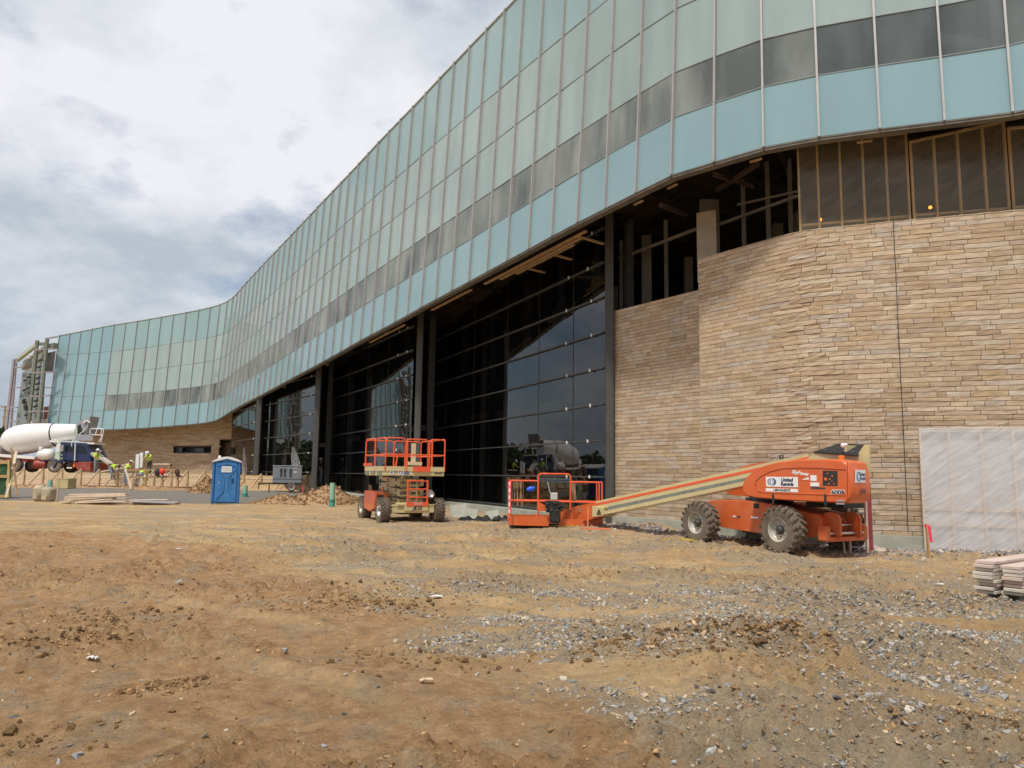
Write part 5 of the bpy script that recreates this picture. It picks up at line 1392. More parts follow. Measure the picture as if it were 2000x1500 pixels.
# ------------------------------------------------------------ people
M_skin = mat('sunburnt skin', (.42, .23, .15), .6, 0, .05, 5)
M_hiv = mat('lime safety shirt', (.50, .78, .05), .75, 0, .06, 5)
M_jean = mat('faded jeans', (.13, .19, .30), .9, 0, .25, 8)
M_jeanp = mat('pale work trousers', (.22, .26, .30), .9, 0, .25, 8)
M_dkt = mat('dark shirt', (.04, .04, .045), .9, 0, .2, 8)
M_boot = mat('work boots', (.10, .07, .045), .8, 0, .2, 8)
M_hatw = mat('white hard hat', (.72, .73, .74), .35, 0, .03, 3)
M_hair = mat('dark hair', (.03, .022, .018), .8)
def person(loc, rz, J, shirt, pants, label, hat=M_hatw, group=None, scale=1.0):
    """J: joint positions in metres, figure facing local +x. One skinned surface."""
    names = ['pelvis', 'waist', 'chest', 'neck', 'headb', 'headt'] 
    V = []; E = []; Rr_ = []; idx = {}
    def add(n, p, r, par=None):
        idx[n] = len(V); V.append(Vector(p)); Rr_.append(r)
        if par: E.append((idx[par], idx[n]))
    add('pelvis', J['pelvis'], (.155, .13)); add('waist', J['waist'], (.135, .115), 'pelvis'); add('chest', J['chest'], (.175, .125), 'waist')
    add('neck', J['neck'], (.065, .065), 'chest'); add('headb', J['head'], (.085, .09), 'neck')
    hd_ = Vector(J['head']); nk = Vector(J['neck']); up = (hd_ - nk).normalized()
    add('headt', hd_ + up * .11, (.075, .085), 'headb')
    for s_, t_ in ((1, 'L'), (-1, 'R')):
        add('sh' + t_, J['sh' + t_], (.075, .07), 'chest'); add('el' + t_, J['el' + t_], (.046, .046), 'sh' + t_); add('wr' + t_, J['wr' + t_], (.031, .031), 'el' + t_)
        e, w_ = Vector(J['el' + t_]), Vector(J['wr' + t_]); d = (w_ - e).normalized(); sd = d.orthogonal().normalized()
        add('pm' + t_, w_ + d * .07, (.036, .018), 'wr' + t_)
        for f, (o1, l1) in enumerate(((-.028, .075), (-.009, .088), (.010, .083), (.028, .062))):
            add(f'f{f}a' + t_, w_ + d * (.07 + l1 * .5) + sd * o1, (.009, .009), 'pm' + t_); add(f'f{f}b' + t_, w_ + d * (.07 + l1) + sd * o1 + d.cross(sd) * .025, (.008, .008), f'f{f}a' + t_)
        add('th' + t_, w_ + d * .055 - sd * .06, (.010, .010), 'pm' + t_)
        add('hp' + t_, J['hp' + t_], (.10, .10), 'pelvis'); add('kn' + t_, J['kn' + t_], (.066, .066), 'hp' + t_); add('an' + t_, J['an' + t_], (.045, .045), 'kn' + t_)
        a_ = Vector(J['an' + t_]); add('to' + t_, a_ + Vector(J.get('toe', (.17, 0, -.05))), (.045, .035), 'an' + t_)
    me = bpy.data.meshes.new('person'); me.from_pydata(V, E, []); o = bpy.data.objects.new('tmp', me); col.objects.link(o)
    sk = o.modifiers.new('s', 'SKIN'); sk.use_smooth_shade = True
    lay = me.skin_vertices[0].data
    for i, r in enumerate(Rr_): lay[i].radius = r; lay[i].use_root = (i == 0)
    sb = o.modifiers.new('u', 'SUBSURF'); sb.levels = 1; sb.render_levels = 1
    bpy.context.view_layer.update()
    m2 = bpy.data.meshes.new_from_object(o.evaluated_get(bpy.context.evaluated_depsgraph_get()))
    bpy.data.objects.remove(o)
    m2.materials.clear()
    for m_ in (M_skin, shirt, pants, M_boot): m2.materials.append(m_)
    segs = []
    for (a_, b_) in E:
        na = [n for n, i in idx.items() if i == b_][0]
        mi = 0
        if na[:2] in ('wa', 'ch'): mi = 1
        if na[:2] in ('sh',): mi = 1
        if na[:2] == 'el': mi = 4
        if na[:2] in ('hp', 'kn', 'an'): mi = 2
        if na[:2] == 'to': mi = 3
        segs.append((V[a_], V[b_], mi))
    wst = Vector(J['waist']) * .45 + Vector(J['pelvis']) * .55; axu = (Vector(J['chest']) - Vector(J['pelvis'])).normalized()
    for p in m2.polygons:
        c = p.center; best = 9; bm_ = 0
        for a_, b_, mi in segs:
            ab = b_ - a_; t = max(0, min(1, (c - a_).dot(ab) / max(1e-9, ab.length_squared))); d = (c - a_ - ab * t).length
            if d < best: best = d; bm_ = (1 if t < .75 else 0) if mi == 4 else mi
        if bm_ == 1 and (c - wst).dot(axu) < 0: bm_ = 2
        p.material_index = bm_; p.use_smooth = True
    # face: nose, eyes, ears and mouth line are part of the same mesh
    r = bpy.data.objects.new('person', m2); col.objects.link(r); r.location = loc; r.rotation_euler = (0, 0, rz); r.scale = (scale,) * 3
    tag(r, label, 'person', group)
    fw = Vector(J.get('face', (1, 0, 0))).normalized(); fw = (fw - up * fw.dot(up)).normalized(); sdv = up.cross(fw)
    hc = hd_ + up * .04
    mb = MB(); mb.sphere(hc + fw * .085 + sdv * .03 + up * .02, .011, 8, 6, 1); mb.sphere(hc + fw * .085 - sdv * .03 + up * .02, .011, 8, 6, 1); mb.sphere(hc + fw * .10 - up * .01, .017, 8, 6, 0, (1, .8, 1.4)); mb.box(hc + fw * .088 - up * .048, (.012, .04, .008), mi=1)
    mb.sphere(hc + sdv * .082, .02, 8, 6, 0); mb.sphere(hc - sdv * .082, .02, 8, 6, 0)
    mb.build('face', [M_skin, M_hair], r)
    mb = MB(); mb.sphere(hc + up * .03 - fw * .015, .098, 12, 8, 0, (1, .95, .95)); mb.build('hair', M_hair, r)
    if hat:
        rotH = Matrix((fw, sdv, up)).transposed()
        mb = MB(); mb.lathe([(0, .150), (.012, .150), (.02, .120), (.07, .112), (.105, .085), (.125, .04), (.128, .001)], c=hc + up * .055, rot=Matrix((up, sdv, -fw)).transposed(), n=20, caps=False)
        mb.box(hc + up * .062 + fw * .13, (.09, .17, .012), rot=rotH, bev=.004); mb.build('hard_hat', hat, r)
    return r
STAND = dict(pelvis=(0, 0, .95), waist=(.01, 0, 1.10), chest=(.02, 0, 1.32), neck=(.03, 0, 1.50), head=(.05, 0, 1.61), shL=(.02, .19, 1.42), elL=(.06, .25, 1.14), wrL=(.22, .22, .98), shR=(.02, -.19, 1.42), elR=(.10, -.26, 1.16), wrR=(.30, -.18, 1.08), hpL=(0, .10, .88), knL=(.04, .12, .50), anL=(-.02, .13, .09), hpR=(0, -.10, .88), knR=(.05, -.12, .50), anR=(.02, -.14, .09))
BEND = dict(pelvis=(-.12, 0, .88), waist=(.02, 0, .98), chest=(.24, 0, 1.04), neck=(.40, 0, 1.02), head=(.50, 0, .98), shL=(.27, .19, .99), elL=(.32, .22, .72), wrL=(.42, .16, .50), shR=(.27, -.19, .99), elR=(.34, -.22, .72), wrR=(.46, -.12, .48), hpL=(-.12, .11, .84), knL=(-.02, .18, .46), anL=(-.10, .22, .09), hpR=(-.12, -.11, .84), knR=(.10, -.16, .48), anR=(.10, -.18, .09), face=(.4, 0, -.9))
CROUCH = dict(pelvis=(-.15, 0, .62), waist=(-.02, 0, .76), chest=(.16, 0, .92), neck=(.28, 0, 1.05), head=(.36, 0, 1.13), shL=(.18, .19, .98), elL=(.36, .22, .80), wrL=(.52, .14, .64), shR=(.18, -.19, .98), elR=(.38, -.2, .80), wrR=(.54, -.1, .62), hpL=(-.15, .12, .58), knL=(.15, .2, .50), anL=(-.05, .2, .09), hpR=(-.15, -.12, .58), knR=(.18, -.18, .48), anR=(.0, -.2, .09), face=(.8, 0, -.5))
REACH = dict(STAND, chest=(.10, 0, 1.30), waist=(.03, 0, 1.10), neck=(.18, 0, 1.46), head=(.25, 0, 1.55), shL=(.11, .19, 1.38), shR=(.11, -.19, 1.38), elL=(.30, .24, 1.20), wrL=(.50, .18, 1.06), elR=(.30, -.24, 1.18), wrR=(.50, -.16, 1.02), face=(.8, 0, -.5))
def pl(px, py, Y): return at(px, py, Y)
p = pl(186, 926, 54.9); person((p.x, p.y, 1.30), R(-15), dict(STAND, elL=(.22, .22, 1.25), wrL=(.45, .15, 1.30)), M_hiv, M_jeanp, 'worker in lime shirt and hard hat standing upright beside the concrete chute')
p = pl(219, 937, 53.0); person((p.x, p.y, .92), R(-20), BEND, M_hiv, M_jean, 'worker in lime shirt and blue jeans bending double at the chute end', hat=None)
p = pl(243, 946, 52.6); person((p.x, p.y, .55), R(40), dict(REACH), M_hiv, M_jean, 'worker in blue jeans and cream hard hat half hidden by the leaning board', hat=mat('cream hard hat', (.6, .58, .42), .4))
p = pl(275, 948, 52.0); person((p.x, p.y, .52), R(75), dict(BEND, chest=(.18, 0, 1.10), waist=(0, 0, 1.0), neck=(.32, 0, 1.14), head=(.42, 0, 1.14)), M_hiv, M_jeanp, 'worker in lime shirt seen from behind leaning over the formwork')
p = pl(291, 925, 55.5); person((p.x, p.y, 1.32), R(-110), dict(REACH, head=(.24, 0, 1.50)), M_hiv, M_dkt, 'worker in lime shirt and white hard hat standing behind the wooden barrier')
p = pl(627, 946, 51.5); person((p.x, p.y, .80), R(200), STAND, M_dkt, M_jeanp, 'worker in dark clothes standing in the shade inside the open bay')

# ------------------------------------------------------------ formwork, boards and barriers
def form(px0, px1, Y, ztop, nb, bh, label, gap=.018, zg=.45, braces=()):
    A = at(px0, 930, Y); B = at(px1, 930, Y); root = empty('formwork', ((A.x + B.x) / 2, Y, zg), 0, label, 'formwork')
    cx0 = (A.x + B.x) / 2
    for k in range(nb):
        z = ztop - bh * (k + .5) - gap * k - zg
        x = A.x - cx0
        while x < B.x - cx0:
            l = rnd.uniform(3.2, 4.9); x1 = min(x + l, B.x - cx0); mb = MB(); mb.box(((x + x1) / 2, rnd.uniform(-.015, .015), z + rnd.uniform(-.012, .012)), (x1 - x - .02, .045, bh * rnd.uniform(.9, 1.0)), rot=rotm(0, R(rnd.uniform(-.25, .25)), 0), bev=.004)
            mb.build('board', rnd.choice((M_wood, M_wood, M_woodp)), root); x = x1
    for px in braces:
        q = at(px, 915, Y); x = q.x - cx0
        mb = MB(); mb.bar((x, -.06, ztop - zg + .28), (x - .50 + rnd.uniform(-.05, .05), -.85, .05), .05, .10); mb.build('brace', M_wood, root)
        mb = MB(); mb.box((x + .03, -.05, (ztop - zg) / 2 + .12), (.05, .09, ztop - zg + .25)); mb.build('stake', M_woodd, root)
    return root
M_woodp = mat('pinkish plywood', (.66, .50, .38), .8, 0, .12, 4, .1, 40)
form(28, 412, 53.4, 1.36, 5, .155, 'stacked board formwork with slanted braces in front of the mixer truck', braces=(49, 86, 123, 160, 196, 232, 268, 303, 337, 368, 402))
form(440, 612, 54.0, 1.20, 5, .125, 'low board formwork running behind the blue toilet and grey generator', braces=(452, 478, 512, 560), zg=.35)
def plank(name, a, b, wd, th, m_, label, cat='plank', group=None, up=(0, 0, 1)):
    a = Vector(a); b = Vector(b); c = (a + b) / 2; mb = MB(); mb.bar(a - c, b - c, wd, th, up=up, bev=.003); o = mb.build(name, m_); o.location = c; return tag(o, label, cat, group)
# barrier rail in front of the workers
bx0 = at(243, 925, 51); root = empty('wooden_barrier', (bx0.x, 51.0, .5), 0, 'orange brown timber barrier with two rails in front of the bending workers', 'barrier')
def BL(px, py): q = at(px, py, 51.0); return Vector((q.x - bx0.x, 0, q.z - .5))
mb = MB(); mb.bar(BL(250, 918), BL(356, 917.5), .10, .09); mb.build('rail', M_woodo, root)
mb = MB(); mb.bar(BL(252, 932), BL(356, 930.5), .05, .14); mb.build('rail', M_woodd, root)
for px in (284, 317, 347): mb = MB(); mb.bar(BL(px, 915), BL(px, 952), .10, .13); mb.build('post', M_woodo, root)
for px in (284, 317, 347): mb = MB(); mb.box(BL(px, 930) + Vector((0, -.08, 0)), (.10, .02, .12)); mb.build('tag', M_white, root)
plank('leaning_board', at(243, 911, 50.2), at(256.5, 955, 49.6), .13, .045, M_woodp, 'single pink board leaning diagonally against the wooden barrier', 'board')
mb = MB(); mb.sphere((0, 0, 0), .2, 14, 10, sc_=(.95, .8, 1.1)); mb.sphere((.12, 0, .05), .09); mb.sphere((-.1, 0, .1), .1); o = mb.build('red_bag', mat('bright red cloth', (.75, .05, .025), .6, 0, .1, 6)); o.location = at(317, 921, 50.8); tag(o, 'bright red bag hung on the wooden barrier rail', 'bag')
for px, lb in ((307, 'dark coat hung on the barrier just left of the red bag'), (346, 'dark brown coat hung at the right end of the barrier')):
    mb = MB(); mb.sphere((0, 0, 0), .2, 12, 8, sc_=(.9, .6, 1.15)); mb.sphere((.05, 0, -.12), .15, sc_=(.9, .6, 1.2)); o = mb.build('coat', M_dkt if px == 307 else mat('brown cloth', (.09, .045, .03), .9)); o.location = at(px, 922, 50.8); tag(o, lb, 'coat')
for k, (x0, y0, y1) in enumerate(((267.5, 887, 915), (275, 884, 913))):
    a, b = at(x0 + 1.5, y0, 54.6 + k * .1), at(x0, y1, 54.6 + k * .1); plank('white_board', a, b, .05, .24, M_white, ('shorter' if k == 0 else 'taller') + ' of two white boards standing upright among the workers', 'board', up=(1, 0, 0))
for (x0, y0, x1, y1, lb) in ((236, 910, 262, 902, 'long thin board sloping up behind the bending workers'), (197, 921, 240, 914, 'thin board lying low between the upright and bending workers'), (300, 906.5, 332, 906.5, 'level thin rail on the pad to the right of the workers')):
    plank('thin_board', at(x0, y0, 54.3), at(x1, y1, 54.3), .05, .09, M_woodp, lb, 'board')
root = empty('sawhorse', at(330, 924, 54.8), 0, 'small orange timber trestle on the pad behind the red bag', 'trestle')
mb = MB(); mb.bar((-.25, 0, .1), (.12, 0, .62), .06, .09); mb.build('leg', M_woodo, root); mb = MB(); mb.bar((.35, 0, .1), (.08, 0, .62), .06, .09); mb.build('leg', M_woodo, root); mb = MB(); mb.box((.1, 0, .63), (.2, .5, .07)); mb.build('top', M_woodo, root)
mb = MB(); mb.box((0, 0, .31), (.98, .7, .62), bev=.01); mb.box((0, 0, .63), (1.02, .74, .03)); mb.box((-.30, -.36, .31), (.05, .02, .6)); o = mb.build('plywood_box', mat('yellow plywood', (.50, .40, .20), .8, 0, .12, 3)); q = at(128, 951, 49); o.location = (q.x, q.y, gz(q.x, q.y)); o.rotation_euler = (0, 0, R(-14)); tag(o, 'yellow plywood box standing in front of the board formwork', 'box')
# left edge barricade
qx = at(10, 970, 41.0); zb = gz(qx.x, 41.0); root = empty('barricade', (qx.x, 41.0, zb), 0, 'orange timber barricade with green mesh at the far left edge', 'barricade')
def QL(px, py, dy=0.0): q = at(px, py, 41.0 + dy); return Vector((q.x - qx.x, dy, q.z - zb))
for (py, h_, m_) in ((902, .19, M_woodo), (930, .15, M_woodo), (969, .15, M_woodo)): mb = MB(); mb.bar(QL(-40, py), QL(21, py + .5), .06, h_); mb.build('rail', m_, root)
mb = MB(); mb.bar(QL(18.5, 898, -.03), QL(18.0, 971, -.03), .10, .16, up=(0, 1, 0)); mb.build('post', mat('yellow timber', (.48, .38, .14), .8), root)
mb = MB(); vs = []; fs = []
n1, n2 = 26, 20; P0 = QL(-40, 906, .06); P1 = QL(16, 906, .06); P2 = QL(16, 968, .06)
for j in range(n2 + 1):
    for i in range(n1 + 1):
        q = P0.lerp(P1, i / n1); q = Vector((q.x, .05 + .03 * math.sin(i * 1.3) * math.sin(j * .9), P0.z + (P2.z - P0.z) * j / n2)); vs.append(q)
for j in range(n2):
    for i in range(n1): a = j * (n1 + 1) + i; fs.append([a, a + 1, a + n1 + 2, a + n1 + 1])
mb.add(vs, fs, 0, True); mb.build('mesh_sheet', mat('green mesh cloth', (.03, .085, .035), .8, 0, .35, 6), root)
for (a, b, w_, m_, lb) in (((22, 874), (34, 967), .10, M_woodd, 'long dark board leaning against the left barricade'), ((31.5, 882), (27, 906), .12, M_wood, 'pale stub of board rising above the left barricade'), ((25.5, 921), (11.5, 972), .11, M_wood, 'pale board propped slanting against the left barricade post')):
    plank('propped_board', at(*a, 41.2), at(*b, 40.6), w_, .05, m_, lb, 'board')
# wrapped block
q = at(85, 981, 37.5); mb = MB(); mb.box((-.24, 0, .40), (.56, .62, .80), bev=.16); mb.box((.24, .02, .36), (.52, .6, .72), bev=.12); mb.tube([(-.15, 0, .80), (-.2, 0, .86), (-.05, .02, .82), (.02, -.02, .88)], .02, 6)
o = mb.build('wrapped_block', mat('dirty tan wrapped block', (.42, .35, .25), .85, 0, .25, 2.5, .6, 9, dust=.4)); o.location = (q.x, q.y, gz(q.x, q.y) - .03); o.rotation_euler = (0, 0, R(-12)); tag(o, 'dirty tan cloth wrapped block with two rounded humps at the left', 'wrapped block')
def stake(px, py, h_, label, ribbon=True, lean=0, d=None, m_=None, rib=(.85, .03, .10)):
    q = on(px, py); z = gz(q.x, q.y)
    r = empty('survey_stake', (q.x, q.y, z), 0, label, 'stake'); mb = MB(); mb.bar((0, 0, -.1), (lean, 0, h_), .035, .055, up=(0, 1, 0)); mb.build('stick', m_ or M_wood, r)
    if ribbon:
        mb = MB(); vs = [(.03, -.03, h_ - .02), (.10, -.04, h_ - .06), (.06, -.03, h_ * .5), (.13, -.04, h_ * .42)]
        mb.box((lean, -.001, h_ - .05), (.07, .05, .05)); mb.bar((lean + .035, -.035, h_ - .04), (lean + .06, -.04, h_ * .45), .045, .012); mb.build('ribbon', mat('fluorescent pink ribbon', rib, .5) if 'M_rib' not in globals() else M_rib, r)
    return r
stake(111, 979, 1.15, 'bare thin wooden stake beside the wrapped block', False)
st = stake(1650, 1081, .64, 'wooden stake with pink ribbon beside the boom lift rear wheel', lean=-.04); M_rib = bpy.data.materials['fluorescent pink ribbon']
stake(1815, 1095, .68, 'wooden stake with pink ribbon in front of the plastic sheeting', lean=-.02, m_=M_woodo)
stake(1148, 1044, .68, 'orange painted stake in front of the boom lift tip', False, m_=mat('orange stake paint', (.75, .24, .12), .6))
q = at(592, 957, 47); r = empty('survey_stake', (q.x, q.y, gz(q.x, q.y)), 0, 'short pink topped stake right of the grey generator', 'stake'); mb = MB(); mb.box((0, 0, .25), (.07, .05, .6)); mb.build('stick', M_rib, r)
q = on(1165, 1040); plank('orange_crossbar', (q.x - .45, q.y - .05, .12), (q.x + .40, q.y + .05, .10), .05, .05, bpy.data.materials['orange stake paint'], 'orange painted bar lying low behind the orange stake', 'bar')
# striped rod on the basket
mb = MB()
for k in range(9): mb.bar((0, 0, k * .105), (.0, 0, (k + 1) * .105), .045, .03, mi=k % 2)
o = mb.build('striped_rod', [M_white, M_sgrey]); q = at(994.5, 1002, 23.2); o.location = q; tag(o, 'white striped measuring rod upright at the left of the lift basket', 'rod')

# green plastic pipes
M_pipe = mat('sea green plastic pipe', (.26, .50, .38), .45, 0, .06, 3, dust=.15)
M_pipe2 = mat('dark green pipe collar', (.05, .28, .22), .45)
def pipe(px, py, Y, h_, r, label):
    q = at(px, py, Y); z = gz(q.x, q.y); rt = empty('green_pipe', (q.x, q.y, z), 0, label, 'pipe')
    mb = MB(); mb.lathe([(-.1, r), (h_, r), (h_, r * .88), (h_ - .25, r * .86)], rot=Matrix.Rotation(R(-90), 3, 'Y'), n=20, caps=False); mb.build('tube', M_pipe, rt)
    mb = MB(); mb.lathe([(0, r * 1.03), (.0, r * 1.16), (h_ * .16, r * 1.16), (h_ * .18, r * 1.05), (h_ * .2, r * 1.18), (h_ * .3, r * 1.18), (h_ * .31, r * 1.02)], rot=Matrix.Rotation(R(-90), 3, 'Y'), n=20, caps=False); mb.build('collar', M_pipe2, rt)
pipe(648, 990, 35.8, 1.10, .12, 'tallest pale green plastic pipe standing by the dirt mound')
pipe(97, 955, 46.0, .68, .14, 'short green pipe standing behind the wrapped block')
pipe(479, 957, 45.0, .62, .13, 'short green pipe standing just right of the blue toilet')
# planks on the ground, left
for k, (x0, y0, x1, y1, w_) in enumerate(((137, 966, 248, 964, .25), (129, 971, 249, 968, .25), (128, 975, 250, 973, .25), (126, 979, 226, 972, .2), (136, 969.5, 246, 966, .25), (142, 980.5, 220, 974.5, .18), (150, 982, 249, 978.5, .25), (122, 979.5, 141, 979, .3))):
    Yp = 37.6 - .22 * k; a = at(x0, y0, Yp); b = at(x1, y1, Yp); z0 = gz(a.x, a.y)
    a.z = max(a.z, z0 + .04); b.z = max(b.z, z0 + .04)
    plank('plank', a, b, w_ * 1.3, .05, (M_woodp, M_wood)[k % 2], ['level plank at the top back', 'second level plank at the back', 'third wide plank in the middle', 'plank slanting up rightward', 'plank just under the top one', 'short plank slanting across the front', 'lowest front plank', 'stub plank jutting out left'][k] + ' of the loose pile left of the toilet', 'plank', 'planks in the loose left pile')
for k, (x0, y0, x1, y1) in enumerate(((252, 977, 330, 975.5), (258, 979, 350, 980), (262, 981, 352, 982), (256, 979.5, 344, 983))):
    Yp = 36.6 - .25 * k; a = at(x0, y0, Yp); b = at(x1, y1, Yp); plank('plank', a, b, .3, .04, (M_woodd, M_sgrey)[k % 2] if k else M_woodp, ['rearmost pinkish', 'second weathered', 'grey front', 'brown middle'][k] + ' plank on the low pallet beside the toilet', 'plank', 'planks on the low pallet')
q = at(305, 988, 36.3); r = empty('pallet', (q.x, q.y, gz(q.x, q.y)), 0, 'low timber pallet under weathered planks left of the toilet', 'pallet')
for k in range(3): mb = MB(); mb.box((0, -.35 + .35 * k, .05), (1.9, .09, .1)); mb.build('runner', M_woodd, r)
for k in range(6): mb = MB(); mb.box((-.8 + .32 * k, 0, .115), (.12, .9, .02)); mb.build('slat', M_woodd, r)

# ------------------------------------------------------------ portable toilet
M_blu = mat('blue toilet plastic', (.035, .19, .48), .5, 0, .08, 2, dust=.12, dustc=(.3, .35, .4))
M_blud = mat('blue moulding', (.028, .15, .40), .5, 0, .08, 2)
M_roof = mat('white translucent roof', (.78, .78, .79), .5, 0, .03, 3)
q = on(439, 985.5); q = Vector((q.x, q.y, 0)); q.z = gz(q.x, q.y + .5)
TS = q.y / 36.6
toi = empty('portable_toilet', (q.x - .2, q.y + .55, q.z), R(19.5), 'blue portable toilet with white rounded roof standing on the dirt yard', 'portable toilet')
W2, D2, HH = .64, .62, 1.98
mb = MB(); mb.box((0, 0, 1.06), (W2 * 2 - .06, D2 * 2 - .04, HH - .06), bev=.02); mb.build('cabin', M_blu, toi)
mb = MB()
for sx_ in (-1, 1):
    mb.box((sx_ * (W2 - .05), -D2 + .03, 1.06), (.13, .14, HH), bev=.03)
    for kk in range(3): mb.box((sx_ * (W2 - .005), -.35 + .35 * kk, 1.06), (.03, .14, HH - .2), bev=.01)
mb.prism([(-W2, 2.03), (-W2 + .02, 2.10), (0, 2.24), (W2 - .02, 2.10), (W2, 2.03)], -D2 - .03, -D2 + .12, bev=.01)
mb.build('frame', M_blud, toi)
mb = MB(); mb.box((0, -D2 - .01, 1.06), (.98, .04, 1.90), bev=.015)
for sx_ in (-1, 1):
    mb.bar((sx_ * .42, -D2 - .04, 1.72), (sx_ * .10, -D2 - .04, 1.30), .03, .045, up=(0, 1, 0)); mb.bar((sx_ * .10, -D2 - .04, 1.30), (sx_ * .10, -D2 - .04, .66), .03, .045, up=(0, 1, 0)); mb.bar((sx_ * .10, -D2 - .04, .66), (sx_ * .42, -D2 - .04, .24), .03, .045, up=(0, 1, 0))
    mb.bar((sx_ * .22, -D2 - .035, 1.22), (sx_ * .22, -D2 - .035, .72), .02, .03, up=(0, 1, 0))
mb.bar((-.42, -D2 - .04, 1.86), (0, -D2 - .04, 1.97), .03, .05, up=(0, 1, 0)); mb.bar((.42, -D2 - .04, 1.86), (0, -D2 - .04, 1.97), .03, .05, up=(0, 1, 0))
door = mb.build('door', M_blu, toi)
mb = MB(); mb.box((.30, -D2 - .045, 1.22), (.11, .05, .07), bev=.01); mb.box((.30, -D2 - .045, 1.10), (.09, .05, .08), bev=.01); mb.build('latch', M_blk, door)
mb = MB(); mb.box((-.32, -D2 - .035, 1.05), (.08, .01, .09)); mb.build('sticker', M_sgrey, door)
mb = MB(); mb.box((0, -D2 - .05, 1.70), (.46, .012, .29)); mb.build('sign', M_sign, door)
for kk, (t_, s_) in enumerate((('A-1 PORTABLE', .058), ('RESTROOMS', .058), ('000-0000', .062))):
    pass
mb = MB()
for (zz_, hh_, ww_) in ((1.775, .035, .38), (1.71, .035, .36), (1.63, .035, .37)):
    x = -ww_ / 2
    while x < ww_ / 2: wv = rnd.uniform(.015, .04); mb.box((x + wv / 2, -D2 - .058, zz_), (wv, .004, hh_ * rnd.uniform(.7, 1))); x += wv + rnd.choice((.008, .008, .02))
mb.build('sign_print', mat('faded sign print', (.30, .27, .28), .6), door)
mb = MB(); n = 14; pts = []
for k in range(n + 1):
    t = -1 + 2 * k / n; pts.append((t * (W2 + .05), 2.08 + .24 * (1 - abs(t) ** 1.9)))
pts2 = pts + [((W2 + .05), 2.04), (.0, 2.22), (-(W2 + .05), 2.04)]
mb.prism(pts2, -D2 - .08, D2 + .08); mb.lathe([(0, .07), (.16, .07), (.18, .05)], c=(-.38, .3, 2.2), rot=Matrix.Rotation(R(-90), 3, 'Y'), n=12); mb.build('roof', M_roof, toi)
mb = MB(); mb.box((0, 0, .05), (W2 * 2, D2 * 2, .06)); 
for sx_ in (-1, 1): mb.box((sx_ * .45, 0, .0), (.14, D2 * 2 + .06, .1))
mb.build('skid', mat('grey blue skid', (.18, .25, .30), .6), toi)

# ------------------------------------------------------------ generator trailer
q = at(561, 958, 48.5); zg_ = gz(q.x, q.y); gen = empty('generator_trailer', (q.x, q.y, zg_), R(15), 'grey towable generator on one axle in front of the dark glass bays', 'generator')
def GL(px, py): r = at(px, py, 48.5); return r.x - q.x, r.z - zg_
M_gen = mat('grey generator enclosure', (.22, .24, .26), .5, .1, .06, 2, dust=.15)
x0, z1 = GL(535, 910); x1, z0 = GL(588, 944)
mb = MB(); mb.box(((x0 + x1) / 2, .45, (z0 + z1) / 2), (x1 - x0, .95, z1 - z0), bev=.03); en = mb.build('enclosure', M_gen, gen)
mb = MB(); mb.box(((x0 + x1) / 2, .45, z1 + .015), (x1 - x0 + .04, 1.0, .04), bev=.01); mb.build('lid', mat('pale grey lid', (.38, .40, .41), .5), en)
for (u, v) in ((.28, .68), (.41, .68), (.61, .66), (.28, .36), (.41, .36), (.61, .36)):
    mb = MB(); xx = x0 + (x1 - x0) * u; zz_ = z0 + .26 + (z1 - z0 - .26) * v
    for kk in range(5): mb.box((xx, -.035, zz_ + (kk - 2) * .045 * (1.5 if v < .5 else 1)), (.15, .02, .022))
    mb.build('louvre', M_blk, en)
for (px, py) in ((576, 915), (576, 922)): xx, zz_ = GL(px, py); mb = MB(); mb.box((xx, -.032, zz_), (.22, .01, .06)); mb.build('label', mat('pale red label', (.55, .35, .33), .5) if py == 915 else M_sign, en)
mb = MB(); mb.box(((x0 + x1) / 2, -.03, z0 + .26), (x1 - x0, .02, .02)); mb.build('seam', M_blk, en)
xw, zw = GL(569, 951)
wheel(gen, (xw, -.05, zw), .30, .18, -1, 'road', rr=.6); wheel(gen, (xw, .95, zw), .30, .18, 1, 'road', rr=.6)
mb = MB(); xa, za = GL(506, 945); mb.bar((x0 + .1, .45, z0 - .02), (xa, .45, za), .1, .1); mb.bar((x0, .45, z0 - .04), (x1, .45, z0 - .04), .8, .09); xj, zj = GL(527, 947); mb.tube([(xj, .40, zj + .1), (xj, .40, .0)], .035, 8); mb.tube([(xa + .05, .45, za + .1), (xa + .05, .45, za - .35)], .03, 6); mb.tube([(xw, .0, zw), (xw, .9, zw)], .04, 8); mb.build('chassis', M_hub, gen)
mb = MB(); mb.tube([(.1, .4, z1), (.1, .4, z1 + .09)], .06, 8); mb.build('exhaust', M_blk, gen)

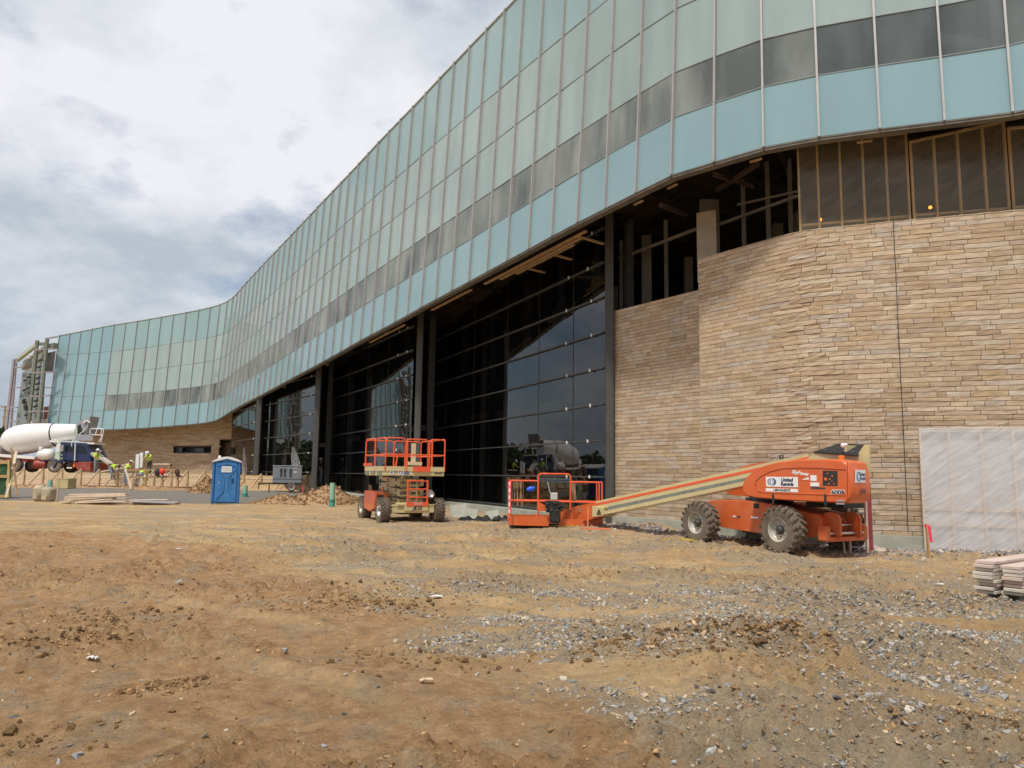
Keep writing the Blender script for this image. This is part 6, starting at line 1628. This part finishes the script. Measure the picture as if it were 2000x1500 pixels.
# ------------------------------------------------------------ mounds of excavated soil
def mound(cx0, cy0, rx, ry, h_, seed, label, name='dirt_mound', m_cols=((.26, .155, .075), (.33, .20, .10), (.21, .13, .065), (.38, .25, .13))):
    n = 70; xs = np.linspace(-1.15, 1.15, n); X, Y = np.meshgrid(xs, xs); r = np.hypot(X, Y)
    ang = np.arctan2(Y, X); prof = np.clip(1 - r / (1 + .18 * (fbm(np.cos(ang) * 1.5 + seed, np.sin(ang) * 1.5 + seed, 3) - .5) * 2), 0, 1)
    wx = X * rx + cx0; wy = Y * ry + cy0
    Zm = h_ * (prof ** .9) * (.75 + .5 * fbm(wx * .9 + seed, wy * .9, 3)) + (fbm(wx * 4, wy * 4 + seed, 4) - .5) * .22 * h_ * sstep(0, .2, prof)
    Z0 = hfun(wx, wy); co_ = np.stack([wx - cx0, wy - cy0, Zm + Z0 - .04 - .1 * (prof <= 0)], -1).reshape(-1, 3)
    ii = np.arange((n - 1) * (n - 1)); b0 = (ii // (n - 1)) * n + ii % (n - 1); f = np.stack([b0, b0 + 1, b0 + n + 1, b0 + n], -1)
    cc = np.zeros((n * n, 4)); t = fbm(wx * 2.2 + seed, wy * 2.2, 4).ravel()[:, None]; cc[:, :3] = np.array((.25, .155, .08)) * (1 - t) * 1.3 + np.array((.44, .29, .16)) * t * 1.0; cc[:, 3] = 1
    o = np_mesh(name, co_, f, [M_clod], True, cc); o.location = (cx0, cy0, 0); tag(o, label, 'soil mound')
    k = 2600; th = rng.uniform(0, 2 * np.pi, k); rr = np.sqrt(rng.random(k)) * .95
    px_, py_ = rr * np.cos(th), rr * np.sin(th)
    zi = Zm[np.clip(((py_ + 1.15) / 2.3 * (n - 1)).astype(int), 0, n - 1), np.clip(((px_ + 1.15) / 2.3 * (n - 1)).astype(int), 0, n - 1)]
    P = np.stack([px_ * rx, py_ * ry, zi + hfun(px_ * rx + cx0, py_ * ry + cy0) - .05], -1)
    o2 = chips('lumps', P, np.clip(rng.lognormal(-3.0, .5, k), .03, .22) * min(1, h_ + .2), .8, m_cols, M_clod, label_kind='stuff'); o2.parent = o
    return o
q = at(620, 985, 38.5); mound(q.x + .2, 39.3, 2.1, 1.6, 1.02, 3, 'tallest brown dirt mound behind the tall green pipe')
mound(q.x - 1.7, 38.2, 1.9, 1.2, .52, 9, 'low spread of brown dirt between the toilet and the tall mound')
q = at(393, 955, 47); mound(q.x, 47.8, 1.15, 1.1, .95, 14, 'brown dirt mound sloping down behind the blue toilet')
q = at(300, 955, 50.3); mound(q.x, 50.8, 3.2, .7, .30, 21, 'thin ridge of orange dirt along the foot of the formwork')
q = at(90, 950, 51); mound(q.x, 51.6, 3.4, .8, .30, 25, 'thin ridge of brown dirt at the far left foot of the formwork')

# ------------------------------------------------------------ plank stack at the right edge
q = on(1934, 1184); base = Vector((q.x, q.y, gz(q.x + .3, q.y + .2))); dr2 = Vector((.80, .60, 0)).normalized(); pr2 = Vector((dr2.y, -dr2.x, 0))
M_scaf = mat('grey weathered scaffold plank', (.50, .44, .36), .85, 0, .16, 3, .3, 40, stretch=(1, 1, 1), c2=(.66, .60, .50))
M_scaf2 = mat('pink end scaffold plank', (.56, .44, .38), .85, 0, .16, 3, .3, 40)
lev = 0
for kk in range(9):
    for cc_ in range(2):
        if kk == 8 and cc_ == 1: continue
        a = base + dr2 * (rnd.uniform(-.05, .06) + (.12 if cc_ else 0)) + pr2 * (.27 * cc_ - .05 + rnd.uniform(-.02, .02)) + Vector((0, 0, .03 + kk * .047))
        b = a + (dr2 + pr2 * rnd.uniform(-.012, .012)).normalized() * rnd.uniform(3.0, 3.3)
        c = (a + b) / 2; mb = MB(); mb.bar(a - c, b - c, .235, .040, bev=.004); o = mb.build('scaffold_plank', rnd.choice((M_scaf, M_scaf, M_scaf2))); o.location = c
        tag(o, (('lowest scaffold plank') if kk == 0 else ('lowest', 'second', 'third', 'fourth', 'fifth', 'sixth', 'seventh', 'eighth', 'ninth')[kk] + ' scaffold plank from the ground') + ' in the ' + ('nearer right' if cc_ else 'left') + ' column of the right edge stack', 'plank', 'planks in the right edge stack')

# ------------------------------------------------------------ plastic sheeted frames
def film_mat(name, opac, c, rough=.25, wr=8, gloss=.15):
    mt = bpy.data.materials.new(name); mt.use_nodes = True
    t = mt.node_tree; t.nodes.clear(); n_, l_ = t.nodes.new, t.links.new
    o = n_('ShaderNodeOutputMaterial'); tr = n_('ShaderNodeBsdfTransparent'); tr.inputs[0].default_value = (.92, .92, .92, 1)
    df = n_('ShaderNodeBsdfDiffuse'); df.inputs[0].default_value = (*c, 1); gl = n_('ShaderNodeBsdfGlossy'); gl.inputs['Roughness'].default_value = rough
    tc = n_('ShaderNodeTexCoord'); mp0 = n_('ShaderNodeMapping'); mp0.inputs['Rotation'].default_value = (0, R(32), 0); mp = n_('ShaderNodeMapping'); mp.inputs['Scale'].default_value = (.7, 1, 4); l_(mp0.outputs[0], mp.inputs[0])
    nz = n_('ShaderNodeTexNoise'); nz.inputs['Scale'].default_value = wr * .22; nz.inputs['Detail'].default_value = 7; nz.inputs['Distortion'].default_value = 1.2; l_(tc.outputs['Object'], mp0.inputs[0]); l_(mp.outputs[0], nz.inputs['Vector'])
    bp = n_('ShaderNodeBump'); bp.inputs['Strength'].default_value = .35; bp.inputs['Distance'].default_value = .025; l_(nz.outputs['Fac'], bp.inputs['Height']); l_(bp.outputs[0], gl.inputs['Normal']); l_(bp.outputs[0], df.inputs['Normal'])
    m1 = n_('ShaderNodeMixShader'); mr = n_('ShaderNodeMapRange'); l_(nz.outputs['Fac'], mr.inputs[0]); mr.inputs[1].default_value = .35; mr.inputs[2].default_value = .65; mr.inputs[3].default_value = opac * .75; mr.inputs[4].default_value = min(1, opac * 1.3)
    l_(mr.outputs[0], m1.inputs[0]); l_(tr.outputs[0], m1.inputs[1]); l_(df.outputs[0], m1.inputs[2])
    m2 = n_('ShaderNodeMixShader'); m2.inputs[0].default_value = gloss; l_(m1.outputs[0], m2.inputs[1]); l_(gl.outputs[0], m2.inputs[2]); l_(m2.outputs[0], o.inputs['Surface'])
    return mt
M_film = film_mat('white plastic film', .42, (.86, .85, .86)); M_film2 = film_mat('dusty brown plastic film', .30, (.30, .24, .14), gloss=.035)
M_stud = mat('pale stud', (.72, .54, .36), .8, 0, .1, 5)
def sheet_frame(A, B, zb, zt, studs, label, mf, ms_, film_side=-1, hr=(), wrinkle=.02, ztb=None, sw=.045):
    A = Vector(A); B = Vector(B); t = (B - A); ln = t.length; t.normalize(); n_ = Vector((t.y, -t.x, 0))
    ang = math.atan2(t.y, t.x); root = empty('plastic_screen', (A.x, A.y, zb), ang, label, 'screen'); ztb = ztb if ztb is not None else zt
    H_ = zt - zb; HB = ztb - zb
    for s_ in studs:
        hh = H_ + (HB - H_) * s_ / ln; mb = MB(); mb.box((s_, 0, hh / 2), (sw, .09, hh)); mb.build('stud', ms_, root)
    mb = MB(); mb.bar((0, 0, H_ - .02), (ln, 0, HB - .02), .095, .04); mb.build('top_rail', ms_, root); mb = MB(); mb.box((ln / 2, 0, .02), (ln, .095, .04)); mb.build('bottom_rail', ms_, root)
    for z in hr: mb = MB(); mb.bar((.02, .06, z), (ln, .06, z), .04, .06); mb.build('noggin', ms_, root)
    n1 = max(8, int(ln / .10)); n2 = 26; vs = []; fs = []
    for j in range(n2 + 1):
        for i in range(n1 + 1):
            x = ln * i / n1; z = (H_ + (HB - H_) * i / n1) * j / n2
            ds = min(abs(x - s_) for s_ in studs) if len(studs) else 1
            w_ = wrinkle * min(1, ds / .15) * (math.sin(z * 9 + x * 5 + 2 * math.sin(x * 3)) * .5 + math.sin(z * 17 - x * 11) * .35 + math.sin(x * 23 + z * 4) * .2)
            vs.append((x, -.052 + w_, z))
    for j in range(n2):
        for i in range(n1): a = j * (n1 + 1) + i; fs.append([a, a + 1, a + n1 + 2, a + n1 + 1])
    mb = MB(); mb.add(vs, fs, 0, True); mb.build('film', mf, root, fixn=False)
    return root
A_ = at(1802, 1000, 17.95); t_ = Vector((.935, -.355, 0)).normalized(); B_ = A_ + t_ * 5.2
ztp = at(1802, 836, 17.95).z; zbt = at(1802, 1077, 17.95).z
sheet_frame((A_.x, A_.y, 0), (B_.x, B_.y, 0), max(zbt, -.05), ztp, [.02, .62, 1.27, 1.90, 2.55, 3.2, 3.85, 4.5], 'large white plastic sheet over a timber frame against the stone wall', M_film, M_stud, hr=(.62, .98), wrinkle=.002)
mb = MB(); mb.bar((2.6, .12, .02 + (ztp / 2)), (2.6 + .001, .12, 0), .001, .001)
M_backing = mat('pale added backing', (.60, .58, .59), .9); scr = bpy.data.objects['plastic_screen']; mb = MB(); mb.box((2.6, .10, ztp / 2), (5.1, .02, ztp - .1)); mb.build('backing', M_backing, scr)  # added pale panel, hides the stone and whitens the film in front
# upper screens standing on top of the stone wall
M_gold = mat('golden stud', (.60, .38, .17), .8, 0, .1, 5)
def upper(px0, px1, d0, d1, yt0, yt1, npx, label, sw=.05):
    a = at(px0, 440, d0); b = at(px1, 420, d1); L_ = math.dist((a.x, a.y), (b.x, b.y)); 
    st = []
    for p in npx:
        u = (p - px0) / (px1 - px0); st.append(max(.025, min(L_ - .025, L_ * u)))
    return sheet_frame((a.x, a.y, 0), (b.x, b.y, 0), ZT1 - .02, at(px0, yt0, d0).z, st, label, M_film2, M_gold, hr=(.22,), wrinkle=.01, ztb=at(px1, yt1, d1).z, sw=sw)
upper(1561, 1779, 19.45, 18.6, 283, 258, (1561, 1602, 1647, 1692, 1737, 1779), 'level topped timber and plastic screen above the stone wall, leftmost of three')
upper(1784, 1974, 18.55, 17.95, 277, 236, (1784, 1833, 1880, 1930, 1974), 'slanting topped timber and plastic screen above the stone wall, middle of three')
upper(1980, 2150, 17.9, 17.3, 250, 235, (1980, 2040, 2095, 2150), 'timber and plastic screen cut off by the right edge above the stone wall')
M_bulb = bpy.data.materials.new('lit bulb'); M_bulb.use_nodes = True; pb = M_bulb.node_tree.nodes['Principled BSDF']; pb.inputs['Emission Color'].default_value = (1, .24, .03, 1); pb.inputs['Emission Strength'].default_value = 5; pb.inputs['Base Color'].default_value = (1, .5, .2, 1)
for px, py, d, lb in ((1602, 429, 20.3, 'lit orange bulb behind the leftmost upper plastic screen'), (1817, 405, 19.5, 'lit orange bulb behind the middle upper plastic screen')):
    r = empty('work_light', at(px, py, d), 0, lb, 'work light'); mb = MB(); mb.sphere((0, 0, 0), .045, 12, 8); mb.build('bulb', M_bulb, r); mb = MB(); mb.box((0, .02, -.14), (.05, .05, .16)); mb.build('socket', M_blk, r)
# limp plastic hanging from the far bays
for (px, y0, y1, w_, Y, lb) in ((477, 874, 928, 9, 57.0, 'limp white plastic sheet hanging from the farther dark bay'), (575, 873, 912, 17, 50.0, 'limp white plastic sheet hanging just above the grey generator')):
    vs = []; fs = []; n1, n2 = 10, 16
    for j in range(n2 + 1):
        for i in range(n1 + 1):
            v = j / n2; u = i / n1 - .5; wd = w_ * (.22 + .78 * math.sin(min(1, v * 1.2) * 1.5)) ; xx = px + u * wd + (v * 6 if px == 575 else 0) - (3 if px == 575 else 0)
            q = at(xx, y0 + (y1 - y0) * v, Y); vs.append((q.x, q.y + .12 * math.sin(i * 1.9 + v * 3), q.z))
    for j in range(n2):
        for i in range(n1): a = j * (n1 + 1) + i; fs.append([a, a + 1, a + n1 + 2, a + n1 + 1])
    c = Vector(vs[0]); mb = MB(); mb.add([Vector(v) - c for v in vs], fs, 0, True); o = mb.build('hanging_plastic', M_film, fixn=False); o.location = c; tag(o, lb, 'plastic sheet')
# ladder / scaffold frames at the wall behind the lift
def frame_ladder(px, d, wd, h_, m_, label, rot=0, nr=6):
    q = at(px, 1050, d); r = empty('ladder', (q.x, q.y, gz(q.x, q.y)), rot, label, 'ladder')
    for s_ in (-1, 1): mb = MB(); mb.box((s_ * wd / 2, 0, h_ / 2), (.045, .07, h_)); mb.build('rail', m_, r)
    for k in range(nr): mb = MB(); mb.tube([(-wd / 2, 0, .15 + (h_ - .3) * k / (nr - 1)), (wd / 2, 0, .15 + (h_ - .3) * k / (nr - 1))], .018, 6); mb.build('rung', M_galv, r)
frame_ladder(1676, 17.2, .42, 1.55, M_woodp, 'pale wooden rung ladder standing behind the boom lift rear wheel', R(8), 6)
frame_ladder(1701, 17.4, .14, 1.55, mat('maroon fibreglass rail', (.30, .05, .07), .5), 'narrow maroon ladder against the wall right of the boom lift', R(60), 6)
# scraps lying about
def scrap(px, py, sx_, sy_, m_, label, cat='scrap', th=.015, rz=0.0, name='scrap'):
    q = on(px, py); z = gz(q.x, q.y); mb = MB(); n = 5; vs = []; sx_ *= .62; sy_ *= .7; fs = []
    for j in range(n + 1):
        for i in range(n + 1): vs.append((sx_ * (i / n - .5), sy_ * (j / n - .5), rnd.uniform(0, .018) + (.008 if 0 < i < n else 0)))
    for j in range(n):
        for i in range(n): a = j * (n + 1) + i; fs.append([a, a + 1, a + n + 2, a + n + 1])
    mb.add(vs, fs); o = mb.build(name, m_, fixn=False); sm = o.modifiers.new('s', 'SOLIDIFY'); sm.thickness = .008; o.location = (q.x, q.y, z + .015); o.rotation_euler = (0, 0, rz); tag(o, label, cat); return o
M_pap = mat('white scrap', (.62, .62, .60), .7)
scrap(853, 1178, .24, .07, M_pap, 'long white strip lying on the dirt in the middle foreground')
scrap(832, 1350, .16, .05, M_wood, 'tan torn card lying near the bottom centre', rz=.2)
scrap(180, 1297, .13, .07, M_pap, 'white torn paper lying on the brown soil at the left')
scrap(348, 1080, .15, .10, M_pap, 'small white paper on the brown soil below the toilet')
scrap(1838, 1143, .14, .09, M_pap, 'white paper scrap on the soil left of the plank stack')
scrap(262, 1038, .30, .12, mat('rust red scrap', (.25, .10, .06), .8), 'flat rust red scrap lying beyond the brown soil')
scrap(285, 995, .2, .1, M_pap, 'white scrap on the ground in front of the low pallet')
# yellow straw tufts
def straw(px, py, R0, label):
    q = on(px, py); mb = MB()
    for k in range(260):
        a = rnd.uniform(0, 2 * math.pi); rr = R0 * math.sqrt(rnd.random()); x = rr * math.cos(a) * 1.5; y = rr * math.sin(a) * .7; b = rnd.uniform(0, 6.28); z = rnd.uniform(.01, .07) * (1.2 - rr / R0) + .015
        mb.bar((x, y, z), (x + .09 * math.cos(b), y + .09 * math.sin(b), z + rnd.uniform(-.02, .03)), .008, .005)
    o = mb.build('straw', mat('yellow straw', (.62, .44, .07), .8) if 'M_straw' not in globals() else M_straw); o.location = (q.x, q.y, gz(q.x, q.y)); tag(o, label, 'straw', kind='stuff'); return o
straw(1320, 1064, .34, 'yellow straw scattered left of the boom lift wheel'); M_straw = bpy.data.materials['yellow straw']
straw(1104, 1033, .30, 'yellow straw scattered beneath the boom lift basket')
# rubble slabs and tarps at the foot of the glass bay
for (px, py, d, sz, lb) in ((896, 1000, 29.5, .55, 'pale concrete slab leaning at the foot of the glass bay beside the scissor lift'), (921, 1001, 29.0, .4, 'smaller pale concrete slab leaning left of the black tarp'), (962, 1002, 28.0, .42, 'narrow pale concrete slab leaning right of the black tarp')):
    q = at(px, py + 4, d); mb = MB(); mb.box((0, 0, sz * .4), (sz * 1.2, .07, sz), rot=rotm(R(-28), R(rnd.uniform(-14, 14)), 0), bev=.015); o = mb.build('concrete_slab', M_conc); o.location = (q.x, q.y, gz(q.x, q.y)); tag(o, lb, 'slab')
for (px, w_, lb) in ((933, 1.5, 'crumpled black tarp lying along the foot of the glass bay'), (985, .9, 'small black tarp lying just left of the lift basket')):
    q = at(px, 1008, 28.0); n1, n2 = 22, 10; vs = []; fs = []
    for j in range(n2 + 1):
        for i in range(n1 + 1):
            u = i / n1 - .5; v = j / n2 - .5; vs.append((u * w_, v * .7, .02 + .24 * math.exp(-(v * 3) ** 2) * (.6 + .4 * math.sin(i * .9) * math.cos(i * .37)) * (1 - (2 * u) ** 4) + rnd.uniform(0, .02)))
    for j in range(n2):
        for i in range(n1): a = j * (n1 + 1) + i; fs.append([a, a + 1, a + n1 + 2, a + n1 + 1])
    mb = MB(); mb.add(vs, fs, 0, True); o = mb.build('tarp', mat('black tarp', (.02, .02, .022), .5) if 'M_tarp' not in globals() else M_tarp, fixn=False); M_tarp = bpy.data.materials['black tarp']; o.location = (q.x, q.y, gz(q.x, q.y)); tag(o, lb, 'tarp')
q = at(676, 962, 33); mb = MB()
for k in range(5): mb.bar((rnd.uniform(-.5, .3), rnd.uniform(-.3, .3), .1 + .05 * k), (rnd.uniform(.2, .9), rnd.uniform(-.3, .3), .15 + .05 * k), .08, .03)
o = mb.build('scrap_lumber', M_woodd); o.location = (q.x, q.y, gz(q.x, q.y) + .25); tag(o, 'loose scrap lumber between the dirt mound and the scissor lift', 'lumber', kind='stuff')

# ------------------------------------------------------------ steel skeleton beyond the left wing
sf = empty('steel_frame', at(60, 925, 80), 0, 'bare steel frame with grey louvred panels beyond the left end of the building', 'steel frame'); S0 = sf.location.copy()
M_stl = mat('olive primed steel', (.19, .20, .155), .6, .2, .2, 3); M_stl2 = mat('pinkish grey steel', (.34, .30, .32), .6, .2, .15, 3); M_lv = mat('grey panel cladding', (.26, .30, .30), .6, .1, .15, 3)
def SB(nm, p0, p1, Y0, Y1, w_, m_, par=None):
    mb = MB(); mb.bar(at(*p0, Y0) - S0, at(*p1, Y1) - S0, w_, w_); return mb.build(nm, m_, par or sf)
for (p0, p1, Y, w_, m_) in (((27.5, 702), (10, 860), 80, .22, M_stl2), ((31, 708), (19, 860), 80.6, .18, M_stl2), ((73, 665), (52, 870), 78, .27, M_stl), ((66, 700), (58, 860), 79.5, .2, M_stl2), ((92.5, 660), (72, 862), 76, .26, M_stl), ((87, 706), (78, 850), 77, .22, M_stl)):
    SB('column', p0, p1, Y, Y, w_, m_)
for (p0, p1, Y) in (((70, 683), (109, 681), 76), ((64, 728), (104, 727), 76), ((58, 774), (98, 772.5), 76), ((55, 804), (96, 803), 76), ((92, 661), (112, 657.5), 75), ((28, 718), (46, 717), 80), ((26, 757), (40, 757), 80), ((14, 795), (34, 796), 80), ((20, 822), (36, 823), 80), ((28, 702), (34, 702), 80), ((88, 757), (100, 757), 76)):
    SB('rail', p0, p1, Y, Y, .14, M_stl2)
SB('roof_beam', (33, 704), (71, 674), 81, 79, .35, mat('pale green roof edge', (.42, .46, .34), .6)); SB('roof_beam', (48, 708), (90, 678), 84, 80, .3, M_stl); SB('roof_beam', (75, 672), (91, 672), 79, 78, .3, M_stl); SB('roof_beam', (48, 718), (88, 694), 82, 79, .6, mat('grey green fascia', (.24, .26, .23), .7)); SB('roof_beam', (94, 678), (110, 675), 77, 76, .5, M_stl)
for k in range(4): SB('joist', (50 + 7.5 * k, 698 - 6.3 * k), (58 + 7.5 * k, 698 - 6.2 * k), 81, 81, .2, M_white)
def spanel(nm, pts, Y, m_):
    mb = MB(); mb.add([at(*p, Y) - S0 for p in pts] + [at(*p, Y + .2) - S0 for p in pts], [[0, 1, 2, 3], [7, 6, 5, 4], [0, 4, 5, 1], [1, 5, 6, 2], [2, 6, 7, 3], [3, 7, 4, 0]]); return mb.build(nm, m_, sf)
pn = spanel('cladding_panel', ((44, 727), (67, 715), (57, 835), (30, 835)), 80.4, M_lv); pn2 = spanel('cladding_panel', ((72, 710), (83, 703), (71, 825), (59, 830)), 79.4, M_lv)
spanel('dark_infill', ((90, 690), (109, 685), (104, 725), (84, 730)), 78.5, M_int); spanel('parapet', ((60, 822), (94, 818), (93, 832), (58, 834)), 76.5, mat('pale parapet', (.45, .43, .41), .8)); spanel('red_brick_infill', ((86, 795), (96, 793), (95, 818), (84, 820)), 84, mat('red brick infill', (.25, .09, .07), .9, 0, .2, 6))
for k in range(22):
    v = k / 22; x = 44 - 12 * v + rnd.uniform(2, 20); y = 732 + 90 * v + rnd.uniform(-3, 3); SB('slot', (x, y), (x + 6, y - 2.4), 80.2, 80.2, .16, M_blk, sf)
for k in range(9): y = 718 + 11 * k; x = 73 - k * 1.1; SB('slot', (x, y), (x + 8, y - 3), 79.2, 79.2, .16, M_blk, sf)

# utility pole and far tree line
up_ = empty('utility_pole', at(7, 920, 120), 0, 'distant utility pole with crossarm at the far left edge', 'utility pole'); U0 = up_.location.copy()
mb = MB(); mb.tube([at(4.5, 850, 120) - U0 - Vector((0, 0, 5)), at(10.5, 793, 120) - U0], .22, 8, r2=.13); mb.build('pole', M_woodd, up_)
mb = MB(); mb.bar(at(2, 795.5, 120) - U0, at(16, 794, 120) - U0, .14, .14); mb.bar(at(4, 816, 120) - U0, at(11, 815, 120) - U0, .14, .14); mb.build('crossarm', M_woodd, up_)
for y in (793, 801): mb = MB(); a = at(9, y, 120) - U0; b = at(46, y + 5, 110) - U0; c = at(-120, y - 5, 130) - U0; mb.tube([c, a, b], .04, 4); mb.build('wire', M_blk, up_)
M_leaf = vcol_mat('far foliage', .8, .3, 2)
def trees(name, clumps, label, n=900, sz=.55):
    P = []
    for (x, y, z, r) in clumps:
        k = n; v = rng.normal(0, 1, (k, 3)); v /= np.linalg.norm(v, axis=1)[:, None]; rr = r * (rng.random(k) ** .33) * (1 + .25 * np.sin(v[:, 0] * 5 + x) * np.cos(v[:, 2] * 6 + y))
        P.append(v * rr[:, None] * np.array([1, 1, .8]) + np.array([x, y, z]))
    P = np.concatenate(P); o = chips(name, P, rng.uniform(.6, 1.4, len(P)) * sz, .35, ((.035, .06, .02), (.05, .08, .03), (.03, .045, .018), (.07, .09, .035)), M_leaf, label_kind=None); tag(o, label, 'trees'); return o
cl = []
for k in range(46):
    th = math.atan2(-1.0, .85) ; u = rnd.uniform(-1.9, -.72); Y = rnd.uniform(95, 140); x = u * Y; h_ = rnd.uniform(2.0, 4.2); cl.append((x, Y, 1.2 + h_ * .75, h_))
o = trees('distant_trees', cl, None, 500, .7); tag(o, 'dark far-off tree line beyond the left of the yard', 'trees', kind='stuff')
rt2 = empty('tree', at(-1, 905, 108), 0, 'dark leafy tree at the extreme left edge behind the mixer truck', 'tree'); b_ = rt2.location.copy()
o = trees('crown', [(0, 0, at(-2, 856, 108).z - b_.z, 1.7), (-1.6, .5, at(-2, 864, 108).z - b_.z, 1.6), (.3, -.3, at(0, 878, 108).z - b_.z, 1.3)], None, 900, .45); o.parent = rt2; del o['category']
mb = MB(); mb.tube([(-.4, 0, -1), (-.3, 0, 2), (-.2, 0, 4.5)], .28, 8, r2=.12); mb.build('trunk', M_woodd, rt2)
